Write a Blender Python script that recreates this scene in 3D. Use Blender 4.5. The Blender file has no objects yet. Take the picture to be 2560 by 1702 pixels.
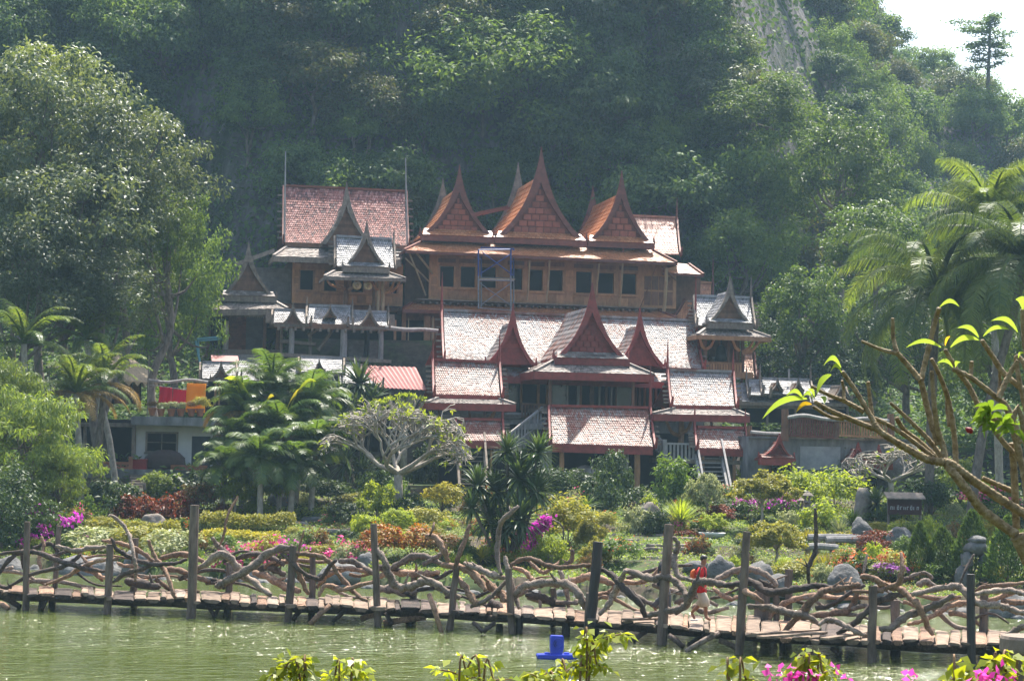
import bpy, math, random
import numpy as np
from mathutils import Vector, Matrix, Euler, noise

SC = bpy.context.scene
COL = SC.collection
R = math.radians

# ---------------------------------------------------------------- camera
FPX, CH = 4777.0, 4.5                     # focal length in photo pixels, eye height above the pond
cam_d = bpy.data.cameras.new('camera'); cam = bpy.data.objects.new('camera', cam_d); COL.objects.link(cam)
cam_d.sensor_fit = 'HORIZONTAL'; cam_d.sensor_width = 36.0; cam_d.lens = 36.0 * FPX / 2560.0
cam_d.clip_start = 0.2; cam_d.clip_end = 1200
CAM_E = Euler((R(90 + 3.18), R(1.0), 0.0), 'XYZ')
CAM_M = (Matrix.Rotation(R(3.18), 3, 'X') @ Matrix.Rotation(R(90), 3, 'X') @ Matrix.Rotation(R(1.0), 3, 'Z'))
cam.location = (0, 0, CH); cam.rotation_euler = CAM_M.to_euler('XYZ')
SC.camera = cam
CAMP = Vector((0, 0, CH))

# ---------------------------------------------------------------- sky, sun, exposure
SUN_EL, SUN_AZ = 62.0, 17.0               # the sun stands behind the hill, a little to the right
w = bpy.data.worlds.new('World'); SC.world = w; w.use_nodes = True
nt = w.node_tree; bg = nt.nodes['Background']
sky = nt.nodes.new('ShaderNodeTexSky'); sky.sky_type = 'NISHITA'; sky.sun_disc = False
sky.sun_elevation = R(SUN_EL); sky.sun_rotation = R(SUN_AZ); sky.air_density = 1.2; sky.dust_density = 3.5; sky.ozone_density = 1.0
nt.links.new(sky.outputs[0], bg.inputs[0]); bg.inputs[1].default_value = 0.15
sd = bpy.data.lights.new('sun', 'SUN'); sun = bpy.data.objects.new('sun', sd); COL.objects.link(sun)
sd.energy = 5.0; sd.angle = R(0.55); sd.color = (1.0, 0.95, 0.86)
sv = Vector((math.sin(R(SUN_AZ)) * math.cos(R(SUN_EL)), math.cos(R(SUN_AZ)) * math.cos(R(SUN_EL)), math.sin(R(SUN_EL))))
sun.rotation_euler = sv.to_track_quat('Z', 'Y').to_euler()
sun.location = (20, 60, 90)
SC.view_settings.view_transform = 'Standard'; SC.view_settings.look = 'None'
SC.view_settings.exposure = 1.26; SC.view_settings.gamma = 1.0
try: SC.view_settings.use_curve_mapping = False
except Exception: pass
cy = SC.cycles
cy.max_bounces = 7; cy.diffuse_bounces = 3; cy.glossy_bounces = 2; cy.transmission_bounces = 4; cy.volume_bounces = 1
cy.transparent_max_bounces = 8; cy.sample_clamp_indirect = 6.0; cy.caustics_reflective = False; cy.caustics_refractive = False
cy.use_denoising = True
try: cy.denoiser = 'OPENIMAGEDENOISE'; cy.denoising_prefilter = 'ACCURATE'
except Exception: pass

# ---------------------------------------------------------------- photo pixel -> place
def ray(px, py):
    return CAM_M @ Vector((px - 1280.0, 851.0 - py, -FPX))
def at(px, py, Y):
    d = ray(px, py); return CAMP + d * (Y / d.y)
def onz(px, py, z):
    d = ray(px, py); return CAMP + d * ((z - CH) / d.z)
def proj(p):
    q = CAM_M.transposed() @ (Vector(p) - CAMP)
    if q.z > -0.1: return (-9999, -9999)
    return (1280 + FPX * q.x / -q.z, 851 - FPX * q.y / -q.z)

# ---------------------------------------------------------------- object helpers
def link(o): COL.objects.link(o); return o
def thing(name, label, cat, loc=(0, 0, 0), rz=0.0, group=None):
    o = bpy.data.objects.new(name, None); link(o)
    o.empty_display_size = 0.3; o.location = loc; o.rotation_euler = (0, 0, rz)
    o['label'] = label; o['category'] = cat
    if group: o['group'] = group
    return o
def tag(o, label, cat, group=None):
    o['label'] = label; o['category'] = cat
    if group: o['group'] = group
    return o
def mobj(name, me, parent=None, loc=None, rot=None, scale=None, kind=None, label=None):
    o = bpy.data.objects.new(name, me); link(o)
    if parent is not None: o.parent = parent
    if loc is not None: o.location = loc
    if rot is not None: o.rotation_euler = rot
    if scale is not None: o.scale = scale
    if kind: o['kind'] = kind
    if label: o['label'] = label
    return o
def children_of(o): return list(o.children)
def dup(root, loc=None, rz=None, scale=None, label=None):
    def cp(o, par):
        c = o.copy(); link(c); c.parent = par
        for k in children_of(o): cp(k, c)
        return c
    r = cp(root, None)
    if loc is not None: r.location = loc
    if rz is not None: r.rotation_euler = (0, 0, rz)
    if scale is not None: r.scale = scale
    if label: r['label'] = label
    return r

class MB:
    """collects shapes and links them as ONE mesh object"""
    def __init__(s): s.v = []; s.f = []; s.sm = False
    def add(s, vs, fs):
        b = len(s.v); s.v += [tuple(p) for p in vs]; s.f += [tuple(i + b for i in f) for f in fs]; return s
    def box(s, x0, y0, z0, x1, y1, z1):
        return s.add([(x0,y0,z0),(x1,y0,z0),(x1,y1,z0),(x0,y1,z0),(x0,y0,z1),(x1,y0,z1),(x1,y1,z1),(x0,y1,z1)],
              [(0,3,2,1),(4,5,6,7),(0,1,5,4),(1,2,6,5),(2,3,7,6),(3,0,4,7)])
    def hexa(s, a, b):
        """a, b: two quads of 4 points each (matching order)"""
        return s.add(list(a) + list(b), [(0,3,2,1),(4,5,6,7),(0,1,5,4),(1,2,6,5),(2,3,7,6),(3,0,4,7)])
    def beam(s, p, q, w, h, up=(0, 0, 1)):
        p = Vector(p); q = Vector(q); d = (q - p)
        if d.length < 1e-6: return s
        d.normalize(); u = Vector(up)
        if abs(d.dot(u)) > 0.98: u = Vector((0, 1, 0))
        sd_ = d.cross(u).normalized(); u = sd_.cross(d).normalized()
        a = [p + sd_*(i*w/2) + u*(j*h/2) for i, j in ((-1,-1),(1,-1),(1,1),(-1,1))]
        b = [x + (q - p) for x in a]
        return s.hexa(a, b)
    def tube(s, pts, rad, n=7, cap=True, wob=0.0, rng=None, twist=0.0):
        pts = [Vector(p) for p in pts]; m = len(pts)
        if not hasattr(rad, '__len__'): rad = [rad] * m
        base = len(s.v); ref = Vector((0.13, 0.31, 0.94))
        prev = None
        for i, p in enumerate(pts):
            t = (pts[min(i+1, m-1)] - pts[max(i-1, 0)])
            if t.length < 1e-9: t = Vector((0, 0, 1))
            t.normalize()
            if prev is None:
                a = t.cross(ref)
                if a.length < 0.05: a = t.cross(Vector((1, 0, 0)))
            else:
                a = prev - t * prev.dot(t)
            a.normalize(); prev = a; b = t.cross(a)
            for k in range(n):
                an = 2*math.pi*k/n + twist*i
                r = rad[i]
                if wob: r *= 1 + wob * ((rng or random).random()*2 - 1)
                q = p + a*(math.cos(an)*r) + b*(math.sin(an)*r)
                s.v.append((q.x, q.y, q.z))
        for i in range(m-1):
            for k in range(n):
                k2 = (k+1) % n
                s.f.append((base+i*n+k, base+i*n+k2, base+(i+1)*n+k2, base+(i+1)*n+k))
        if cap:
            s.f.append(tuple(base+k for k in range(n))[::-1]); s.f.append(tuple(base+(m-1)*n+k for k in range(n)))
        return s
    def prism(s, poly, d0, d1):
        """poly of (x, z), extruded along y from d0 to d1"""
        n = len(poly); vs = [(x, d0, z) for x, z in poly] + [(x, d1, z) for x, z in poly]
        fs = [tuple(range(n)), tuple(range(2*n-1, n-1, -1))]
        for i in range(n):
            j = (i+1) % n; fs.append((j, i, n+i, n+j))
        return s.add(vs, fs)
    def strip(s, A, B, d0, d1):
        """solid between two matching curves A, B of (x, z), extruded y d0..d1"""
        for i in range(len(A)-1):
            q = [A[i], A[i+1], B[i+1], B[i]]
            s.hexa([(x, d0, z) for x, z in q], [(x, d1, z) for x, z in q])
        return s
    def lathe(s, prof, n=12, c=(0, 0, 0)):
        b = len(s.v); m = len(prof)
        for r, z in prof:
            for k in range(n):
                a = 2*math.pi*k/n; s.v.append((c[0]+r*math.cos(a), c[1]+r*math.sin(a), c[2]+z))
        for i in range(m-1):
            for k in range(n):
                k2 = (k+1) % n; s.f.append((b+i*n+k, b+i*n+k2, b+(i+1)*n+k2, b+(i+1)*n+k))
        s.f.append(tuple(b+k for k in range(n))[::-1]); s.f.append(tuple(b+(m-1)*n+k for k in range(n)))
        return s
    def mesh(s, name, mat=None, smooth=False):
        me = bpy.data.meshes.new(name); me.from_pydata(s.v, [], s.f); me.update()
        if mat: me.materials.append(mat)
        if smooth: me.shade_smooth()
        return me
    def build(s, name, mat, parent=None, smooth=False, kind=None, label=None, loc=None):
        return mobj(name, s.mesh(name, mat, smooth), parent, kind=kind, label=label, loc=loc)

def smooth_pts(pts, k=4):
    """Catmull-Rom through 3-D points (optionally with radius as 4th value)"""
    P = [np.array(p, float) for p in pts]; out = []
    n = len(P)
    for i in range(n-1):
        p0, p1, p2, p3 = P[max(i-1,0)], P[i], P[i+1], P[min(i+2,n-1)]
        for j in range(k):
            t = j / k
            out.append(0.5*((2*p1)+(-p0+p2)*t+(2*p0-5*p1+4*p2-p3)*t*t+(-p0+3*p1-3*p2+p3)*t**3))
    out.append(P[-1]); return out

# ---------------------------------------------------------------- materials
def srgb(h):
    h = h.lstrip('#'); c = [int(h[i:i+2], 16)/255 for i in (0, 2, 4)]
    return tuple(x/12.92 if x <= 0.04045 else ((x+0.055)/1.055)**2.4 for x in c)
class NT:
    def __init__(s, name):
        s.m = bpy.data.materials.new(name); s.m.use_nodes = True; s.t = s.m.node_tree; s.t.nodes.clear()
        s.out = s.n('ShaderNodeOutputMaterial')
    def n(s, typ, **kw):
        o = s.t.nodes.new(typ)
        for k, v in kw.items(): setattr(o, k, v)
        return o
    def l(s, a, b): s.t.links.new(a, b)
    def ramp(s, fac, stops, interp='LINEAR'):
        r = s.n('ShaderNodeValToRGB'); r.color_ramp.interpolation = interp
        e = r.color_ramp.elements
        while len(e) < len(stops): e.new(0.5)
        for el, (p, c) in zip(e, stops): el.position = p; el.color = (*c, 1)
        s.l(fac, r.inputs[0]); return r.outputs[0]
    def noise(s, scale, detail=4, rough=0.6, vec=None, dist=0.0):
        o = s.n('ShaderNodeTexNoise'); o.inputs['Scale'].default_value = scale; o.inputs['Detail'].default_value = detail
        o.inputs['Roughness'].default_value = rough; o.inputs['Distortion'].default_value = dist
        if vec is not None: s.l(vec, o.inputs['Vector'])
        return o.outputs['Fac']
    def obj(s, sc=None):
        t = s.n('ShaderNodeTexCoord').outputs['Object']
        if sc is None: return t
        m = s.n('ShaderNodeMapping'); m.inputs['Scale'].default_value = sc; s.l(t, m.inputs[0]); return m.outputs[0]
    def world(s, sc=None):
        t = s.n('ShaderNodeNewGeometry').outputs['Position']
        if sc is None: return t
        m = s.n('ShaderNodeMapping'); m.inputs['Scale'].default_value = sc; s.l(t, m.inputs[0]); return m.outputs[0]
    def math(s, op, a, b=None):
        o = s.n('ShaderNodeMath', operation=op)
        for i, x in enumerate((a, b)):
            if x is None: continue
            if isinstance(x, (int, float)): o.inputs[i].default_value = x
            else: s.l(x, o.inputs[i])
        return o.outputs[0]
    def mix(s, fac, a, b, mode='MIX'):
        o = s.n('ShaderNodeMixRGB', blend_type=mode)
        for i, x in enumerate((fac, a, b)):
            if isinstance(x, (int, float)): o.inputs[i].default_value = x
            elif isinstance(x, tuple): o.inputs[i].default_value = (*x, 1)
            else: s.l(x, o.inputs[i])
        return o.outputs[0]
    def pbsdf(s, col, rough=0.6, spec=0.4, metal=0.0, bump=None, bstr=0.3, bdist=0.02):
        p = s.n('ShaderNodeBsdfPrincipled')
        if isinstance(col, tuple): p.inputs['Base Color'].default_value = (*col, 1)
        else: s.l(col, p.inputs['Base Color'])
        if isinstance(rough, (int, float)): p.inputs['Roughness'].default_value = rough
        else: s.l(rough, p.inputs['Roughness'])
        p.inputs['Specular IOR Level'].default_value = spec; p.inputs['Metallic'].default_value = metal
        if bump is not None:
            b = s.n('ShaderNodeBump'); b.inputs['Strength'].default_value = bstr; b.inputs['Distance'].default_value = bdist
            s.l(bump, b.inputs['Height']); s.l(b.outputs[0], p.inputs['Normal'])
        return p
    def done(s, shader): s.l(shader, s.out.inputs[0]); return s.m

def plain(name, c1, c2=None, scale=6.0, rough=0.7, spec=0.3, metal=0.0, stretch=None, bstr=0.25, isl=0.0, bdist=0.02):
    """wood, stone, plaster and the like: two tones broken by noise, fine relief, optional tone per piece"""
    a = NT(name); v = a.obj(stretch)
    nz = a.noise(scale, 6, 0.65, v); c2 = c2 or tuple(x*0.6 for x in c1)
    col = a.ramp(nz, [(0.32, c2), (0.68, c1)])
    if isl:
        oi = a.n('ShaderNodeObjectInfo').outputs['Random']; ri = a.n('ShaderNodeNewGeometry').outputs['Random Per Island']
        r = a.math('FRACT', a.math('ADD', oi, ri))
        k = a.math('ADD', a.math('MULTIPLY', r, 2*isl), 1-isl)
        col = a.mix(1.0, col, a.n('ShaderNodeCombineColor').outputs[0], 'MULTIPLY') if False else a.mix(1.0, col, k, 'MULTIPLY')
    bn = a.noise(scale*4, 5, 0.6, v)
    return a.done(a.pbsdf(col, rough, spec, metal, bn, bstr, bdist).outputs[0])

def leafmat(name, cols, trans=0.42, tcol=None, rough=0.5, spec=0.25):
    """cols: colours one leaf may have; light passes through a leaf"""
    a = NT(name)
    ri = a.n('ShaderNodeNewGeometry').outputs['Random Per Island']; oi = a.n('ShaderNodeObjectInfo').outputs['Random']
    r = a.math('FRACT', a.math('ADD', ri, a.math('MULTIPLY', oi, 0.35)))
    n = len(cols)
    col = a.ramp(ri, [(i/max(1, n-1), c) for i, c in enumerate(cols)])
    k = a.math('ADD', a.math('MULTIPLY', oi, 0.5), 0.75)
    col = a.mix(1.0, col, k, 'MULTIPLY')
    p = a.pbsdf(col, rough, spec)
    t = a.n('ShaderNodeBsdfTranslucent')
    tc = a.mix(1.0, col, tcol or (1.9, 1.75, 0.75), 'MULTIPLY')
    a.l(tc, t.inputs[0])
    m = a.n('ShaderNodeMixShader'); m.inputs[0].default_value = trans
    a.l(p.outputs[0], m.inputs[1]); a.l(t.outputs[0], m.inputs[2])
    return a.done(m.outputs[0])

def tilemat(name, stops, nscale=0.5, rough=0.42, spec=0.6, noise_amt=0.55):
    a = NT(name); ri = a.n('ShaderNodeNewGeometry').outputs['Random Per Island']
    v = a.obj(); big = a.noise(nscale, 4, 0.7, v)
    f = a.math('ADD', a.math('MULTIPLY', ri, 1-noise_amt), a.math('MULTIPLY', a.math('MULTIPLY', a.math('SUBTRACT', big, 0.28), 2.2), noise_amt))
    col = a.ramp(f, stops)
    fine = a.noise(18, 4, 0.6, v)
    strk = a.noise(1.6, 5, 0.7, a.obj((2.2, 2.2, 0.35)))
    col = a.mix(0.55, col, a.ramp(strk, [(0.34, (0.42,0.4,0.38)), (0.62, (1.15,1.15,1.15))]), 'MULTIPLY')
    col = a.mix(0.35, col, a.ramp(fine, [(0.3, (0.35,0.35,0.35)), (0.7, (1.2,1.2,1.2))]), 'MULTIPLY')
    rg = a.math('ADD', a.math('MULTIPLY', fine, 0.25), rough-0.1)
    return a.done(a.pbsdf(col, rg, spec, 0, fine, 0.3).outputs[0])
# ---------------------------------------------------------------- the lie of the land
def sstep(a, b, x):
    t = min(1.0, max(0.0, (x-a)/(b-a))); return t*t*(3-2*t)
def bank_y(X): return 58.8 - 0.387*X + 0.5*math.sin(X*0.7) + 0.35*math.sin(X*1.9+1)
def hill_foot(X): return 113.0 + max(0.0, X-9)*1.15 + 2.0*math.sin(X*0.23+1)
def hill_cap(X):
    if X < 24: return 62
    if X < 34: return 62 - (X-24)*1.1
    return max(20, 51 - (X-34)*1.0)
def land(X, Y):
    if Y < 24:
        return -0.7 + 3.0*(1-sstep(9, 20, Y)) + 0.0
    yb = bank_y(X)
    t = Y - yb
    if t < 0: return -0.7
    z = -0.7 + 1.1*sstep(0, 0.9, t)
    rise = 0.083*max(0.0, min(t, 27))
    step = 0.42; k = rise/step; fr = k - math.floor(k)
    rise = (math.floor(k) + sstep(0.72, 1.0, fr))*step*0.7 + rise*0.3
    z += rise
    left = 1 - sstep(-16, -12, X); right = sstep(9.5, 11.5, X)
    mid = max(0.0, 1-left-right)
    # rock base under the upper houses
    up = sstep(96, 103, Y)*7.6
    upl = sstep(83, 86, Y)*0.5 + sstep(90, 93, Y)*0.8 + sstep(93, 112, Y)*8.0
    upr = sstep(86.6, 87.6, Y)*2.3 + sstep(94, 118, Y)*4.5
    z += mid*up + left*upl + right*upr
    yf = hill_foot(X)
    if Y > yf:
        h = Y - yf; sl = 2.35 - 0.8*sstep(6, 26, X)
        n = noise.noise(Vector((X*0.07, Y*0.05, 3.1)))*5 + noise.noise(Vector((X*0.21, Y*0.16, 8.1)))*1.6
        g = h*sl + n*min(1, h/6)
        cap = hill_cap(X) + 3*noise.noise(Vector((X*0.1, 0, 5)))
        top = cap - z
        z += top*(1-math.exp(-g/max(8, top)*1.25)) if g > 0 else g*0.4
    return z
def ground_hit(px, py, y0=50.0, y1=230.0):
    """where the sight line of a photo pixel meets the land"""
    d = ray(px, py); d = d/d.y; Y = y0
    prev = None
    while Y < y1:
        p = CAMP + d*Y; h = p.z - land(p.x, Y)
        if h < 0:
            if prev is not None:
                lo, hi = Y-0.5, Y
                for _ in range(10):
                    m = (lo+hi)/2; q = CAMP + d*m
                    if q.z - land(q.x, m) < 0: hi = m
                    else: lo = m
                Y = hi
            p = CAMP + d*Y
            return Vector((p.x, Y, land(p.x, Y)))
        prev = h; Y += 0.5
    return None

# ground colours: earth, grass and mown lawn by noise; rock where it is steep
a = NT('soil_and_turf'); v = a.world()
n1 = a.noise(0.35, 5, 0.65, v); n2 = a.noise(3.0, 5, 0.6, v)
grass_c = a.ramp(n2, [(0.3, (0.022, 0.04, 0.01)), (0.7, (0.06, 0.09, 0.018))])
earth_c = a.ramp(n2, [(0.3, (0.03, 0.023, 0.015)), (0.7, (0.085, 0.065, 0.042))])
c0 = a.mix(a.ramp(n1, [(0.42, (0,0,0)), (0.52, (1,1,1))]), earth_c, grass_c)
nrm = a.n('ShaderNodeNewGeometry').outputs['Normal']; sx = a.n('ShaderNodeSeparateXYZ'); a.l(nrm, sx.inputs[0])
c0 = a.mix(a.ramp(sx.outputs[2], [(0.55, (0,0,0)), (0.85, (1,1,1))]), a.ramp(n2, [(0.3, (0.012, 0.012, 0.009)), (0.7, (0.05, 0.045, 0.036))]), c0)
M_SOIL = a.done(a.pbsdf(c0, 0.9, 0.2, 0, n2, 0.6, 0.08).outputs[0])
a = NT('hill_rock'); v = a.world(); vs = a.world((1, 1, 0.28))
n1 = a.noise(0.22, 6, 0.7, vs, 0.6); n2 = a.noise(1.4, 7, 0.7, vs, 0.4)
rk = a.ramp(n2, [(0.3, (0.05, 0.047, 0.045)), (0.55, (0.16, 0.145, 0.135)), (0.75, (0.30, 0.27, 0.25))])
mossy = a.mix(a.ramp(n1, [(0.45, (0,0,0)), (0.6, (1,1,1))]), rk, (0.035, 0.05, 0.02))
M_ROCKHILL = a.done(a.pbsdf(mossy, 0.9, 0.25, 0, n2, 1.0, 0.5).outputs[0])

def grid_land(name, xs, ys, mat, zfun=land, zoff=0.0):
    vs = [(x, y, zfun(x, y)+zoff) for y in ys for x in xs]; nx = len(xs)
    fs = [(j*nx+i, j*nx+i+1, (j+1)*nx+i+1, (j+1)*nx+i) for j in range(len(ys)-1) for i in range(nx-1)]
    me = bpy.data.meshes.new(name); me.from_pydata(vs, [], fs); me.materials.append(mat); me.shade_smooth()
    return mobj(name, me, kind='structure')
def hillz(x, y): return land(x, y)
# one sheet: near bank, pond bed, garden, shelf, hill
ys = list(np.arange(-14, 24, 1.0)) + list(np.arange(24, 50, 2.0)) + list(np.arange(50, 113, 0.45)) + list(np.arange(113, 236, 1.3))
xs = list(np.arange(-72, -24, 2.0)) + list(np.arange(-24, 30, 0.6)) + list(np.arange(30, 100, 2.0))
gnd = grid_land('ground', xs, [y for y in ys if y <= 112.6], M_SOIL)
hys = [y for y in ys if 112.1 <= y]
hxs = list(np.arange(-72, 100, 1.25))
hill = grid_land('hillside', hxs, hys, M_ROCKHILL, lambda x, y: land(x, y) - (0.25 if y < 112.7 else 0))

# pond: murky green, rippled
a = NT('pond_water'); v = a.world()
vw = a.world((0.55, 1.0, 1.0))
w1 = a.noise(1.1, 3, 0.55, vw, 0.3); w2 = a.noise(4.2, 3, 0.6, vw, 0.4); w3 = a.noise(13.0, 2, 0.5, vw)
calm = a.ramp(a.noise(0.09, 3, 0.6, a.world((0.6, 1.6, 1))), [(0.38, (0.5, 0.5, 0.5)), (0.62, (1.15, 1.15, 1.15))])
hgt = a.math('ADD', a.math('ADD', a.math('MULTIPLY', w1, 0.55), a.math('MULTIPLY', w2, 0.75)), a.math('MULTIPLY', w3, 0.1))
wc = a.ramp(a.noise(0.12, 3, 0.6, v), [(0.3, (0.046, 0.062, 0.005)), (0.7, (0.062, 0.08, 0.009))])
hgt = a.math('MULTIPLY', hgt, calm)
p = a.pbsdf(wc, 0.075, 0.5, 0, hgt, 0.75, 0.33)
p.inputs['IOR'].default_value = 1.33
M_WATER = a.done(p.outputs[0])
mb = MB(); mb.add([(-72, 12, 0), (100, 12, 0), (100, 90, 0), (-72, 90, 0)], [(0, 1, 2, 3)])
mb.build('pond', M_WATER, kind='structure')

# the air between here and the hill
a = NT('haze_air'); pv = a.n('ShaderNodeVolumePrincipled')
pv.inputs['Color'].default_value = (0.5, 0.77, 1.0, 1); pv.inputs['Density'].default_value = 0.00033; pv.inputs['Anisotropy'].default_value = 0.35
a.l(pv.outputs[0], a.out.inputs['Volume']); M_HAZE = a.m
mb = MB(); mb.box(-75, -16, -2.2, 103, 240, 88)
mb.build('haze', M_HAZE, kind='stuff')
# ---------------------------------------------------------------- leaves, crowns, trunks
def unit(A): return A/np.maximum(1e-9, np.linalg.norm(A, axis=1, keepdims=True))
def leaf_mesh(name, P, A, N, L, W, mat, bend=0.12, mid=0.42):
    """one diamond-shaped, lightly folded leaf per row of P (foot), A (axis), N (face)"""
    n = len(P); L = np.broadcast_to(np.asarray(L, float), (n,))[:, None]; W = np.broadcast_to(np.asarray(W, float), (n,))[:, None]
    A = unit(A); S = unit(np.cross(A, N)); Nn = np.cross(S, A)
    V = np.empty((n, 4, 3))
    V[:, 0] = P; V[:, 1] = P + A*L*mid + S*W*0.5 + Nn*L*bend; V[:, 2] = P + A*L - Nn*L*bend*0.5; V[:, 3] = P + A*L*mid - S*W*0.5 + Nn*L*bend
    me = bpy.data.meshes.new(name)
    me.vertices.add(4*n); me.vertices.foreach_set('co', V.reshape(-1))
    me.loops.add(4*n); me.polygons.add(n)
    me.loops.foreach_set('vertex_index', np.arange(4*n, dtype=np.int32))
    me.polygons.foreach_set('loop_start', np.arange(0, 4*n, 4, dtype=np.int32))
    try: me.polygons.foreach_set('loop_total', np.full(n, 4, np.int32))
    except Exception: pass
    me.update(calc_edges=True); me.materials.append(mat)
    return me
def rdir(rs, n): return unit(rs.normal(size=(n, 3)))
def cloud(seed, nC, nL, rad, cr, leaf, shell=0.45, flat=0.65, droop=0.35, low=-0.35, face=0.6, zbias=0.0):
    """leaf clumps spread through an uneven ellipsoid; returns P, A, N, L and clump centres"""
    rs = np.random.RandomState(seed)
    D = rdir(rs, nC*3); D = D[D[:, 2] > low][:nC]; nC = len(D)
    ph = rs.uniform(0, 6.28, 6)
    lob = 1 + 0.28*np.sin(3*np.arctan2(D[:, 1], D[:, 0])+ph[0]) * (1-abs(D[:, 2])) + 0.16*np.sin(5*D[:, 2]*2+ph[1]+2*D[:, 0]*2)
    r = (shell + (1-shell)*rs.uniform(0, 1, nC)**0.5) * lob * rs.uniform(0.86, 1.12, nC)
    C = D * r[:, None] * np.array(rad)
    sz = cr*rs.uniform(0.6, 1.35, nC)
    idx = np.repeat(np.arange(nC), nL); n = len(idx)
    O = rdir(rs, n) * (rs.uniform(0, 1, n)**0.45)[:, None]
    O[:, 2] *= flat
    P = C[idx] + O * sz[idx][:, None]
    out = unit(P/np.array(rad)**1.0 + 0.001)
    N = unit(out*face + rdir(rs, n)*0.75 + np.array([0, 0, 0.45+zbias]))
    A = unit(np.cross(N, rdir(rs, n)) + O*0.6 + np.array([0, 0, -droop]))
    L = leaf*rs.uniform(0.65, 1.3, n)
    return P, A, N, L, C
def crown(name, seed, nC, nL, rad, cr, leaf, wr, mat, **k):
    P, A, N, L, C = cloud(seed, nC, nL, rad, cr, leaf, **k)
    return leaf_mesh(name, P, A, N, L, L*wr, mat), C
def limb_mesh(name, seed, h, r, C, mat, lift=0.0, nl=9, crook=0.08, n=7):
    """trunk from z=-h up into the crown (centre at 0) with limbs to some clumps"""
    rg = random.Random(seed); mb = MB()
    pts = [(rg.uniform(-1, 1)*crook*h*0.5*(0 if i == 0 else 1), rg.uniform(-1, 1)*crook*h*0.5*(0 if i == 0 else 1), -h + h*1.02*i/5) for i in range(6)]
    sp = smooth_pts(pts, 3); m = len(sp)
    mb.tube(sp, [r*(1.25 if i == 0 else 1)*(1-0.62*i/m) for i in range(m)], n)
    for i in range(min(nl, len(C))):
        c = C[int(i*len(C)/max(1, nl))]; k = rg.randint(m//2, m-1); b = np.array(sp[k])
        md = (b + c)*0.5 + np.array([0, 0, -0.12*np.linalg.norm(c-b)])
        q = smooth_pts([b, md, c*0.92], 3)
        mb.tube(q, [r*0.42*(1-0.8*j/(len(q)-1)) for j in range(len(q))], 5)
    return mb.mesh(name, mat, True)

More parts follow.
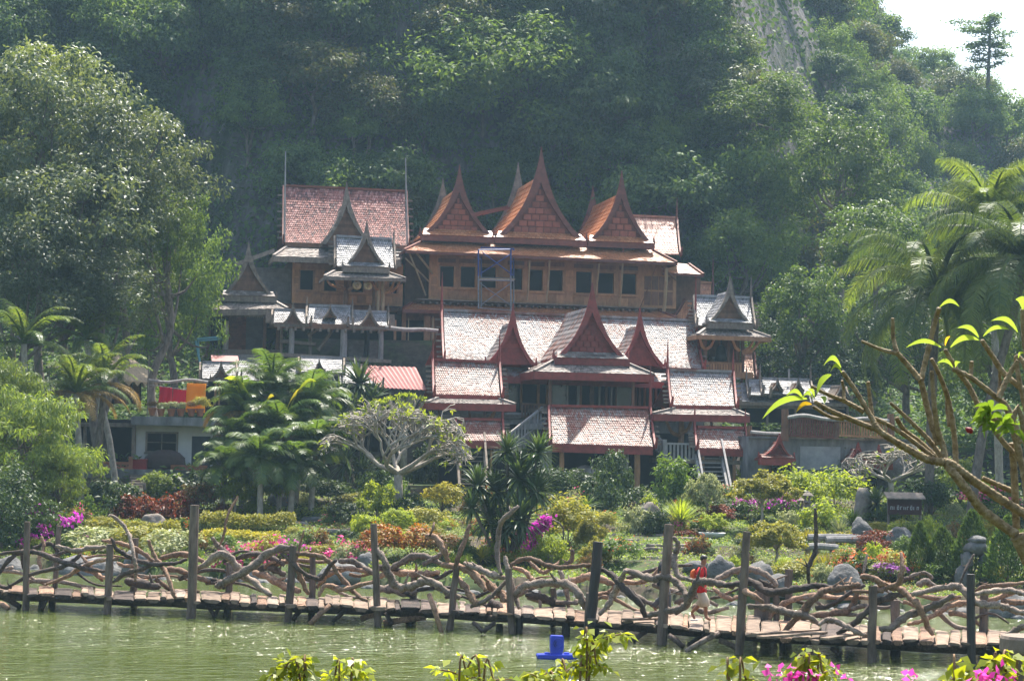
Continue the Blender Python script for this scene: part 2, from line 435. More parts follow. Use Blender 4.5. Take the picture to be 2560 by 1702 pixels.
G = lambda r, g, b: (r, g, b)
M_BARK = plain('bark_grey', (0.22, 0.18, 0.14), (0.07, 0.055, 0.045), 9, 0.9, 0.2, stretch=(1, 1, 0.35), bstr=0.7)
M_BARKPALE = plain('bark_pale', (0.42, 0.375, 0.31), (0.2, 0.17, 0.14), 9, 0.85, 0.2, stretch=(1, 1, 0.4), bstr=0.6)
LM = {
 'forest': leafmat('leaf_forest', [(0.036, 0.07, 0.024), (0.064, 0.112, 0.034), (0.092, 0.145, 0.044)], 0.38, rough=0.55, spec=0.2),
 'forest2': leafmat('leaf_forest_bright', [(0.056, 0.102, 0.024), (0.084, 0.138, 0.032), (0.115, 0.17, 0.04)], 0.44, rough=0.55, spec=0.2),
 'forest3': leafmat('leaf_forest_olive', [(0.05, 0.055, 0.022), (0.075, 0.078, 0.028), (0.06, 0.095, 0.026)], 0.38, rough=0.55, spec=0.2),
 'glossy': leafmat('leaf_glossy', [(0.06, 0.088, 0.04), (0.088, 0.118, 0.055), (0.13, 0.156, 0.082)], 0.34, rough=0.48, spec=0.35),
 'feather': leafmat('leaf_feathery', [(0.085, 0.13, 0.026), (0.115, 0.165, 0.032), (0.15, 0.185, 0.045)], 0.45, rough=0.5, spec=0.25),
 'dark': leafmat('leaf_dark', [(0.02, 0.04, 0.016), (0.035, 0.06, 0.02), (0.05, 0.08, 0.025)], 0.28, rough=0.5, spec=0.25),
 'green': leafmat('leaf_green', [(0.05, 0.095, 0.02), (0.075, 0.13, 0.025), (0.1, 0.15, 0.03)], 0.4),
 'lime': leafmat('leaf_lime', [(0.15, 0.215, 0.026), (0.2, 0.26, 0.032), (0.25, 0.29, 0.046)], 0.45),
 'yellow': leafmat('leaf_yellow', [(0.28, 0.25, 0.03), (0.34, 0.3, 0.04), (0.2, 0.22, 0.035)], 0.4, tcol=(1.5, 1.4, 0.7)),
 'pale': leafmat('leaf_cream_edged', [(0.16, 0.2, 0.075), (0.26, 0.28, 0.13), (0.36, 0.36, 0.2)], 0.35, tcol=(1.3, 1.3, 0.9)),
 'ochre': leafmat('leaf_ochre', [(0.2, 0.205, 0.032), (0.255, 0.235, 0.048), (0.155, 0.185, 0.032)], 0.42, tcol=(1.5, 1.4, 0.7)),
 'red': leafmat('leaf_red', [(0.12, 0.022, 0.014), (0.2, 0.05, 0.02), (0.07, 0.02, 0.014), (0.22, 0.09, 0.02)], 0.35, tcol=(1.5, 1.1, 0.7)),
 'croton': leafmat('leaf_croton', [(0.35, 0.07, 0.02), (0.38, 0.16, 0.02), (0.09, 0.09, 0.02), (0.4, 0.27, 0.03), (0.28, 0.035, 0.02)], 0.35, tcol=(1.3, 1.1, 0.8)),
 'speckle': leafmat('leaf_mixed_red_green', [(0.2, 0.05, 0.025), (0.1, 0.12, 0.03), (0.3, 0.14, 0.05), (0.13, 0.15, 0.045)], 0.35, tcol=(1.3, 1.2, 0.8)),
 'magenta': leafmat('bract_magenta', [(0.5, 0.03, 0.42), (0.6, 0.07, 0.5), (0.44, 0.02, 0.33)], 0.45, tcol=(1.2, 1.0, 1.2)),
 'pink': leafmat('bract_pink', [(0.55, 0.05, 0.2), (0.6, 0.12, 0.28), (0.5, 0.03, 0.12)], 0.45, tcol=(1.2, 1.0, 1.1)),
 'lilac': leafmat('bract_lilac', [(0.45, 0.12, 0.5), (0.55, 0.2, 0.55)], 0.45, tcol=(1.1, 1.0, 1.1)),
 'orange': leafmat('petal_orange', [(0.5, 0.1, 0.03), (0.55, 0.18, 0.05), (0.45, 0.06, 0.03)], 0.4, tcol=(1.2, 1.0, 0.9)),
 'palm': leafmat('palm_leaf', [(0.045, 0.08, 0.02), (0.07, 0.11, 0.025), (0.1, 0.135, 0.035)], 0.36, rough=0.42, spec=0.3),
 'palmdry': leafmat('palm_leaf_dry', [(0.25, 0.15, 0.04), (0.3, 0.2, 0.05), (0.16, 0.12, 0.05)], 0.4, tcol=(1.4, 1.2, 0.8)),
 'drac': leafmat('blade_leaf', [(0.035, 0.065, 0.024), (0.05, 0.085, 0.03), (0.075, 0.11, 0.045)], 0.25, rough=0.42, spec=0.35),
 'grass': leafmat('grass_blade', [(0.1, 0.16, 0.022), (0.145, 0.21, 0.03), (0.19, 0.25, 0.045)], 0.4),
}

# hill trees: seven crowns, shared by all
HT = []
for i, (mk_, rad, nC, nL, cr, lf, wr, kw) in enumerate([
    ('forest', (3.2, 3.2, 2.5), 95, 85, 0.85, 0.30, 0.5, {}),
    ('forest', (2.9, 2.9, 3.4), 100, 85, 0.8, 0.28, 0.5, dict(low=-0.7)),
    ('forest2', (3.1, 3.1, 2.6), 95, 90, 0.8, 0.28, 0.45, dict(flat=0.5)),
    ('forest2', (2.6, 2.6, 2.9), 85, 90, 0.75, 0.24, 0.4, dict(low=-0.6)),
    ('forest3', (2.9, 2.9, 2.4), 85, 85, 0.8, 0.28, 0.5, {}),
    ('forest', (3.6, 3.6, 1.9), 90, 85, 0.85, 0.34, 0.42, dict(flat=0.4, droop=0.6)),
    ('glossy', (3.3, 3.3, 2.7), 95, 90, 0.8, 0.26, 0.45, dict(low=-0.5)),
    ]):
    cm, C = crown('crown', 100+i, nC, nL, rad, cr, lf, wr, LM[mk_], **kw)
    HT.append((cm, limb_mesh('trunk', 100+i, rad[2]+1.6, 0.17, C, M_BARK), rad))
NT_COUNT = 0
def put_tree(k, crown_c, s, label, group=None, name='forest_tree', rng=random, sz=None, cat='tree'):
    """crown centre at crown_c; thing's base at the trunk foot"""
    cm, tm, rad = HT[k]
    h = (rad[2]+1.6)*s*(sz or 1)
    t = thing(name, label, cat, (crown_c[0], crown_c[1], crown_c[2]-h), rng.uniform(0, 6.28), group)
    mobj('crown', cm, t, (0, 0, h), scale=(s, s, s*(sz or 1)))
    mobj('trunk', tm, t, (0, 0, h), scale=(s, s, s*(sz or 1)))
    return t

rg = random.Random(5)
ROCKZ = [(520, 420, 700, 660), (460, 300, 560, 420), (930, 0, 1050, 190), (1880, 0, 1985, 300), (1120, 330, 1180, 420)]
zones = [
 (0, 620, 'dark forest tree on the shaded hillside behind the big left tree'),
 (620, 1080, 'dark leafy tree on the steep slope above the red tiled roof'),
 (1080, 1700, 'dense green tree on the shaded slope above the three wooden gables'),
 (1700, 2120, 'bushy green tree on the slope right of the wooden houses'),
 (2120, 2700, 'sunlit hazy green tree on the far right hillside')]
hc = 0
row = 0
zz = []
for X in list(np.arange(-30, 16, 3.1)) + list(np.arange(16, 62, 4.4)):
    for hgt in np.arange(0.5, 75, 2.9 if X < 16 else 4.2):
        zz.append((X, hgt))
for X, hgt in zz:
    X += rg.uniform(-1.6, 1.6); hh = hgt + rg.uniform(-1.3, 1.3)
    # walk up the slope to that height above its foot
    Y = hill_foot(X) - 1; z0 = land(X, Y)
    while Y < 225 and land(X, Y) < z0 + hh: Y += 0.4
    if Y >= 225 or (land(X, Y) < land(X, Y-2)+0.05): 
        if rg.random() < 0.6: continue
    z = land(X, Y)
    q = proj((X, Y, z+1.5))
    if not (-130 < q[0] < 2690 and -120 < q[1] < 990): continue
    if any(a0-45 < q[0] < a2+45 and a1-30 < q[1] < a3+60 for a0, a1, a2, a3 in ROCKZ): continue
    if q[0] < 480 and q[1] > 700: continue
    if 720 < q[0] < 1700 and q[1] > 690: continue
    if hc >= 285: break
    k = rg.choice([0, 0, 1, 1, 2, 4, 5, 3] if q[0] < 1650 else [2, 2, 3, 3, 0, 1, 6, 4, 0])
    s = rg.uniform(0.62, 1.12)
    zl = [l for a0, a1, l in zones if a0 <= min(2690, max(0, q[0])) < a1][0]
    look = ['dark broad crowned', 'dark tall crowned', 'bright broad crowned', 'bright feathery', 'olive brown', 'dark flat crowned', 'glinting'][k]
    zl = look+' tree'+zl.split(' tree', 1)[1] if ' tree' in zl else zl
    put_tree(k, (X, Y-1.2*s, z+1.9*s), s, zl, zl.replace('tree', 'trees'), rng=rg, sz=rg.uniform(0.85, 1.25))
    hc += 1
# creepers and undergrowth that clothe the rock between the trees
rs = np.random.RandomState(9); PX = []; 
n_u = 60000
X = rs.uniform(-40, 62, n_u*2); Hh = rs.uniform(0, 1, n_u*2)
Yv = np.array([hill_foot(x)-3 for x in X]) + Hh*(34 + 40*(X > 12))
keepP = []
for x, y in zip(X, Yv):
    z = land(x, y); q = proj((x, y, z))
    if not (-60 < q[0] < 2620 and -60 < q[1] < 1000): continue
    inr = any(a0 < q[0] < a2 and a1 < q[1] < a3 for a0, a1, a2, a3 in ROCKZ)
    if noise.noise(Vector((x*0.22, y*0.3, z*0.15))) < (-0.1 if inr else -0.3): continue
    keepP.append((x, y, z))
    if len(keepP) >= n_u: break
P = np.array(keepP); n = len(P)
P += rs.normal(size=(n, 3))*np.array([0.15, 0.25, 0.25]); P[:, 1] -= rs.uniform(0, 0.5, n)
N = unit(np.array([0, -0.75, 0.5]) + rdir(rs, n)*0.6); A = unit(np.cross(N, rdir(rs, n)) + np.array([0, -0.1, -0.7]))
L = rs.uniform(0.25, 0.6, n)
mobj('undergrowth', leaf_mesh('undergrowth', P, A, N, L, L*0.55, LM['forest']), kind='stuff')
# ---------------------------------------------------------------- timber houses: materials
M_REDWOOD = plain('red_stained_wood', (0.27, 0.045, 0.034), (0.15, 0.03, 0.022), 5, 0.6, 0.35, stretch=(1, 1, 1), isl=0.12)
M_BROWNRED = plain('brown_red_wood', (0.19, 0.062, 0.04), (0.11, 0.038, 0.027), 5, 0.65, 0.3, isl=0.15)
M_PANELRED = plain('pediment_panel_red', (0.34, 0.1, 0.055), (0.22, 0.066, 0.04), 4, 0.65, 0.3, isl=0.22)
M_GREYWOOD = plain('weathered_grey_wood', (0.25, 0.2, 0.155), (0.12, 0.095, 0.075), 7, 0.85, 0.2, stretch=(1, 1, 0.5), isl=0.2, bstr=0.5)
M_SILVERWOOD = plain('silvered_post_wood', (0.34, 0.32, 0.3), (0.18, 0.17, 0.16), 9, 0.85, 0.2, stretch=(1, 1, 0.3), isl=0.18, bstr=0.5)
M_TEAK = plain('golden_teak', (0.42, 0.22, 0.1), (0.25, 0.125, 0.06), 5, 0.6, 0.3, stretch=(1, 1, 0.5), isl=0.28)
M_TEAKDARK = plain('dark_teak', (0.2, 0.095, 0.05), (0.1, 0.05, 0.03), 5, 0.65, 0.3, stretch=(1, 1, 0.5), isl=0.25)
M_DARK = plain('shade_and_char_black', (0.018, 0.015, 0.014), (0.01, 0.009, 0.009), 3, 0.9, 0.1)  # indoor shade put into a near-black colour; also serves dark and charred posts
M_GLASSDARK = plain('dark_window', (0.012, 0.014, 0.018), (0.008, 0.009, 0.012), 2, 0.25, 0.5)
M_BAMBOO = plain('bamboo', (0.42, 0.31, 0.18), (0.26, 0.18, 0.1), 8, 0.6, 0.35, stretch=(1, 1, 0.3))
M_WHITEWALL = plain('white_painted_wall', (0.6, 0.6, 0.58), (0.47, 0.46, 0.44), 1.2, 0.9, 0.2, bstr=0.1)
M_BLOCK = plain('grey_block_wall', (0.2, 0.19, 0.18), (0.12, 0.115, 0.11), 3, 0.95, 0.15, isl=0.15)
M_CEMENT = plain('stained_cement', (0.3, 0.295, 0.285), (0.04, 0.04, 0.042), 1.0, 0.95, 0.15, stretch=(1, 1, 0.35), bstr=0.6)
M_STONE = plain('rough_stone', (0.28, 0.24, 0.2), (0.12, 0.1, 0.085), 3.0, 0.95, 0.2, isl=0.22, bstr=0.8)
M_ROCK = plain('grey_boulder', (0.2, 0.195, 0.185), (0.075, 0.072, 0.068), 2.2, 0.9, 0.25, isl=0.12, bstr=1.0, bdist=0.06)
M_BRICK = plain('brick_wall', (0.22, 0.075, 0.045), (0.13, 0.05, 0.035), 4, 0.9, 0.15, isl=0.25)
M_TERRA = plain('terracotta', (0.4, 0.16, 0.08), (0.26, 0.1, 0.055), 6, 0.8, 0.25)
M_TEALPIPE = plain('pale_blue_pipe', (0.16, 0.42, 0.52), (0.12, 0.34, 0.43), 3, 0.4, 0.5)
M_BLUEPAINT = plain('blue_painted_steel', (0.035, 0.06, 0.25), (0.02, 0.04, 0.14), 8, 0.5, 0.4)
M_STEEL = plain('grey_steel', (0.24, 0.25, 0.27), (0.14, 0.15, 0.16), 8, 0.5, 0.5, metal=0.4)
T_RED = tilemat('tiles_red_patchy', [(0.1, (0.12, 0.1, 0.095)), (0.32, (0.25, 0.2, 0.18)), (0.46, (0.22, 0.11, 0.08)), (0.62, (0.2, 0.055, 0.034)), (0.9, (0.14, 0.036, 0.026))], 0.55, 0.55, 0.4, 0.62)
T_SILVER = tilemat('tiles_silver_red', [(0.08, (0.13, 0.12, 0.118)), (0.3, (0.22, 0.205, 0.2)), (0.5, (0.29, 0.255, 0.24)), (0.62, (0.22, 0.115, 0.085)), (0.8, (0.18, 0.05, 0.032))], 0.5, 0.55, 0.4, 0.62)
T_PINK = tilemat('tiles_pink_grey', [(0.05, (0.09, 0.06, 0.06)), (0.33, (0.22, 0.085, 0.07)), (0.6, (0.36, 0.14, 0.11)), (0.95, (0.52, 0.29, 0.25))], 0.8, 0.65, 0.2, 0.3)
T_ORANGE = tilemat('tiles_new_orange', [(0.1, (0.36, 0.125, 0.045)), (0.5, (0.46, 0.17, 0.06)), (0.9, (0.53, 0.23, 0.1))], 0.4, 0.42, 0.7, 0.3)
T_GREY = tilemat('tiles_grey', [(0.1, (0.13, 0.125, 0.125)), (0.5, (0.25, 0.24, 0.24)), (0.9, (0.36, 0.35, 0.35))], 0.7, 0.55, 0.4, 0.4)
T_BROWN = tilemat('shingles_brown_grey', [(0.1, (0.1, 0.085, 0.075)), (0.5, (0.22, 0.18, 0.155)), (0.9, (0.36, 0.31, 0.27))], 0.8, 0.6, 0.3, 0.4)

YAW = R(12)
class Bld:
    """a house frame: x along the front, y into the house, z up; photo pixels are read onto its planes"""
    def __init__(s, name, label, cat, px, Y, zb, yaw=YAW, group=None):
        s.yaw = yaw
        p = at(px, 1116, Y); s.O = Vector((p.x, Y, zb))
        s.ux = Vector((math.cos(yaw), math.sin(yaw), 0)); s.uy = Vector((-math.sin(yaw), math.cos(yaw), 0))
        s.root = thing(name, label, cat, s.O, yaw, group)
    def L(s, px, py, d=0.0):
        r = ray(px, py); t = (d - (CAMP - s.O).dot(s.uy)) / r.dot(s.uy); P = CAMP + r*t - s.O
        return Vector((P.dot(s.ux), d, P.z))
    def W(s, v): return s.O + s.ux*v[0] + s.uy*v[1] + Vector((0, 0, v[2]))
    def part(s, mb, name, mat, parent=None, kind=None, smooth=False, label=None):
        return mb.build(name, mat, parent or s.root, smooth, kind, label)

def prof(v, sag): return (1-sag)*v + sag*(1-(1-v)**2)
def tiled(b, S, rows, cols, mat, parent, name='roof_tiles', seed=1, pointed=True, lift=0.035):
    """overlapping tiles on surface S(u, v) (v down the slope)"""
    rg = random.Random(seed); mb = MB()
    for j in range(rows):
        off = 0.5 if j % 2 else 0.0
        v0 = max(0.0, (j-0.25)/rows); v1 = (j+1)/rows; vm = v0 + (v1-v0)*0.62
        for i in range(cols + (1 if off else 0)):
            u0 = max(0.0, (i-off)/cols); u1 = min(1.0, (i+1-off)/cols)
            if u1-u0 < 0.2/cols: continue
            um = (u0+u1)/2; g = (u1-u0)*0.04
            p = S(um, v1); n = S.n(um, (v0+v1)/2)
            jit = rg.uniform(0.6, 1.35)*lift
            lo = n*jit; hi = n*0.008
            A_ = S(u0+g, v0)+hi; B_ = S(u1-g, v0)+hi
            if pointed:
                C1 = S(u1-g, vm)+n*jit*0.75; C2 = S(um, v1)+lo; C3 = S(u0+g, vm)+n*jit*0.75
                D1 = S(u1-g, vm)+n*0.004; D2 = S(um, v1)+n*0.004; D3 = S(u0+g, vm)+n*0.004
                mb.add([A_, B_, C1, C2, C3, D1, D2, D3], [(0, 4, 3, 2, 1), (2, 3, 6, 5), (3, 4, 7, 6)])
            else:
                C1 = S(u1-g, v1)+lo; C2 = S(u0+g, v1)+lo; D1 = S(u1-g, v1)+n*0.004; D2 = S(u0+g, v1)+n*0.004
                mb.add([A_, B_, C1, C2, D1, D2], [(0, 3, 2, 1), (3, 5, 4, 2)])
    return mb.build(name, mat, parent, kind='stuff')
class Surf:
    def __init__(s, tl, tr, bl, br, sag=0.35):
        s.q = [Vector(x) for x in (tl, tr, bl, br)]; s.sag = sag
    def __call__(s, u, v):
        tl, tr, bl, br = s.q; z = prof(v, s.sag)
        a = tl.lerp(tr, u); c = bl.lerp(br, u); p = a.lerp(c, v)
        p.z = a.z + (c.z-a.z)*z
        return p
    def n(s, u, v):
        e = 0.02; du = s(min(1, u+e), v)-s(max(0, u-e), v); dv = s(u, min(1, v+e))-s(u, max(0, v-e))
        if dv.length < 1e-6 or du.length < 1e-6: return Vector((0, 0, 1))
        n = dv.cross(du).normalized()
        return n if n.z > 0 else -n
def sheet(S, nu, nv, off, mat, parent, name='roof_deck'):
    mb = MB()
    for j in range(nv):
        for i in range(nu):
            q = [(i/nu, j/nv), ((i+1)/nu, j/nv), ((i+1)/nu, (j+1)/nv), (i/nu, (j+1)/nv)]
            up = [S(*x)+S.n(*x)*off for x in q]; dn = [S(*x)+S.n(*x)*(off-0.05) for x in q]
            mb.hexa(dn, up)
    return mb.build(name, mat, parent)
def slope_roof(b, tl, tr, bl, br, dt, db, mat, wood, rows, cols, sag=0.45, spire=(0.0, 0.0), ends=True, back=True, ridge=0.12, pegs=True, seed=1, name='roof', ridge_mat=None, fascia=0.0, pointed=True, board=0.2, spire_px=None):
    S = Surf(b.L(*tl, dt), b.L(*tr, dt), b.L(*bl, db), b.L(*br, db), sag)
    rf = sheet(S, 1, 8, -0.005, wood, b.root, name)
    tiled(b, S, rows, cols, mat, rf, seed=seed, pointed=pointed)
    if back:
        tl_, tr_, bl_, br_ = S.q
        mb = MB(); dd = dt-db
        S2 = Surf(tl_, tr_, Vector((bl_.x, dt+dd, bl_.z)), Vector((br_.x, dt+dd, br_.z)), sag)
        sheet(S2, 1, 8, 0.0, wood, rf, 'rear_slope')
    if ridge:
        mb = MB(); p, q = S(0, 0), S(1, 0); mb.beam(p+Vector((0, 0, ridge*0.35)), q+Vector((0, 0, ridge*0.35)), 0.22, ridge)
        mb.build('ridge_cap', ridge_mat or mat, rf)
    if fascia:
        mb = MB(); p, q = S(0, 1), S(1, 1); dz = Vector((0, 0, -fascia/2-0.02))
        mb.beam(p+dz, q+dz, 0.08, fascia); mb.build('fascia_board', wood, rf)
    if ends:
        for u, sgn in ((0, -1), (1, 1)):
            mb = MB(); pts = []
            for k in range(9):
                v = k/8; p = S(u, v)+Vector((sgn*0.06, 0, 0)); n = S.n(u, v); pts.append((p, n))
            for k in range(8):
                (p, n), (q, m) = pts[k], pts[k+1]; t = Vector((sgn*0.09, 0, 0))
                mb.hexa([p-n*0.14, q-m*0.14, q-m*0.14+t, p-n*0.14+t], [p+n*board*0.55, q+m*board*0.55, q+m*board*0.55+t, p+n*board*0.55+t])
            # upturned foot
            p, n = pts[-1]; t = Vector((sgn*0.09, 0, 0)); y = Vector((0, -1, 0))
            mb.hexa([p-n*0.14, p+y*0.25-n*0.06, p+y*0.25-n*0.06+t, p-n*0.14+t], [p+n*board*0.5, p+y*0.3+Vector((0,0,0.42)), p+y*0.3+Vector((0,0,0.42))+t, p+n*board*0.5+t])
            if spire[0 if sgn < 0 else 1]:
                h = spire[0 if sgn < 0 else 1]; p = S(u, 0)+Vector((sgn*0.1, 0, 0))
                mb.tube([p+Vector((0, 0.0, -0.3)), p+Vector((0, 0, h*0.45)), p+Vector((0, 0, h))], [0.085, 0.05, 0.012], 5)
            bo = mb.build('barge_board', wood, rf)
            if pegs:
                for k in range(1, 8):
                    mb = MB(); p = S(u, k/8)-S.n(u, k/8)*0.02; mb.beam(p, p+Vector((sgn*0.42, 0, 0)), 0.09, 0.09)
                    mb.build('purlin_end', M_GREYWOOD, rf)
    return S, rf
def skirt(b, tl, tr, bl, br, dt, db, mat, wood, rows, cols, fascia=0.3, sag=0.12, hip=2.5, seed=3, name='eave_roof', rafters=0, pointed=False):
    S = Surf(b.L(*tl, dt), b.L(*tr, dt), b.L(*bl, db), b.L(*br, db), sag)
    rf = sheet(S, 2, 3, -0.005, wood, b.root, name)
    tiled(b, S, rows, cols, mat, rf, seed=seed, pointed=pointed)
    mb = MB(); p, q = S(0, 1), S(1, 1); dz = Vector((0, -0.02, -fascia/2+0.0))
    mb.beam(p+dz, q+dz, 0.07, fascia)
    if hip:
        tl_, tr_, bl_, br_ = S.q
        for a_, c_, sg in ((tl_, bl_, -1), (tr_, br_, 1)):
            h2 = Vector((0, hip, 0))
            S2 = Surf(a_+Vector((0, 0.01, 0)), a_+h2, c_+Vector((0, 0.01, 0)), c_+h2, sag) if sg < 0 else Surf(a_+h2, a_, c_+h2, c_, sag)
            sheet(S2, 2, 3, -0.02, wood, rf, 'hip_slope')
            tiled(b, S2, rows, max(3, int(hip/0.3)), mat, rf, seed=seed+5, pointed=pointed)
            e = c_+Vector((sg*0.02, 0, -fascia/2)); mb.beam(e, e+h2, 0.07, fascia)
            # hip ridge
            m2 = MB(); m2.beam(a_+Vector((0, 0, 0.05)), c_+Vector((0, 0, 0.05)), 0.16, 0.09); m2.build('hip_ridge', wood if mat in (T_SILVER, T_RED, T_ORANGE) else mat, rf)
    mb.build('fascia_board', wood, rf)
    if rafters:
        mb = MB()
        for i in range(rafters):
            u = (i+0.5)/rafters; mb.beam(S(u, 0.2)-Vector((0, 0, 0.12)), S(u, 0.97)-Vector((0, 0, 0.1)), 0.07, 0.1)
        mb.build('rafters', wood, rf)
    return S, rf
def gable(b, tip, Lp, Rp, d, depth, wood, panel, tile=None, panels=0, hooks=True, apron=0.0, apron_mat=None, apron_h=0.0, t0=0.38, pw=2.45, rear=False, name='gable', seed=1, brd=1.0, rows=10, tip_split=None, panel_mat=None):
    """Thai gable: sweeping barge boards that run up into one spire, recessed pediment, roof behind"""
    T = b.L(*tip, d); A = b.L(*Lp, d); B = b.L(*Rp, d); zb = (A.z+B.z)/2; H = T.z-zb
    wl = T.x-A.x; wr = B.x-T.x
    Wm = (wl+wr)/2; th = 0.195*Wm*brd
    def outer(t, sg): return T.x + sg*((wl if sg < 0 else wr)*(.55*t**1.3+.45*t**4))
    def inner(t, sg):
        wv = (wl if sg < 0 else wr)
        s = max(0.0, (t-t0)/(1-t0)); return T.x + sg*min(max(0.0, wv*(.55*t**1.3+.45*t**4) - th*0.5 - 0.012), (wv-th)*s**1.32)
    def zz(t): return T.z - H*t
    n = 18; ts = [i/n for i in range(n+1)]
    g = MB()
    lo = [t for t in ts if t <= t0] + [t0]
    g.strip([(outer(t, -1)-0.012, zz(t)) for t in lo], [(outer(t, 1)+0.012, zz(t)) for t in lo], d-0.07, d+0.07)
    hi = [t0] + [t for t in ts if t > t0]
    for sg in (-1, 1):
        g.strip([(outer(t, sg)+sg*0.012, zz(t)) for t in hi], [(inner(t, sg), zz(t)) for t in hi], d-0.07, d+0.07)
        if hooks:   # flame-shaped foot
            k = 0.3*Wm**0.5*0.62; x = outer(1, sg); q = lambda dx, dz: (x+sg*dx*k, zb+dz*k)
            g.strip([q(-0.7, 0.12), q(-0.15, 0.45), q(0.05, 0.9), q(0.02, 1.35), q(0.2, 1.7)], [q(-0.5, -0.22), q(0.32, -0.2), q(0.42, 0.45), q(0.25, 1.05), q(0.21, 1.69)], d-0.06, d+0.06)
    bb = g.build('barge_board', wood, b.root)
    # pediment set back behind the boards
    pd = d+0.22
    m = MB(); lp = [(inner(t, -1)-0.06, zz(t)) for t in hi]; rp = [(inner(t, 1)+0.06, zz(t)) for t in hi]
    m.strip(lp, rp, pd, pd+0.08); pe = m.build('pediment', panel, b.root)
    if panels:
        ph = H*(1-t0)/panels; k = 0
        for r_ in range(panels):
            z0 = zb + r_*ph + ph*0.1; z1 = zb+(r_+1)*ph-ph*0.06
            t1 = (T.z-z1)/H
            if t1 < t0: continue
            xl, xr = inner(t1, -1)+0.05, inner(t1, 1)-0.05
            wd = ph*1.15; nn = max(1, int((xr-xl)/wd)); off = 0 if r_ % 2 else 0.5
            cw = (xr-xl)/max(1, nn)
            if xr-xl < 0.12: continue
            for i in range(nn):
                x0 = xl+i*cw+cw*0.05; x1 = xl+(i+1)*cw-cw*0.05
                q = MB(); q.box(x0, pd-0.05, z0, x1, pd, z1)
                ins = 0.16*min(x1-x0, z1-z0); q.box(x0+ins, pd-0.065, z0+ins, x1-ins, pd-0.05, z1-ins)
                q.build('panel', panel_mat or M_PANELRED, pe)
    # roof behind
    if depth > 0:
        tr = 0.3
        for sg in (-1, 1):
            m = MB(); V = []
            for k in range(9):
                t = tr+(1-tr)*k/8; x = outer(t, sg)-sg*(0.05 if k else outer(t, sg)-T.x if False else 0.0)
                x = T.x + sg*max(0.0, (wl if sg < 0 else wr)*((t-tr)/(1-tr))**1.42*0.94); V.append((x, zz(t)-0.03))
            m.strip(V, [(x-sg*0.03, z-0.07) for x, z in V], d+0.07, d+depth)
            rf = m.build('roof_slope', wood, b.root)
            if tile:
                class SS(Surf):
                    def __init__(s): pass
                    def __call__(s, u, v):
                        f = v*8; i = min(7, int(f)); f -= i
                        x = V[i][0]*(1-f)+V[i+1][0]*f; z = V[i][1]*(1-f)+V[i+1][1]*f
                        return Vector((x, d+0.07+(depth-0.1)*u, z))
                tiled(b, SS(), rows, max(3, int(depth/0.26)), tile, rf, seed=seed+3)
        if rear:
            dd = d+depth+0.08; g = MB()
            g.strip([(outer(t, -1)-0.012, zz(t)) for t in ts], [(outer(t, 1)+0.012, zz(t)) for t in ts], dd-0.06, dd+0.06)
            g.build('rear_gable', wood if rear is True else rear, b.root)
    if apron_h:   # little apron roof and beam under the pediment
        S = Surf(Vector((A.x+th*0.5, pd-0.05, zb+apron_h*0.9)), Vector((B.x-th*0.5, pd-0.05, zb+apron_h*0.9)), Vector((A.x+0.05, d-0.28, zb+0.02)), Vector((B.x-0.05, d-0.28, zb+0.02)), 0.1)
        ap = sheet(S, 1, 2, -0.005, wood, b.root, 'apron_roof'); tiled(b, S, 3, max(6, int((B.x-A.x)/0.22)), apron_mat or tile, ap, seed=seed+8, pointed=False)
        m = MB(); m.box(A.x-0.02, d-0.25, zb-0.3, B.x+0.02, d+0.1, zb-0.005); m.build('beam', wood, b.root)
    return bb
def wall(b, x0, y0, x1, y1, d, th, mat, openings=(), name='wall', parent=None, px=True):
    """panel of wall in photo pixels at plane d with openings cut out"""
    p = b.L(x0, (y0+0), d); q = b.L(x1, y1, d); X0, Z1, X1, Z0 = p.x, p.z, q.x, q.z
    ops = []
    for o in openings:
        a_ = b.L(o[0], o[1], d); c_ = b.L(o[2], o[3], d); ops.append((a_.x, c_.z, c_.x, a_.z))
    xs_ = sorted(set([X0, X1] + [v for o in ops for v in (o[0], o[2])])); mb = MB()
    for i in range(len(xs_)-1):
        xa, xb = xs_[i], xs_[i+1]; xm = (xa+xb)/2; cuts = [Z0, Z1]
        col = [o for o in ops if o[0] <= xm <= o[2]]
        zs = Z0
        for o in sorted(col, key=lambda o: o[1]):
            if o[1] > zs: mb.box(xa, d, zs, xb, d+th, o[1])
            zs = o[3]
        if zs < Z1: mb.box(xa, d, zs, xb, d+th, Z1)
    wl = mb.build(name, mat, parent or b.root)
    return wl, ops, (X0, Z0, X1, Z1)
def window(b, o, d, fr, pane=M_DARK, fw=0.09, parent=None, name='window', bars=0, deep=0.28):
    x0, z0, x1, z1 = o; m = MB()
    m.box(x0-fw, d-0.05, z0-fw, x1+fw, d-0.003, z0); m.box(x0-fw, d-0.05, z1, x1+fw, d-0.003, z1+fw)
    m.box(x0-fw, d-0.05, z0, x0, d-0.003, z1); m.box(x1, d-0.05, z0, x1+fw, d-0.003, z1)
    m.box(x0-fw*1.6, d-0.11, z0-fw*1.5, x1+fw*1.6, d-0.05, z0-fw*0.55)
    for k in range(bars):
        x = x0+(x1-x0)*(k+1)/(bars+1); m.box(x-0.02, d+0.02, z0, x+0.02, d+0.06, z1)
        z = z0+(z1-z0)*(k+1)/(bars+1); m.box(x0, d+0.02, z-0.02, x1, d+0.055, z+0.02)
    wn = m.build(name, fr, parent or b.root)
    m = MB(); m.box(x0-0.02, d+deep, z0-0.02, x1+0.02, d+deep+0.03, z1+0.02); m.build('pane', pane, wn)  # black sheet behind the open window, room shade put into its colour
    return wn
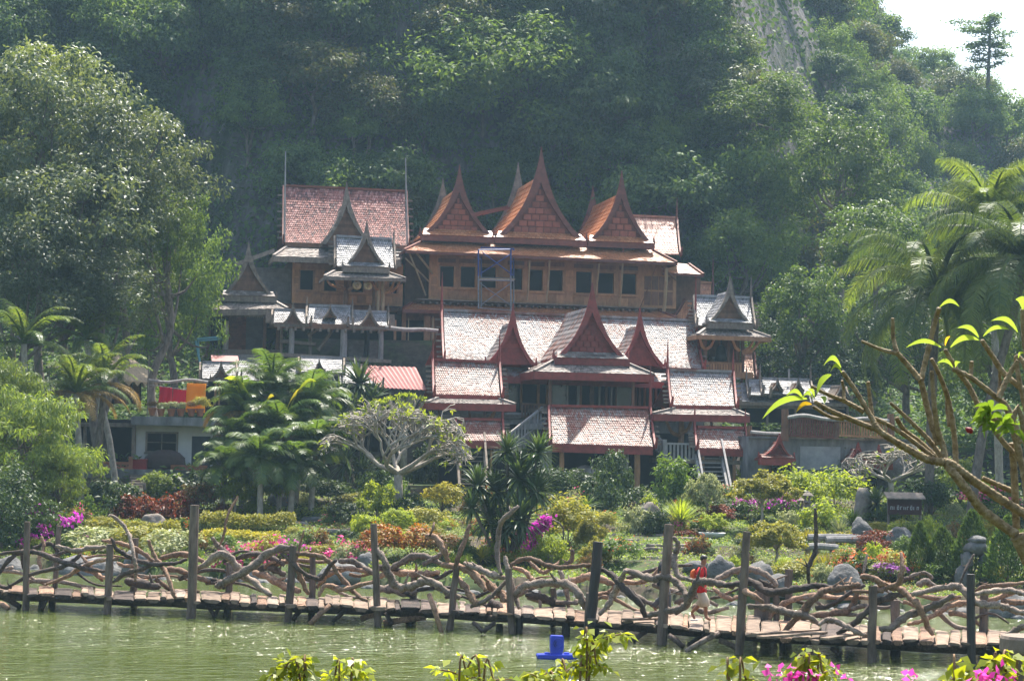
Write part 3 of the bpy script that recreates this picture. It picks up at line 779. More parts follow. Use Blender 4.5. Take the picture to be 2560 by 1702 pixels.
def posts(b, L_, d, mat, w=None, name='post', round_=True):
    """L_: (x0, y0, x1, y1) pixel boxes of upright posts"""
    for i, (x0, y0, x1, y1) in enumerate(L_):
        p = b.L((x0+x1)/2, y0, d); q = b.L((x0+x1)/2, y1, d); r = abs(b.L(x1, y0, d).x-b.L(x0, y0, d).x)/2
        m = MB()
        if round_: m.tube(smooth_pts([(p.x, d, q.z), (p.x+r*0.15, d, (p.z+q.z)/2), (p.x, d, p.z)], 3), [r*1.1, r*1.05, r, r, r*0.98, r*0.95, r*0.92], 8)
        else: m.box(p.x-r, d-r, q.z, p.x+r, d+r, p.z)
        m.build(name, mat, b.root, smooth=False)
def pbeam(b, x0, y0, x1, y1, d, w, h, mat, name='beam', d2=None, parent=None):
    m = MB(); m.beam(b.L(x0, y0, d), b.L(x1, y1, d if d2 is None else d2), w, h); return m.build(name, mat, parent or b.root)
def railing(b, x0, y0, x1, y1, hgt_px, d, mat, n, name='railing', d2=None, sw=0.1, rw=0.09, parent=None):
    """top rail from (x0,y0) to (x1,y1), slats hanging down hgt_px; every slat a piece"""
    d2 = d if d2 is None else d2
    A = b.L(x0, y0, d); B = b.L(x1, y1, d2); C = b.L(x0, y0+hgt_px, d); D = b.L(x1, y1+hgt_px, d2)
    m = MB(); m.beam(A, B, rw, rw); m.beam(C, D, rw, rw); r_ = m.build(name, mat, parent or b.root)
    me = None
    for i in range(n):
        u = (i+0.5)/n; p = A.lerp(B, u); q = C.lerp(D, u); m = MB()
        m.hexa([(p.x-sw/2, p.y-0.015, q.z+0.03), (p.x+sw/2, p.y-0.015, q.z+0.03), (p.x+sw/2, p.y+0.015, q.z+0.03), (p.x-sw/2, p.y+0.015, q.z+0.03)],
               [(p.x-sw/2, p.y-0.015, p.z-0.03), (p.x+sw/2, p.y-0.015, p.z-0.03), (p.x+sw/2, p.y+0.015, p.z-0.03), (p.x-sw/2, p.y+0.015, p.z-0.03)])
        m.build('slat', mat, r_)
    return r_
def stairs(b, xl, yt, xr, yb, d_top, d_bot, n, mat, rail=None, name='stairs', lean=0):
    """ladder stair: stringers and one tread each"""
    A = b.L(xl[0], yt, d_top); B = b.L(xr[0], yt, d_top); C = b.L(xl[1], yb, d_bot); D = b.L(xr[1], yb, d_bot)
    for p, q in ((A, C), (B, D)):
        m = MB(); m.beam(p, q, 0.1, 0.3); m.build('stringer', mat, b.root)
        m = MB(); k = Vector((0, -0.1, 0.75)); m.beam(p+k, q+k, 0.09, 0.1); m.build('hand_rail', mat, b.root)
    for i in range(n):
        u = (i+0.5)/n; p = A.lerp(C, u); q = B.lerp(D, u); m = MB()
        m.box(p.x, p.y-0.14, p.z-0.02, q.x, p.y+0.14, p.z+0.03); m.build('tread', mat, b.root)
def battens(b, x0, y0, x1, y1, d, nx, rows, mat, parent):
    """raised panel boards on a timber wall: one object each"""
    p = b.L(x0, y0, d); q = b.L(x1, y1, d)
    for (fa, fb) in rows:
        za = p.z+(q.z-p.z)*fb; zb_ = p.z+(q.z-p.z)*fa
        for i in range(nx):
            xa = p.x+(q.x-p.x)*(i+0.06)/nx; xb = p.x+(q.x-p.x)*(i+0.94)/nx
            m = MB(); m.box(xa, d-0.03, za, xb, d-0.002, zb_); m.build('board', mat, parent)
# ================================================================ UPPER HOUSE with three gables (orange tiles)
UH = Bld('timber_house', 'big wooden house with three tall brown gables over a bright orange eave', 'house', 1350, 106, 10.6)
b = UH
WO = [(1100.5,665,1134,717),(1152,666,1187,719),(1205,668,1239,720),(1275,671,1305,724),(1324,674,1356,727),(1373,675,1406,728),(1440,679,1478,733),(1495,682,1534,734),(1553,684,1590,736)]
wl, ops, ext = wall(b, 1074, 632, 1690, 772, 0.0, 0.16, M_TEAK, WO)
for o in ops: window(b, o, 0.0, M_TEAK)
# boards between the openings: below the sills, lintels, piers
for i, (x0, y0, x1, y1) in enumerate(WO):
    battens(b, x0-8, y1+8, x1+8, y1+32, 0.0, 2, [(0.05, 0.92)], M_TEAK, wl)
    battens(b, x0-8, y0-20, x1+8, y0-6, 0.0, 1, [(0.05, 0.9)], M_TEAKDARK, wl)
for i in range(len(WO)-1):
    xa, xb = WO[i][2]+5, WO[i+1][0]-5
    yy = (WO[i][1]+WO[i+1][1])/2
    if xb-xa > 9: battens(b, xa+1, yy-2, xb-1, yy+52, 0.0, 2 if xb-xa > 24 else 1, [(0.02, 0.3), (0.35, 0.6), (0.65, 0.98)], M_TEAK, wl)
battens(b, 1610, 690, 1682, 766, 0.0, 4, [(0.0, 0.46), (0.52, 0.98)], M_TEAKDARK, wl)
battens(b, 1078, 664, 1092, 742, 0.0, 1, [(0.0, 0.3), (0.35, 0.6), (0.65, 1)], M_TEAK, wl)
# side rooms, set back, and the body of the house
m = MB(); p = b.L(1014, 640, 1.3); q = b.L(1080, 770, 1.3); m.box(p.x, 1.3, q.z, q.x, 1.45, p.z); m.build('side_wall', M_TEAKDARK, b.root)
p = b.L(1074, 632, 0); q = b.L(1690, 772, 0)
m = MB(); m.box(p.x+0.02, 0.17, q.z, p.x+0.17, 7, p.z); m.box(q.x-0.17, 0.17, q.z, q.x-0.02, 7, p.z); m.box(p.x, 7, q.z, q.x, 7.15, p.z); m.box(p.x+0.02, 0.17, q.z-0.25, q.x-0.02, 7, q.z-0.02)
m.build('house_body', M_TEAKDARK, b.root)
# main eave and its underside
skirt(b, (1055, 605), (1632, 626), (1011, 626), (1692, 657), -0.1, -1.75, T_ORANGE, M_BROWNRED, 9, 92, fascia=0.14, hip=3.0, rafters=30)
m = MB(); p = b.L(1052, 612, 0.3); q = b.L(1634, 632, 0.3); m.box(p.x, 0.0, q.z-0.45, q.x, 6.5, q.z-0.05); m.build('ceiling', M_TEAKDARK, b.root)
# gables
gable(b, (1149, 412), (1052, 592), (1238, 592), -0.5, 5.2, M_BROWNRED, M_BROWNRED, T_ORANGE, 8, apron_h=0.45, rear=M_GREYWOOD, seed=2)
gable(b, (1353.5, 367), (1236, 598), (1464, 601), -0.6, 6.0, M_BROWNRED, M_BROWNRED, T_ORANGE, 9, apron_h=0.45, rear=M_GREYWOOD, seed=3)
gable(b, (1554.5, 427), (1468, 606), (1633, 609), -0.5, 6.4, M_BROWNRED, M_BROWNRED, T_ORANGE, 7, apron_h=0.42, rear=True, seed=4)
m = MB(); m.beam(b.L(1185, 540, 3), b.L(1275, 520, 3), 0.1, 0.12); m.beam(b.L(1186, 534, 4.5), b.L(1270, 516, 4.5), 0.08, 0.1); m.build('tie_beam', M_BROWNRED, b.root)
# right wing roofs
slope_roof(b, (1576, 541), (1688, 546), (1560, 634), (1697, 636), 3.2, -0.4, tilemat('tiles_salmon', [(0.1, (0.3, 0.12, 0.07)), (0.5, (0.4, 0.18, 0.115)), (0.9, (0.47, 0.25, 0.17))], 0.4, 0.55, 0.4, 0.3), M_BROWNRED, 12, 18, spire=(0, 1.2), seed=5, pegs=False)
skirt(b, (1664, 655), (1722, 661), (1662, 682), (1758, 687), 1.0, -0.3, T_ORANGE, M_BROWNRED, 5, 14, fascia=0.12, hip=1.5, seed=6)
m = MB(); p = b.L(1684, 668, 1.4); q = b.L(1750, 800, 1.4); m.box(p.x, 1.4, q.z, q.x, 1.6, p.z); m.build('wing_wall', M_TEAKDARK, b.root)
slope_roof(b, (1733, 706), (1778, 709), (1682, 800), (1776, 806), 2.4, -0.2, T_ORANGE, M_BROWNRED, 14, 14, spire=(0, 1.7), seed=7, pegs=False, name='wing_roof')
# foot of the wall: ledge on brackets, lower apron roof
m = MB(); m.beam(b.L(1040, 748, -0.35), b.L(1640, 772, -0.35), 0.7, 0.06); m.build('ledge', M_GREYWOOD, b.root)
for i in range(34):
    u = (i+0.5)/34; p = b.L(1050+u*585, 752+u*22, -0.62); m = MB(); m.box(p.x-0.05, -0.66, p.z-0.13, p.x+0.05, -0.05, p.z-0.02); m.build('bracket', M_GREYWOOD, b.root)
skirt(b, (1030, 758), (1648, 778), (1008, 773), (1690, 795), -0.1, -1.5, T_ORANGE, M_BROWNRED, 5, 92, fascia=0.18, hip=2.0, seed=8)
# lower storey: dark hall, posts
m = MB(); p = b.L(1010, 778, 1.0); q = b.L(1690, 935, 1.0); m.box(p.x, 1.0, q.z, q.x, 1.2, p.z); m.build('lower_wall', M_TEAKDARK, b.root)
m = MB(); p = b.L(1014, 800, 0.9); q = b.L(1058, 905, 0.9); m.box(p.x, 0.88, q.z, q.x, 0.98, p.z); m.build('doorway_shade', M_DARK, b.root)  # black sheet, the shade of the hall put into its colour
posts(b, [(1005, 778, 1015, 912), (1060, 790, 1075, 912), (1079, 795, 1086, 912), (985, 800, 991, 905)], -0.6, M_TEAK, round_=False)
posts(b, [(1020, 795, 1023, 905), (1081, 790, 1084, 905)], -1.0, M_BAMBOO, name='bamboo_post')
# bamboo props and struts
for i, (x0, y0, x1, y1, r) in enumerate([(1324, 650, 1318, 750, .05), (1374, 650, 1366, 755, .05), (1498, 658, 1489, 735, .05), (1557, 658, 1549, 766, .05), (1666, 670, 1660, 778, .1), (1023, 632, 1064, 738, .05), (1013, 645, 1072, 704, .045), (1042, 634, 1081, 684, .06), (1640, 665, 1600, 770, .03), (1655, 668, 1690, 700, .05)]):
    m = MB(); d1 = -1.45 if i < 5 else -1.2; m.tube(smooth_pts([b.L(x0, y0, d1), b.L((x0+x1)/2+1, (y0+y1)/2, (d1-0.7)/2), b.L(x1, y1, -0.7 if i < 5 else -0.05)], 3), r, 6)
    m.build('bamboo_prop', M_BAMBOO if i < 8 else M_TEAKDARK, b.root)

# scaffold standing against it
SB = Bld('scaffold_tower', 'blue and grey steel scaffold tower standing against the orange eave', 'scaffold', 1240, 103.6, 11.2)
for x, y0, yb_ in ((1196, 624, 772), (1203, 618, 770), (1277, 622, 778), (1284, 622, 775)):
    for seg, mt in (((y0, 690), M_BLUEPAINT), ((690, yb_), M_STEEL)):
        m = MB(); d = 0.0 if x in (1196, 1277) else 0.9; m.tube([SB.L(x, seg[0], d), SB.L(x, seg[1], d)], 0.045, 6); m.build('leg', mt, SB.root)
for (x0, y0, x1, y1, d, mt, r) in [(1196, 625, 1277, 624, 0, M_BLUEPAINT, .04), (1203, 619, 1284, 622, .9, M_BLUEPAINT, .04), (1196, 700, 1284, 702, 0, M_STEEL, .05), (1203, 694, 1284, 697, .9, M_STEEL, .04), (1205, 630, 1282, 688, 0, M_BLUEPAINT, .03), (1277, 635, 1200, 685, 0, M_BLUEPAINT, .03), (1200, 708, 1277, 764, 0, M_STEEL, .025), (1277, 708, 1200, 764, 0, M_STEEL, .025), (1198, 770, 1280, 776, 0, M_STEEL, .03), (1196, 650, 1203, 648, 0, M_BLUEPAINT, .03), (1277, 655, 1284, 653, 0, M_BLUEPAINT, .03)]:
    m = MB(); m.tube([SB.L(x0, y0, d), SB.L(x1, y1, d)], r, 6); m.build('brace', mt, SB.root)
m = MB(); m.beam(SB.L(1196, 698, 0.4), SB.L(1284, 700, 0.4), 0.8, 0.05); m.build('plank', M_BAMBOO, SB.root)

# ================================================================ LEFT UPPER HOUSE (pink-red tiles)
LH = Bld('timber_house', 'wooden house under a steep patchy pink and grey tiled roof', 'house', 860, 104, 10.4)
b = LH
slope_roof(b, (713, 466), (1012, 480), (712, 607), (1017, 616), 3.0, 0.3, T_PINK, M_BROWNRED, 26, 66, sag=0.3, ends=True, pegs=True, seed=11, ridge_mat=M_BRICK)
for x0, y0, x1, y1 in ((714, 379, 711, 605), (1014, 395, 1018, 612)):
    m = MB(); m.tube([b.L(x0, y0, 0.2), b.L(x1, y1, 0.2)], [0.03, 0.06], 6); m.build('roof_pole', M_SILVERWOOD, b.root)
m = MB(); p = b.L(712, 606, 0.25); q = b.L(1017, 620, 0.25); m.beam(p-Vector((0, 0, .12)), q-Vector((0, 0, .0)), 0.12, 0.26); m.build('fascia_board', M_TEAKDARK, b.root)
skirt(b, (716, 619), (1012, 628), (684, 641), (1000, 652), 0.2, -1.5, T_BROWN, M_GREYWOOD, 6, 60, fascia=0.28, hip=3.0, seed=12)
# shed roof at the left with its grey block wall
S = Surf(b.L(684, 622, 0.5), b.L(690, 622, 3.5), b.L(590, 660, 0.5), b.L(594, 657, 3.5), 0.05)
rf = sheet(S, 1, 2, 0, M_GREYWOOD, b.root, 'shed_roof')
m = MB(); m.beam(b.L(588, 662, 0.3), b.L(686, 626, 0.3), 0.1, 0.22); m.build('edge_beam', M_GREYWOOD, rf)
p = b.L(640, 668, 1.0); q = b.L(728, 772, 1.0)
bk = MB(); bk.box(p.x, 1.06, q.z, q.x, 1.2, p.z); bw = bk.build('block_wall', M_BLOCK, b.root)
nr, ncx = 9, 5
for j in range(nr):
    for i in range(ncx):
        x0 = p.x+(q.x-p.x)*(i+(0.5 if j % 2 else 0))/ncx; x1 = min(q.x, x0+(q.x-p.x)/ncx-0.02); z0 = q.z+(p.z-q.z)*j/nr; z1 = q.z+(p.z-q.z)*(j+1)/nr-0.02
        if x1-x0 < 0.1: continue
        m = MB(); m.box(x0, 1.0, z0, x1, 1.06, z1); m.build('block', M_BLOCK, bw)
LO = [(751, 675, 782, 725), (811, 677, 841, 728), (879, 690, 908, 731), (973, 704, 992, 734)]
wl, ops, ext = wall(b, 732, 652, 1006, 766, 0.0, 0.15, M_TEAK, LO)
for i, o in enumerate(ops): window(b, o, 0.0, M_TEAK, bars=1 if i == 3 else 0)
battens(b, 735, 734, 1003, 762, 0.0, 12, [(0.02, 0.95)], M_TEAK, wl)
battens(b, 735, 656, 1003, 668, 0.0, 9, [(0.0, 0.95)], M_TEAKDARK, wl)
for xa, xb in ((735, 746), (787, 806), (846, 874), (912, 968)):
    battens(b, xa, 674, xb, 730, 0.0, 1 if xb-xa < 15 else (2 if xb-xa < 30 else 4), [(0, 0.3), (0.36, 0.62), (0.68, 1)], M_TEAK, wl)
p = b.L(732, 652, 0); q = b.L(1006, 766, 0)
m = MB(); m.box(p.x+0.02, 0.16, q.z, p.x+0.15, 5, p.z); m.box(q.x-0.15, 0.16, q.z, q.x-0.02, 5, p.z); m.box(p.x, 5, q.z, q.x, 5.15, p.z); m.box(p.x, 0.16, p.z, q.x, 5, p.z+0.1); m.box(p.x-1, 0.4, q.z-0.3, q.x, 5, q.z-0.02)
m.build('house_body', M_TEAKDARK, b.root)
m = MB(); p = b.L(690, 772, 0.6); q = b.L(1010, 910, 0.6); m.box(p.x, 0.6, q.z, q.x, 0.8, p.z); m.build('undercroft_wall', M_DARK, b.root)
# front gable of that house
gable(b, (867, 454), (800, 612), (936, 613), -0.9, 3.0, M_GREYWOOD, M_TEAKDARK, T_BROWN, 0, hooks=False, seed=13, brd=1.15)

# ================================================================ GONG PAVILION
GP = Bld('gong_pavilion', 'open pavilion with grey tiled roof and hanging gongs before the pink roof', 'pavilion', 915, 100.5, 10.0)
b = GP
slope_roof(b, (841, 592), (980, 600), (842, 666), (985, 670), 1.9, 0.25, T_GREY, M_GREYWOOD, 14, 28, sag=0.35, spire=(0.0, 0.7), seed=21)
gable(b, (917, 551), (858, 667), (972, 670), -0.75, 1.8, M_GREYWOOD, M_TEAKDARK, T_GREY, 0, apron_h=0.3, apron_mat=T_GREY, seed=22, hooks=True)
skirt(b, (836, 679), (967, 682), (812, 692), (1013, 697), -0.4, -1.4, T_BROWN, M_GREYWOOD, 5, 36, fascia=0.16, hip=2.4, seed=23, rafters=9)
m = MB(); p = b.L(838, 684, 0.4); q = b.L(975, 690, 0.4); m.box(p.x, -0.7, q.z-0.1, q.x, 1.6, q.z); m.build('ceiling', M_TEAKDARK, b.root)
posts(b, [(859, 700, 872, 782), (931, 702, 938, 780)], 0.2, M_TEAKDARK)
posts(b, [(942, 704, 950, 780), (953, 704, 962, 780)], -0.3, M_BAMBOO)
for x0, y0, x1, y1 in ((862, 722, 838, 702), (872, 724, 890, 702), (962, 730, 985, 703), (950, 726, 930, 704), (955, 735, 1000, 704), (850, 718, 818, 702)):
    m = MB(); m.tube(smooth_pts([b.L(x0, y0, -0.2), b.L(x0*0.35+x1*0.65, y0*0.7+y1*0.3, -0.5), b.L(x1, y1, -1.0)], 3), [0.09, .085, .08, .07, .07, .06, .05], 6); m.build('bracket', M_TEAK, b.root)
GPb = b
# ================================================================ LEFT GABLED PAVILION
LP = Bld('gabled_pavilion', 'wooden pavilion with one broad brown gable and grey shingle eave at far left', 'pavilion', 620, 100, 8.9)
b = LP
gable(b, (622, 601), (552, 741), (690, 742), -0.6, 3.4, M_GREYWOOD, M_TEAKDARK, T_BROWN, 0, apron_h=0.34, apron_mat=T_BROWN, seed=31, panel_mat=M_TEAKDARK)
skirt(b, (549, 753), (686, 754), (501, 775), (718, 772), -0.4, -1.7, T_BROWN, M_GREYWOOD, 6, 46, fascia=0.3, hip=2.6, seed=32)
m = MB(); p = b.L(508, 780, -1.5); q = b.L(712, 790, -1.5); m.box(p.x, -1.55, q.z-0.05, q.x, -1.45, q.z+0.1)
for i in range(40): 
    x = p.x+(q.x-p.x)*(i+.5)/40; m.add([(x-.06, -1.56, q.z-.04), (x+.06, -1.56, q.z-.04), (x, -1.56, q.z-.16)], [(0, 1, 2)])
m.build('fretwork_trim', M_GREYWOOD, b.root)
m = MB(); p = b.L(520, 785, 0); q = b.L(700, 800, 0); m.box(p.x, -1.2, p.z-0.05, q.x, 2.5, p.z+0.05); m.build('ceiling', M_TEAKDARK, b.root)
p = b.L(572, 790, 0.2); q = b.L(614, 874, 0.2)
m = MB(); m.box(p.x, 0.26, q.z, q.x, 0.4, p.z); bw = m.build('brick_wall', M_BRICK, b.root)
for j in range(14):
    for i in range(5):
        x0 = p.x+(q.x-p.x)*(i+(0.5 if j % 2 else 0))/5; x1 = min(q.x, x0+(q.x-p.x)/5-0.015); z0 = q.z+(p.z-q.z)*j/14
        if x1-x0 < .05: continue
        m = MB(); m.box(x0, 0.2, z0, x1, 0.26, z0+(p.z-q.z)/14-0.02); m.build('brick', M_BRICK, bw)
p = b.L(614, 790, 0.3); q = b.L(656, 874, 0.3); m = MB(); m.box(p.x, 0.3, q.z, q.x, 0.36, p.z); m.build('door', plain('grey_door', (.12, .11, .115), None, 5), b.root)
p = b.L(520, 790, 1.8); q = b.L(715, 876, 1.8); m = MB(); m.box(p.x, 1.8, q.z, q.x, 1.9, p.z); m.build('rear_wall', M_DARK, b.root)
posts(b, [(518, 788, 527, 874), (658, 788, 667, 874), (690, 788, 700, 874)], -1.2, M_TEAKDARK)
posts(b, [(558, 802, 572, 873)], -0.9, M_BARKPALE, name='tree_post')
pbeam(b, 514, 878, 704, 880, -1.3, 0.25, 0.22, M_GREYWOOD, 'floor_beam'); pbeam(b, 530, 889, 720, 892, -1.35, 0.2, 0.2, M_SILVERWOOD, 'floor_beam')
m = MB(); p = b.L(515, 886, -1); q = b.L(715, 893, -1); m.box(p.x, -1.2, q.z, q.x, 3, q.z+0.12); m.build('floor', M_GREYWOOD, b.root)
m = MB(); m.beam(b.L(514, 890, -1.2), b.L(527, 872, -1.2), .12, .12); m.build('knee_brace', M_GREYWOOD, b.root)
for x in (535, 600, 690): posts(b, [(x, 893, x+10, 960)], -0.8, M_GREYWOOD, name='stilt')
m = MB(); P_ = b.L
pp = MB(); pp.tube([P_(553, 842, -1.45), P_(492, 847, -1.45)], .055, 6); pp.tube([P_(495, 848, -1.4), P_(498, 900, -1.4)], .06, 6); pp.tube([P_(489, 852, -1.5), P_(500, 905, -1.5)], .06, 6); pp.tube([P_(553, 848, -1.5), P_(495, 852, -1.5)], .045, 6)
o = pp.build('water_pipe', M_TEALPIPE); o.location = b.O; o.rotation_euler = (0, 0, YAW)
tag(o, 'pale blue water pipe bent around the corner of the left gabled pavilion', 'pipe')
# ================================================================ GATE ROOF in front of the gong pavilion
b = GR = Bld('gate_pavilion', 'small open shelter with three little gables on its grey tiled roof', 'pavilion', 826, 97.5, 8.2)
for i, (tl, tr, bl, br, sp) in enumerate([((686, 776), (770, 778), (684, 808), (772, 810), (0, 0)), ((876, 779), (966, 782), (874, 813), (968, 817), (0, .5)), ((772, 765), (876, 768), (770, 812), (876, 814), (.5, .5))]):
    slope_roof(b, tl, tr, bl, br, 1.3, -0.6 if i < 2 else -0.5, T_GREY, M_GREYWOOD, 8 if i < 2 else 10, 16 if i < 2 else 20, sag=0.15, spire=sp, pegs=(i != 2), seed=40+i, board=0.12, fascia=0.14)
gable(b, (733, 754), (708, 807), (757, 808), -0.75, 1.2, M_GREYWOOD, M_TEAKDARK, None, 0, seed=41, hooks=False)
gable(b, (826, 759), (808, 793), (843, 794), -0.4, 0.8, M_GREYWOOD, M_TEAKDARK, None, 0, seed=42, hooks=False)
gable(b, (925, 760), (899, 812), (948, 813), -0.75, 1.2, M_GREYWOOD, M_TEAKDARK, None, 0, seed=43, hooks=False)
pbeam(b, 686, 812, 968, 821, -0.5, 0.2, 0.26, M_TEAKDARK, 'eave_beam')
for i in range(13):
    x = 696+i*21; p = b.L(x, 814+i*0.7, -0.62); m = MB(); m.box(p.x-.06, -0.75, p.z-0.22, p.x+.06, -0.4, p.z-0.05); m.build('rafter_end', M_GREYWOOD, b.root)
posts(b, [(722, 816, 736, 900), (850, 820, 868, 905), (946, 820, 959, 912)], -0.4, M_SILVERWOOD)
posts(b, [(700, 816, 708, 900)], 0.6, M_GREYWOOD)
posts(b, [(910, 822, 924, 892)], -0.1, M_DARK, name='charred_post')
for x0, y0, x1, y1, d in ((700, 852, 790, 860, .2), (770, 838, 800, 816, .4), (775, 836, 775, 892, .4), (795, 875, 834, 818, .5), (700, 852, 722, 852, .4)):
    m = MB(); m.tube([b.L(x0, y0, d), b.L((x0+x1)/2+1, (y0+y1)/2+1, d), b.L(x1, y1, d)], [.11, .1, .09], 6); m.build('rail_log', M_GREYWOOD, b.root)
pbeam(b, 690, 888, 970, 906, 0.5, 2.4, 0.18, M_GREYWOOD, 'floor')
m = MB(); rg = random.Random(77)
p = b.L(872, 850, 0.8); q = b.L(944, 904, 0.8); m = MB(); m.box(p.x, .86, q.z, q.x, 1.0, p.z); bw = m.build('block_wall', M_BLOCK, b.root)
for j in range(7):
    for i in range(6):
        x0 = p.x+(q.x-p.x)*(i+(.5 if j % 2 else 0))/6; x1 = min(q.x, x0+(q.x-p.x)/6-.02); z0 = q.z+(p.z-q.z)*j/7
        if x1-x0 > .06: m = MB(); m.box(x0, .8, z0, x1, .86, z0+(p.z-q.z)/7-.02); m.build('block', M_BLOCK, bw)
# log beam across to the red house
m = MB(); p = b.L(962, 819, -0.6); q = b.L(1100, 828, -0.6); m.tube(smooth_pts([p, p.lerp(q, .4)+Vector((0, 0, -.04)), p.lerp(q, .7)+Vector((0, 0, .03)), q], 3), [.13, .13, .12, .12, .13, .12, .11, .11, .11, .1], 7)
o = m.build('log', M_SILVERWOOD); o.location = b.O; o.rotation_euler = (0, 0, YAW); tag(o, 'long pale log spanning level from the small grey shelter to the red house roof', 'log')

# ================================================================ LOWER GREY ROOF ROW
b = LR = Bld('gallery', 'low covered gallery with stepped grey tiled roofs under the shelter', 'gallery', 720, 94, 4.6)
for i, (tl, tr, bl, br, r, c) in enumerate([((506, 907), (597, 909), (505, 946), (597, 948), 8, 18), ((597, 901), (760, 906), (597, 950), (760, 955), 9, 30), ((752, 894), (855, 897), (752, 930), (855, 933), 8, 20), ((855, 909), (898, 911), (800, 957), (898, 960), 9, 18), ((898, 922), (951, 925), (898, 962), (951, 965), 8, 12)]):
    slope_roof(b, tl, tr, bl, br, 1.2+0.02*i, -0.7-(0.15 if i == 2 else 0.01*i), T_GREY, M_GREYWOOD, r, c, sag=0.1, pegs=False, seed=50+i, board=0.1, fascia=0.12, pointed=False)
gable(b, (553, 902), (527, 945), (580, 946), -0.85, 1.2, M_GREYWOOD, M_TEAKDARK, None, 0, seed=55)
gable(b, (798, 897), (784, 926), (816, 927), -0.9, 1.0, M_GREYWOOD, M_TEAKDARK, None, 0, seed=56, hooks=False)
m = MB(); p = b.L(530, 898, 1.5); q = b.L(598, 908, 1.5); m.hexa([(p.x, 1.5, q.z), (q.x, 1.5, q.z), (q.x, 2.6, p.z+.2), (p.x, 2.6, p.z+.2)], [(p.x, 1.5, q.z+.05), (q.x, 1.5, q.z+.05), (q.x, 2.6, p.z+.25), (p.x, 2.6, p.z+.25)])
M_CORR = plain('red_metal_sheet', (.34, .095, .08), (.2, .065, .055), 3, .5, .5)
m.build('metal_roof', M_CORR, b.root)
posts(b, [(536, 948, 542, 1012), (546, 948, 551, 1012), (572, 950, 577, 1015), (660, 955, 668, 1050), (770, 957, 778, 1050), (860, 958, 868, 1050), (935, 962, 943, 1050)], -0.5, M_TEAKDARK)
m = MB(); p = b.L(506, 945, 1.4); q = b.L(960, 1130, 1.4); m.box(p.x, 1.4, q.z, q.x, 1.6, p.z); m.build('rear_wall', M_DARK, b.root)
pbeam(b, 520, 1040, 960, 1056, 0.4, 2.2, 0.2, M_GREYWOOD, 'floor')
# red corrugated roof
m = MB(); A = b.L(896, 913, 1.4); B_ = b.L(1040, 918, 1.4); C_ = b.L(945, 968, -0.9); D_ = b.L(1068, 975, -0.9); n = 24
for i in range(n):
    u0, u1 = i/n, (i+1)/n; k0 = .03 if i % 2 else -.02; k1 = -.02 if i % 2 else .03; z = Vector((0, 0, 1))
    a0, a1, c0, c1 = A.lerp(B_, u0)+z*k0, A.lerp(B_, u1)+z*k1, C_.lerp(D_, u0)+z*k0, C_.lerp(D_, u1)+z*k1
    m.hexa([c0-z*.03, c1-z*.03, a1-z*.03, a0-z*.03], [c0, c1, a1, a0])
m.build('metal_roof', M_CORR, b.root)

# ================================================================ FRONT RED HOUSE
b = FH = Bld('red_house', 'large dark red Thai wooden house with silvery tiled roofs and three red gables', 'house', 1480, 91, 2.6)
W_ = M_REDWOOD
slope_roof(b, (1109, 777), (1734, 803), (1115, 900), (1754, 922), 3.6, 0.6, T_SILVER, W_, 30, 128, sag=0.42, spire=(1.9, 2.4), seed=61)
skirt(b, (1160, 913), (1668, 934), (1120, 937), (1690, 956), 0.45, -0.8, T_SILVER, W_, 5, 90, fascia=0.3, hip=2.5, seed=62)
gable(b, (1283, 758), (1215, 909), (1339, 912), -0.75, 2.4, W_, W_, T_SILVER, 0, apron_h=0.0, seed=63, brd=1.15)
gable(b, (1600, 769), (1540, 911), (1661, 915), -0.75, 2.4, W_, W_, T_SILVER, 0, seed=64, brd=1.15)
gable(b, (1481, 707), (1386, 895), (1570, 900), -2.6, 5.2, W_, W_, T_SILVER, 8, apron_h=0.36, apron_mat=T_BROWN, seed=65, panel_mat=M_REDWOOD, brd=1.05)
skirt(b, (1384, 903), (1562, 907), (1336, 929), (1633, 937), -2.4, -3.6, T_BROWN, W_, 6, 66, fascia=0.34, hip=3.0, seed=66)
m = MB(); p = b.L(1384, 912, -2.4); q = b.L(1565, 916, -2.4); m.box(p.x-.3, -3.0, q.z-.25, q.x+.3, 0.4, q.z-.12); m.build('ceiling', M_TEAKDARK, b.root)
m = MB(); p = b.L(1165, 935, .6); q = b.L(1690, 950, .6); m.box(p.x, .3, p.z-.2, q.x, 5, p.z-.05); m.build('ceiling', M_TEAKDARK, b.root)
# verandah wall: dark rooms, slim mullions, glazed bays
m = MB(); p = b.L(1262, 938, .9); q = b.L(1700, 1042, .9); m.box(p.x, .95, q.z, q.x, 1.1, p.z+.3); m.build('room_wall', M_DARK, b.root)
for x in (1419, 1446, 1452, 1478, 1482, 1499, 1516, 1529, 1541, 1590, 1600, 1612, 1628, 1640):
    p = b.L(x, 936, -.6 if x < 1580 else .4); q = b.L(x, 1020, -.6 if x < 1580 else .4); r = .045 if x % 2 else .06; m = MB(); m.box(p.x-r, p.y-.05, q.z, p.x+r, p.y+.05, p.z); m.build('mullion', M_SILVERWOOD if x in (1419, 1446, 1499, 1529) else M_TEAKDARK, b.root)
M_GREENGLASS = plain('green_tinted_glass', (.03, .05, .04), (.015, .025, .02), 3, .12, .8)
for x0, x1 in ((1382, 1417), (1544, 1578), (1272, 1300)):
    d = -.55 if x0 > 1300 else .5; p = b.L(x0, 940, d); q = b.L(x1, 1022, d); m = MB(); m.box(p.x, d, q.z, q.x, d+.04, p.z); m.build('glass_panel', M_GREENGLASS, b.root)
posts(b, [(1372, 930, 1379, 1120), (1580, 938, 1586, 1120)], -2.9, M_TEAKDARK, round_=False)
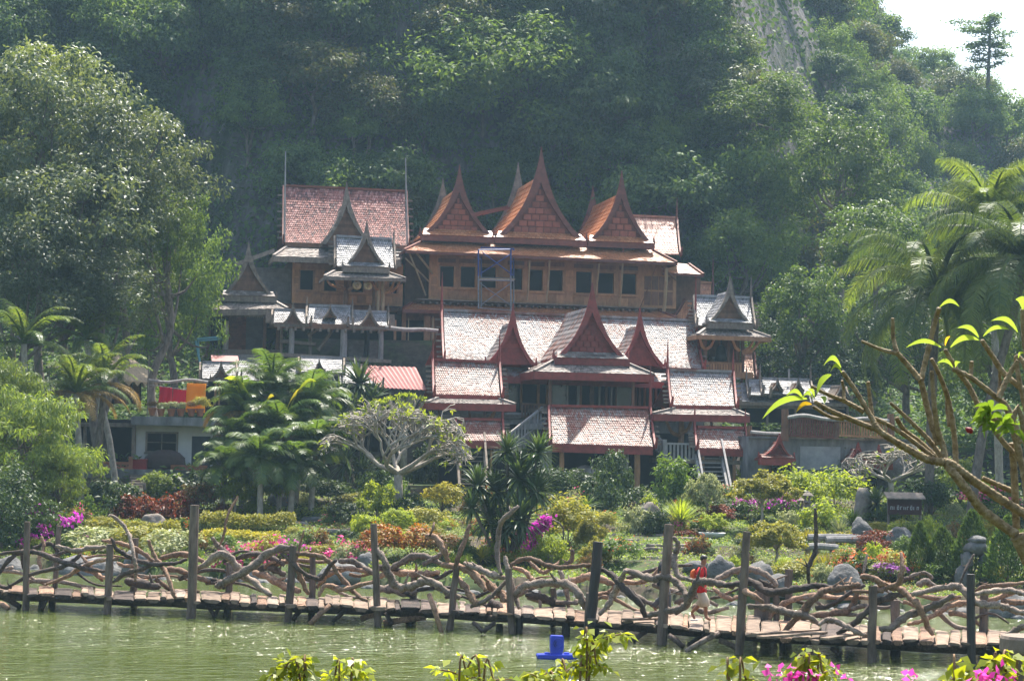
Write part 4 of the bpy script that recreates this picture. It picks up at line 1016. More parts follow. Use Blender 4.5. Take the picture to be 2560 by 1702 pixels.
posts(b, [(1262, 945, 1271, 1030), (1301, 945, 1306, 1025), (1343, 940, 1349, 1020), (1366, 940, 1371, 1020), (1655, 955, 1662, 1035)], .2, M_TEAK, round_=False)
# floor deck and dark undercroft
m = MB(); p = b.L(1150, 1030, -.6); q = b.L(1690, 1050, -.6); m.box(p.x, -.6, q.z-.1, q.x, 6, q.z+.1); m.build('floor', M_GREYWOOD, b.root)
m = MB(); p = b.L(1345, 1022, -2.9); q = b.L(1620, 1030, -2.9); m.box(p.x, -2.9, q.z-.1, q.x, -.6, q.z+.08); m.build('porch_floor', M_GREYWOOD, b.root)
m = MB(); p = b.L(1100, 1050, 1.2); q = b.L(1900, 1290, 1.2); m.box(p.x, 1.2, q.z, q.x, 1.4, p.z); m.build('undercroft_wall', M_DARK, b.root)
m = MB(); p = b.L(1262, 1030, -.5); q = b.L(1375, 1062, -.5); m.box(p.x, -.5, q.z, q.x, -.45, p.z); m.build('skirt_panel', M_SILVERWOOD, b.root); m = MB(); p2 = b.L(1630, 1046, -.5); q2 = b.L(1760, 1085, -.5); m.box(p2.x, -.5, q2.z, q2.x, -.45, p2.z); m.build('skirt_panel', M_SILVERWOOD, b.root)
railing(b, 1302, 1009, 1370, 1012, 32, -.7, M_TEAKDARK, 9)
# roof over the front stair landing
slope_roof(b, (1377, 1016), (1620, 1021), (1381, 1109), (1632, 1117), -4.2, -6.0, T_RED, W_, 17, 44, sag=0.35, spire=(0, 2.0), seed=67, fascia=.34, ridge_mat=W_)
posts(b, [(1353, 1124, 1377, 1210), (1546, 1126, 1569, 1215)], -5.2, M_SILVERWOOD, round_=False)
posts(b, [(1585, 1130, 1600, 1222), (1398, 1126, 1410, 1190)], -5.6, M_TEAK)
pbeam(b, 1352, 1126, 1392, 1126, -5.6, .3, .16, M_SILVERWOOD, 'bracket_beam'); pbeam(b, 1545, 1129, 1582, 1129, -5.6, .3, .16, M_SILVERWOOD, 'bracket_beam')
# side pavilions of the house
for tl, tr, bl, br, stl, str_, sbl, sbr, seed, sp in [
    ((1087, 901), (1243, 908), (1090, 986), (1250, 990), (1094, 996), (1249, 999), (1070, 1007), (1287, 1012), 71, (1.0, 1.5)),
    ((1674, 926), (1828, 931), (1683, 1013), (1836, 1016), (1686, 1022), (1832, 1024), (1634, 1035), (1872, 1040), 75, (1.5, 1.1))]:
    slope_roof(b, tl, tr, bl, br, -2.2, -4.0, T_RED if seed == 71 else T_SILVER, W_, 16, 30, sag=0.35, spire=sp, seed=seed, fascia=.22, ridge_mat=W_ if seed == 71 else None)
    skirt(b, stl, str_, sbl, sbr, -4.0, -4.9, T_BROWN, W_, 4, 46, fascia=.3, hip=2.2, seed=seed+1)
posts(b, [(1170, 1020, 1178, 1060), (1208, 1020, 1215, 1060), (1095, 1020, 1102, 1120)], -3.8, M_TEAKDARK)
posts(b, [(1696, 1042, 1710, 1110), (1775, 1042, 1782, 1110)], -3.6, M_TEAK)
for x0, y0, x1, y1 in ((1700, 1090, 1664, 1046), (1706, 1080, 1730, 1046), (1212, 1050, 1240, 1020)):
    m = MB(); m.tube(smooth_pts([b.L(x0, y0, -3.7), b.L(x0*.4+x1*.6, y0*.75+y1*.25, -3.9), b.L(x1, y1, -4.3)], 3), [.1, .09, .09, .08, .08, .07, .06], 6); m.build('bracket', M_TEAK, b.root)
# little roofs over the two stairs
slope_roof(b, (1146, 1049), (1251, 1051), (1136, 1101), (1254, 1103), -4.9, -6.0, T_RED, W_, 10, 20, sag=.35, spire=(0, .9), seed=81, fascia=.3, ridge_mat=W_)
slope_roof(b, (1742, 1069), (1858, 1072), (1747, 1120), (1868, 1124), -4.9, -6.0, T_RED, W_, 10, 22, sag=.35, spire=(1.1, .9), seed=82, fascia=.3, ridge_mat=W_)
posts(b, [(1146, 1125, 1154, 1220), (1224, 1123, 1231, 1190), (1752, 1140, 1761, 1210), (1831, 1140, 1839, 1222)], -5.6, M_TEAK)
posts(b, [(1816, 1150, 1830, 1225)], -5.0, M_CEMENT, round_=False)
# decks, railings, stairs
pbeam(b, 1640, 1150, 1840, 1156, -4.6, 2.2, .18, M_GREYWOOD, 'deck'); pbeam(b, 1110, 1128, 1262, 1132, -4.6, 2.0, .18, M_GREYWOOD, 'deck')
railing(b, 1662, 1108, 1738, 1110, 38, -5.5, M_SILVERWOOD, 8); railing(b, 1800, 1112, 1836, 1113, 36, -5.5, M_SILVERWOOD, 4)
railing(b, 1633, 1083, 1662, 1108, 36, -4.0, M_SILVERWOOD, 4, d2=-5.5)
posts(b, [(1656, 1098, 1666, 1152)], -5.5, M_SILVERWOOD, round_=False)
railing(b, 1232, 1110, 1262, 1112, 28, -5.4, M_SILVERWOOD, 4)
railing(b, 1268, 1088, 1356, 1018, 40, -4.6, M_SILVERWOOD, 11, d2=-2.6); pbeam(b, 1262, 1140, 1372, 1058, -4.6, .12, .5, M_SILVERWOOD, 'stringer', d2=-2.6)
pbeam(b, 1305, 1066, 1374, 1066, -3.0, .9, .26, M_SILVERWOOD, 'landing')
stairs(b, (1142, 1148), 1124, (1209, 1216), 1215, -5.4, -7.2, 8, M_GREYWOOD); stairs(b, (1738, 1760), 1140, (1802, 1826), 1262, -5.4, -8.0, 11, M_SILVERWOOD)
m = MB(); p = b.L(1157, 1111, -5.6); q = b.L(1200, 1133, -5.6)
M_GREENP = plain('green_paint', (.05, .17, .09), (.03, .11, .06), 4, .6, .4); gt = None
for i in range(6):
    z = p.z+(q.z-p.z)*(i+.5)/6; m = MB(); m.box(p.x, -5.62, z-.03, q.x, -5.57, z+.03)
    if gt is None: gt = m.build('stair_gate', M_GREENP); gt.location = b.O; gt.rotation_euler = (0, 0, YAW); tag(gt, 'green slatted gate across the top of the left wooden stair', 'gate')
    else: m.build('slat', M_GREENP, gt)

# ================================================================ RIGHT BELL TOWER
b = BT = Bld('bell_tower', 'small wooden bell tower with grey tiled roof and pointed gable at right', 'tower', 1825, 95, 4.6)
slope_roof(b, (1738, 741), (1873, 746), (1745, 814), (1884, 818), 1.9, .2, T_GREY, M_GREYWOOD, 15, 28, sag=.35, spire=(0, 1.2), seed=91)
gable(b, (1825, 691), (1768, 807), (1879, 809), -.75, 1.9, M_GREYWOOD, M_TEAKDARK, T_GREY, 0, apron_h=.26, apron_mat=T_GREY, seed=92)
skirt(b, (1764, 823), (1874, 826), (1744, 838), (1926, 844), -.4, -1.4, T_BROWN, M_TEAK, 5, 36, fascia=.2, hip=2.2, seed=93, rafters=9)
m = MB(); p = b.L(1764, 832, 0); q = b.L(1878, 836, 0); m.box(p.x, -.7, q.z-.12, q.x, 1.4, q.z-.02); m.build('ceiling', M_TEAKDARK, b.root)
posts(b, [(1758, 850, 1768, 935), (1818, 850, 1824, 932), (1852, 850, 1861, 938)], -.4, M_TEAKDARK)
posts(b, [(1795, 850, 1801, 900), (1836, 850, 1844, 900)], .8, M_TEAKDARK)
for x0, y0, x1, y1 in ((1762, 872, 1750, 846), (1766, 872, 1785, 850), (1856, 880, 1885, 848), (1856, 884, 1902, 848), (1848, 876, 1832, 850)):
    m = MB(); m.tube([b.L(x0, y0, -.5), b.L(x0*.4+x1*.6, y0*.7+y1*.3, -.7), b.L(x1, y1, -1.1)], [.09, .08, .06], 6); m.build('bracket', M_TEAK, b.root)
railing(b, 1761, 906, 1855, 909, 24, -.6, M_TEAK, 14); pbeam(b, 1756, 936, 1870, 940, -.1, 1.6, .3, M_TEAK, 'floor')
pbeam(b, 1775, 895, 1812, 895, .5, .5, .1, M_GREYWOOD, 'bench')
m = MB(); p = b.L(1774, 850, .9); q = b.L(1850, 930, .9); m.box(p.x, .95, q.z, q.x, 1.05, p.z); m.build('rear_wall', M_TEAKDARK, b.root)
posts(b, [(1762, 942, 1770, 1010), (1850, 942, 1858, 1010)], -.3, M_TEAKDARK)
c = b.L(1803, 862, .2); m = MB(); m.lathe([(.05, .0), (.12, -.05), (.24, -.2), (.29, -.55), (.36, -.8), (.33, -.8), (.1, -.4)], 12, (0, 0, 0))
m.tube([(0, 0, 0), (0, 0, .35)], .03, 5)
o = m.build('bell', plain('dark_bronze', (.05, .05, .045), (.03, .028, .025), 6, .45, .5, .6), None, True, loc=b.W(c)); tag(o, 'dark bronze bell hanging inside the small right tower', 'bell')
slope_roof(b, (1862, 880), (1880, 882), (1858, 940), (1886, 944), 2.0, .8, T_ORANGE, M_BROWNRED, 9, 5, sag=.3, spire=(0, .0), seed=94, pegs=False, back=False, name='wing_roof')

# gongs
GM = plain('brass_gong', (.42, .3, .15), (.25, .17, .08), 8, .4, .5, .5)
for i, (x, y, r) in enumerate(((892, 713.5, 12), (920, 715, 11))):
    c = GPb.W(GPb.L(x, y, -.9)); rr = r*99/FPX; m = MB()
    m.lathe([(rr, 0), (rr, .05), (rr*.86, .07), (rr*.62, .06), (rr*.4, .07), (rr*.3, .13), (rr*.12, .15), (rr*.1, .1), (.01, .1)], 16)
    m.tube([(0, rr*.9, .02), (0, rr*1.6, .02)], .02, 5)
    o = m.build('gong', GM, None, True, loc=c); o.rotation_euler = (R(90), 0, YAW)
    tag(o, ('pale round gong hanging at the left under the pavilion eave' if i == 0 else 'pale round gong hanging by the dark post under the pavilion eave'), 'gong', 'gongs under the pavilion eave')

# ================================================================ RIGHT GREY ROOFS, FENCE, CAVE WALL
b = RG = Bld('shelter', 'long low shelter with grey tiled roofs and tiny dormer gables right of the tower', 'shelter', 1960, 93, 4.8)
slope_roof(b, (1832, 962), (2110, 968), (1836, 1004), (2120, 1008), 1.4, -.5, T_GREY, M_GREYWOOD, 8, 54, sag=.12, spire=(0, .0), seed=101, pegs=False, board=.1, fascia=.14, pointed=False)
slope_roof(b, (1871, 953), (1910, 954), (1876, 988), (1918, 989), 1.2, -.62, T_GREY, M_GREYWOOD, 7, 8, sag=.1, spire=(.8, 0), seed=102, pegs=False, board=.1, pointed=False)
slope_roof(b, (1905, 948), (2022, 951), (1910, 984), (2030, 987), 1.2, -.7, T_GREY, M_GREYWOOD, 8, 24, sag=.12, spire=(.8, .8), seed=103, pegs=False, board=.1, pointed=False)
gable(b, (1944, 944), (1928, 976), (1961, 977), -.75, .9, M_GREYWOOD, M_TEAKDARK, None, 0, hooks=False, seed=104)
gable(b, (1996, 945), (1980, 977), (2013, 978), -.75, .9, M_GREYWOOD, M_TEAKDARK, None, 0, hooks=False, seed=105)
gable(b, (2106, 945), (2082, 996), (2132, 998), -.9, 1.5, M_GREYWOOD, M_TEAKDARK, None, 0, hooks=False, seed=106)
posts(b, [(1846, 1004, 1853, 1060), (1915, 1006, 1921, 1060), (1985, 1006, 1991, 1062), (2060, 1008, 2066, 1062), (2115, 1008, 2121, 1062)], -.3, M_GREYWOOD)
pbeam(b, 1850, 1016, 2110, 1020, -.3, .12, .14, M_GREYWOOD, 'tie_beam'); posts(b, [(1970, 922, 1975, 950)], .4, M_SILVERWOOD, name='pole')
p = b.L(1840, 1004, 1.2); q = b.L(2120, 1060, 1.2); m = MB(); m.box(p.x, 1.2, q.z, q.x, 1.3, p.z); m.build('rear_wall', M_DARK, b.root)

b = TF = Bld('terrace_fence', 'brown timber slat fence with knobbly rail on top of the cement wall', 'fence', 2090, 86, 5.0)
railing(b, 1973, 1044, 2090, 1050, 44, 0, M_BROWNRED, 19, sw=.075); railing(b, 2094, 1052, 2222, 1058, 36, 0, M_TEAK, 20, sw=.07)
posts(b, [(1953, 1022, 1971, 1102), (2084, 1036, 2097, 1096), (2218, 1034, 2235, 1105)], 0, M_DARK if False else M_TEAKDARK)
m = MB(); m.tube(smooth_pts([b.L(1968, 1044, -.1), b.L(2010, 1038, -.1), b.L(2060, 1047, -.1), b.L(2120, 1049, -.1), b.L(2170, 1046, -.1), b.L(2222, 1053, -.1)], 3), .09, 6); m.build('log_rail', M_SILVERWOOD, b.root)
b2 = Bld('terrace_fence', 'shorter brown slat fence left of the dark fence post, beside the stairs', 'fence', 1915, 86.5, 3.9)
railing(b2, 1880, 1083, 1952, 1088, 34, 0, M_BROWNRED, 13, sw=.07); posts(b2, [(1867, 1064, 1880, 1150)], 0, M_TEAKDARK)
m = MB(); m.tube([b2.L(1876, 1079, -.1), b2.L(1915, 1083, -.1), b2.L(1952, 1084, -.1)], .08, 6); m.build('log_rail', M_SILVERWOOD, b2.root)

b = CW = Bld('cement_wall', 'stained grey cement retaining wall of the cave with dark doorways', 'wall', 2100, 86.4, 2.0)
wl, ops, ext = wall(b, 1872, 1092, 2300, 1250, .0, 1.2, M_CEMENT, [(1925, 1152, 1980, 1225), (2130, 1163, 2202, 1232)])
for o in ops:
    m = MB(); m.box(o[0], 1.0, o[1], o[2], 1.15, o[3]); m.build('doorway_shade', M_DARK, b.root)  # black sheet closing the opening, cave shade put into its colour
    m = MB(); m.box(o[0], .01, o[1], o[0]+.1, 1.0, o[3]); m.box(o[2]-.1, .01, o[1], o[2], 1.0, o[3]); m.box(o[0]+.1, .01, o[3]-.1, o[2]-.1, 1.0, o[3]); m.build('door_frame', M_TEAKDARK, b.root)
m = MB(); p = b.L(2000, 1115, 0); q = b.L(2100, 1175, 0); m.box(p.x, -.04, q.z, q.x, -.002, p.z); m.build('plaster_panel', plain('pale_plaster', (.36, .36, .37), (.22, .22, .225), 1.5, .95, .15), b.root)
m = MB(); p = b.L(1872, 1090, 0); q = b.L(2300, 1103, 0); m.box(p.x, -.15, q.z, q.x, 1.5, p.z); m.build('coping', M_CEMENT, b.root)
for tip, l, r, dpt, sd_ in (((1949, 1083), (1898, 1144), (1984, 1147), .5, 111), ((2145, 1105), (2118, 1152), (2178, 1154), .4, 112), ((2197, 1111), (2170, 1156), (2226, 1158), .4, 113)):
    gable(b, tip, l, r, -.9, .85, M_REDWOOD, M_REDWOOD, T_RED, 0, seed=sd_, hooks=(sd_ == 111), apron_h=.2, apron_mat=T_RED)

# ================================================================ WHITE HOUSE at left
b = WH = Bld('white_house', 'low white walled house with flat roof terrace and dark door', 'house', 430, 87, 3.3)
wl, ops, ext = wall(b, 338, 1062, 534, 1172, 0, .2, M_WHITEWALL, [(369, 1083, 440, 1128), (480, 1090, 525, 1168)])
window(b, ops[0], 0, M_GREYWOOD, bars=1); m = MB(); o = ops[1]; m.box(o[0], .15, o[1], o[2], .19, o[3]); m.build('door', plain('dark_door', (.035, .04, .05), None, 4, .6), b.root)
m = MB(); p = b.L(330, 1040, -.7); q = b.L(560, 1066, -.7); m.box(p.x, -.9, q.z, q.x, 5, p.z); m.build('roof_slab', M_CEMENT, b.root)
m = MB(); p = b.L(422, 1068, -.03); q = b.L(455, 1072, -.03); m.box(p.x, -.06, q.z, q.x, -.003, p.z); m.build('strip_light', M_WHITEWALL, b.root)
m = MB(); p = b.L(338, 1062, .2); q = b.L(534, 1172, .2); m.box(p.x, .21, q.z, p.x+.2, 5, p.z); m.box(p.x, 4.8, q.z, q.x, 5, p.z); m.build('house_body', M_WHITEWALL, b.root)
# open dark bay at the left, stone corner at the right
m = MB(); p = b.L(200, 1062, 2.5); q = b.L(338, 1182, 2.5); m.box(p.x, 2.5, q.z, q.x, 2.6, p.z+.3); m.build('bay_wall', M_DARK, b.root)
m = MB(); p = b.L(195, 1055, 0); q = b.L(340, 1068, 0); m.box(p.x, -.3, q.z, q.x, 3, p.z); m.build('bay_roof', M_GREYWOOD, b.root)
posts(b, [(329, 1065, 341, 1182), (208, 1065, 218, 1182)], -.05, M_GREYWOOD)
rg = random.Random(8); p = b.L(534, 1064, -.15); q = b.L(640, 1172, -.15); m = MB()
w2, ops2, e2 = wall(b, 534, 1064, 640, 1176, -.1, .4, M_STONE, [(584, 1091, 620, 1139)], name='stone_wall'); window(b, ops2[0], -.1, M_SILVERWOOD, bars=2)
for j in range(9):
    z0 = q.z+(p.z-q.z)*j/9; x = p.x
    while x < q.x-.12:
        wd = rg.uniform(.18, .42); x1 = min(q.x, x+wd); zc = z0+(p.z-q.z)/18
        if not (ops2[0][0]-.1 < (x+x1)/2 < ops2[0][2]+.1 and ops2[0][1]-.1 < zc < ops2[0][3]+.1):
            m = MB(); k = rg.uniform(.03, .09); h = (p.z-q.z)/9
            m.hexa([(x+.01, -.12-k, z0+.02), (x1-.02, -.12-k*.8, z0+.01), (x1-.01, -.12-k, z0+h-.03), (x+.03, -.12-k*.9, z0+h-.015)], [(x, -.1, z0), (x1-.01, -.1, z0), (x1-.01, -.1, z0+h-.01), (x, -.1, z0+h-.01)])
            m.build('stone', M_STONE, w2)
        x = x1
# lattice parapets of terracotta blocks
for x0, y0, x1, y1 in ((214, 1154, 331, 1184), (427, 1163, 518, 1186)):
    p = b.L(x0, y0, -1.3); q = b.L(x1, y1, -1.3); m = MB(); m.box(p.x, -1.3, q.z, q.x, -1.2, q.z+.1); m.box(p.x, -1.32, p.z-.06, q.x, -1.18, p.z+.02); pw_ = m.build('parapet', M_TERRA, b.root)
    n = int((q.x-p.x)/.24)
    for j in range(2):
        for i in range(n):
            xa = p.x+(q.x-p.x)*i/n; xb = p.x+(q.x-p.x)*(i+1)/n; za = q.z+.1+(p.z-q.z-.16)*j/2; zb_ = za+(p.z-q.z-.16)/2; m = MB(); t = .035
            m.box(xa, -1.3, za, xa+t, -1.22, zb_); m.box(xb-t, -1.3, za, xb, -1.22, zb_); m.box(xa+t, -1.3, za, xb-t, -1.22, za+t); m.box(xa+t, -1.3, zb_-t, xb-t, -1.22, zb_); m.beam((xa+t, -1.26, za+t), (xb-t, -1.26, zb_-t), .03, .04, (0, 1, 0)); m.build('lattice_block', M_TERRA, pw_)
m = MB(); p = b.L(322, 1141, -1.3); q = b.L(331, 1184, -1.3); m.box(p.x, -1.4, q.z, q.x, -1.1, p.z); m.build('pier', M_TERRA, b.root)
m = MB(); p = b.L(338, 1172, -1.3); q = b.L(640, 1176, 0); m.box(p.x-3.5, -1.5, q.z-.4, q.x, 3, q.z); m.build('floor', M_CEMENT, b.root)
m = MB(); m.box(p.x-3.4, -1.4, q.z-2.2, q.x-.1, 3, q.z-.41); m.build('foundation', M_STONE, b.root)
# thatched hut
b = TH = Bld('thatched_hut', 'small hut with a pale thatched cone roof behind the palm at left', 'hut', 325, 93, 6.2)
p = b.L(300, 890, 0); m = MB(); c = b.L(300, 955, 0); m.lathe([(2.1, 0), (2.0, .12), (1.1, .85), (.15, 1.55), (.02, 1.6)], 14, (c.x, 1.2, c.z))
m.build('thatch', plain('thatch', (.34, .28, .2), (.2, .16, .11), 14, .95, .1, stretch=(1, 1, .3), bstr=.8), b.root)
m = MB()
for i in range(30):
    a0 = 2*math.pi*i/30; m.add([(c.x+2.06*math.cos(a0), 1.2+2.06*math.sin(a0), c.z+.04), (c.x+2.06*math.cos(a0+.2), 1.2+2.06*math.sin(a0+.2), c.z+.04), (c.x+2.06*math.cos(a0+.1), 1.2+2.06*math.sin(a0+.1), c.z-.2)], [(0, 1, 2)])
m.build('thatch_fringe', M_BAMBOO, b.root)
posts(b, [(326, 955, 333, 1010), (349, 955, 354, 1010), (280, 955, 287, 1010)], .4, M_DARK, name='post')
m = MB(); p = b.L(285, 960, 1.5); q = b.L(352, 1010, 1.5); m.box(p.x, 1.5, q.z, q.x, 1.6, p.z); m.build('hut_wall', M_TEAKDARK, b.root)
# beam + washing line with robes
b = WH
m = MB(); m.tube(smooth_pts([b.L(370, 950, 1.0), b.L(420, 955, 1.0), b.L(470, 949, 1.0), b.L(520, 955, 1.0)], 3), .07, 6); o = m.build('log', M_SILVERWOOD); o.location = b.O; o.rotation_euler = (0, 0, YAW); tag(o, 'thin pale log running from the thatched hut above the washing', 'log')
m = MB(); m.tube([b.L(374, 962, .3), b.L(470, 974, .3), b.L(520, 962, .3)], .012, 4); o = m.build('washing_line', M_SILVERWOOD); o.location = b.O; o.rotation_euler = (0, 0, YAW); tag(o, 'washing line stretched over the flat roof of the white house', 'line')
posts(b, [(371, 888, 374, 1040)], .3, M_GREYWOOD, name='line_post')
def cloth(px0, py0, px1, py1, d, mat, label, skew=0, rg=random.Random(4)):
    A = b.L(px0, py0, d); B = b.L(px1, py0+skew, d); C = b.L(px0+3, py1, d); nx, nz = 14, 8; vs = []; fs = []
    f1, f2 = rg.uniform(3, 5), rg.uniform(0, 6)
    for j in range(nz+1):
        for i in range(nx+1):
            u, v = i/nx, j/nz; x = A.x+(B.x-A.x)*u; z = A.z+(B.z-A.z)*u - (A.z-C.z)*v
            vs.append((x+.02*math.sin(v*3+f2), d+.06*math.sin(u*6.28*f1/2+f2+v)*(.3+v)+.02, z))
    for j in range(nz):
        for i in range(nx): k = j*(nx+1)+i; fs.append((k, k+1, k+nx+2, k+nx+1))
    me = bpy.data.meshes.new('robe'); me.from_pydata(vs, [], fs); me.materials.append(mat); me.shade_smooth()
    o = mobj('robe', me); o.location = b.O; o.rotation_euler = (0, 0, YAW); md = o.modifiers.new('thickness', 'SOLIDIFY'); md.thickness = .012
    tag(o, label, 'robe', 'robes drying on the washing line')
def clothmat(n, c):
    a = NT(n); p = a.pbsdf(c, .85, .2); t = a.n('ShaderNodeBsdfTranslucent'); t.inputs[0].default_value = (*c, 1); m = a.n('ShaderNodeMixShader'); m.inputs[0].default_value = .4; a.l(p.outputs[0], m.inputs[1]); a.l(t.outputs[0], m.inputs[2]); return a.done(m.outputs[0])
MR = clothmat('crimson_cloth', (.55, .02, .06)); MO = clothmat('saffron_cloth', (.68, .3, .02))
cloth(398, 966, 430, 1006, .25, MR, 'crimson robe hanging leftmost on the washing line', 3); cloth(432, 972, 468, 1007, .25, MR, 'crimson robe hanging beside the saffron robe', 4); cloth(467, 957, 515, 1030, .15, MO, 'tall saffron orange robe drying on the roof of the white house', 2)
# stone steps up to the house
b = WH; rg = random.Random(3)
for i in range(9):
    y = 1186+i*6.6; d = -1.8-i*.75; p = b.L(326-i*.6, y, d); q = b.L(366-i*1.6, y, d); m = MB(); x0, x1 = p.x+rg.uniform(-.1, .1), q.x+rg.uniform(-.1, .1)
    m.hexa([(x0, d-.3, p.z-.3), (x1, d-.3, p.z-.3), (x1, d+.5, p.z-.3), (x0, d+.5, p.z-.3)], [(x0+.03, d-.33, p.z), (x1-.03, d-.3, p.z+.01), (x1, d+.5, p.z), (x0, d+.5, p.z)])
    if i == 0: st = m.build('stone_steps', M_STONE); st.location = b.O; st.rotation_euler = (0, 0, YAW); tag(st, 'flight of rough stone steps leading up to the white house', 'steps')
    else: m.build('step', M_STONE, st)
# dark domed cover in front of the wall
c = b.W(b.L(411, 1172, -.6)); m = MB(); m.lathe([(.98, 0), (1.0, .25), (.95, .55), (.7, .78), (.35, .9), (.02, .92)], 16); o = m.build('domed_cover', plain('dark_canvas', (.075, .05, .045), (.045, .03, .028), 5, .8, .2), None, True, loc=c); o.scale = (.95, .6, .95); tag(o, 'dark domed cover standing before the white house wall', 'cover')
c = b.W(b.L(350, 1178, -.9)); m = MB(); m.box(-.3, -.2, 0, .3, .2, .5); m.box(-.32, -.22, .5, .32, .22, .56); o = m.build('crate', plain('red_plastic', (.35, .02, .02), None, 4, .5), None, loc=c); tag(o, 'red crate by the left corner of the white house', 'crate')
# ================================================================ DRIFTWOOD FOOTBRIDGE
def driftmat(name, c1, c2, isl=.15):
    a = NT(name); v = a.obj(); n1 = a.noise(2.2, 4, .6, v); n2 = a.noise(26, 6, .7, v, .8); n3 = a.noise(9, 5, .65, v, 1.5)
    oi = a.n('ShaderNodeObjectInfo').outputs['Random']
    col = a.ramp(n1, [(.3, c2), (.7, c1)])
    col = a.mix(.75, col, a.ramp(n3, [(.36, (.28, .26, .25)), (.52, (1, 1, 1)), (.7, (1.2, 1.17, 1.12))]), 'MULTIPLY')
    col = a.mix(.6, col, a.ramp(n2, [(.35, (.4, .38, .36)), (.55, (1.05, 1.05, 1.05))]), 'MULTIPLY')
    col = a.mix(1.0, col, a.math('ADD', a.math('MULTIPLY', oi, 2.6*isl), 1-1.3*isl), 'MULTIPLY')
    return a.done(a.pbsdf(col, .8, .25, 0, a.math('ADD', n2, n3), 1.0, .03).outputs[0])
M_DRIFT = [driftmat('driftwood_tan', (.4, .25, .16), (.2, .12, .08), .3), driftmat('driftwood_grey', (.35, .27, .21), (.17, .13, .105), .3), driftmat('driftwood_dark', (.14, .1, .08), (.05, .038, .032), .3)]
M_POST = plain('bridge_post_wood', (.2, .15, .115), (.07, .05, .04), 7, .85, .2, stretch=(1, 1, .25), bstr=.9, isl=.15)
M_WETPOST = plain('wet_black_wood', (.035, .027, .023), (.015, .012, .011), 6, .6, .4, stretch=(1, 1, .3), bstr=.8)
M_PLANK = plain('bridge_plank', (.3, .22, .16), (.1, .07, .05), 4, .85, .2, bstr=.7, isl=.25)
RG_ = {1: (0, 1240, .29466), 2: (560, 1200, .32016), 3: (1160, 1200, .32016), 4: (1660, 1240, .2946), 5: (2020, 1240, .2946)}
def PX(r, x, y): o = RG_[r]; return o[0]+x*o[2], o[1]+y*o[2]
def ipl(tab, x):
    if x <= tab[0][0]: a_, c_ = tab[0], tab[1]
    elif x >= tab[-1][0]: a_, c_ = tab[-2], tab[-1]
    else:
        for a_, c_ in zip(tab, tab[1:]):
            if a_[0] <= x <= c_[0]: break
    return a_[1]+(c_[1]-a_[1])*(x-a_[0])/(c_[0]-a_[0])
NEAR = [(-80, 1473), (480, 1499), (950, 1517), (1290, 1535), (1650, 1560), (1866, 1585), (2170, 1600), (2450, 1613), (2640, 1621)]
FAR = [(-80, 1462), (480, 1480), (950, 1497), (1290, 1516), (1560, 1526), (1700, 1535), (2000, 1549), (2300, 1575), (2640, 1588)]
DZ = .46
def yn(px): return onz(px, ipl(NEAR, px), DZ).y
def yf(px): return onz(px, ipl(FAR, px), DZ).y
BR = thing('footbridge', 'long rustic footbridge of logs with tangled driftwood railings over the green pond', 'bridge', (0, 46, 0))
OFF = Vector((0, 46, 0))
rg = random.Random(21)
def bput(mb, name, mat, smooth=True):
    o = mb.build(name, mat, None, smooth); o.parent = BR; o.location = -OFF; return o
# planks: laid across, ends uneven
px = -70.0
while px < 2640:
    w_ = rg.choice([14, 20, 26, 34, 46, 30])*rg.uniform(.8, 1.2)*(1+.2*(px > 1700)); x0, x1 = px, px+w_*.96
    # split log: flat top, round underside
    m = MB(); t0 = rg.uniform(-.25, .2); t1 = rg.uniform(-.15, .3); th = rg.uniform(.035, .1); dz = rg.uniform(-.05, .05); n = 4; V = []
    for k in range(n+1):
        u = k/n; row = []
        for xx in (x0, x1):
            A = onz(xx, ipl(NEAR, xx), DZ); B = onz(xx+rg.uniform(-3, 3), ipl(FAR, xx), DZ); d = (B-A).normalized(); A = A-d*(.12+t0*1.1); B = B+d*(t1*.5+.1); row.append(A.lerp(B, u)+Vector((rg.uniform(-.02, .02), 0, dz+rg.uniform(-.02, .03))))
        V.append(row)
    vs = []; 
    for (l, r) in V:
        mid = (l+r)/2; vs += [l+Vector((0, 0, -.01)), l.lerp(r, .12)+Vector((0, 0, .01)), l.lerp(r, .85)+Vector((0, 0, .008)), r+Vector((0, 0, -.012)), l.lerp(r, .78)+Vector((0, 0, -th)), l.lerp(r, .22)+Vector((0, 0, -th))]
    fs = []
    for k in range(n):
        for j in range(6): fs.append((k*6+j, k*6+(j+1) % 6, (k+1)*6+(j+1) % 6, (k+1)*6+j))
    fs += [tuple(range(5, -1, -1)), tuple(n*6+j for j in range(6))]
    m.add(vs, fs); bput(m, 'plank', rg.choice([M_PLANK, M_PLANK, M_PLANK, M_DRIFT[0], M_DRIFT[1], M_DRIFT[2]]), False)
    px += w_
# long pale boards lying lengthways on the wide right part
for (xa, ya, xb, yb_) in ((1885, 1584, 2040, 1574), (1900, 1592, 2060, 1580), (2060, 1596, 2180, 1577), (1560, 1548, 1650, 1545)):
    m = MB(); A = onz(xa, ya, DZ+.09); B = onz(xb, yb_, DZ+.09); m.beam(A, B, .2, .045); bput(m, 'plank', M_PLANK, False)
# stringer logs
for tab, off, r in ((NEAR, .25, .09), (NEAR, .75, .08), (FAR, -.1, .08)):
    m = MB(); pts = []
    for k in range(28):
        x = -80+k*100; A = onz(x, ipl(NEAR, x), DZ); B = onz(x, ipl(FAR, x), DZ); p = A.lerp(B, off) if tab is NEAR else B.lerp(A, .12); pts.append(p+Vector((0, 0, -.17+rg.uniform(-.03, .02))))
    m.tube(pts, [r*rg.uniform(.9, 1.15) for _ in pts], 8); bput(m, 'beam_log', M_DRIFT[2])
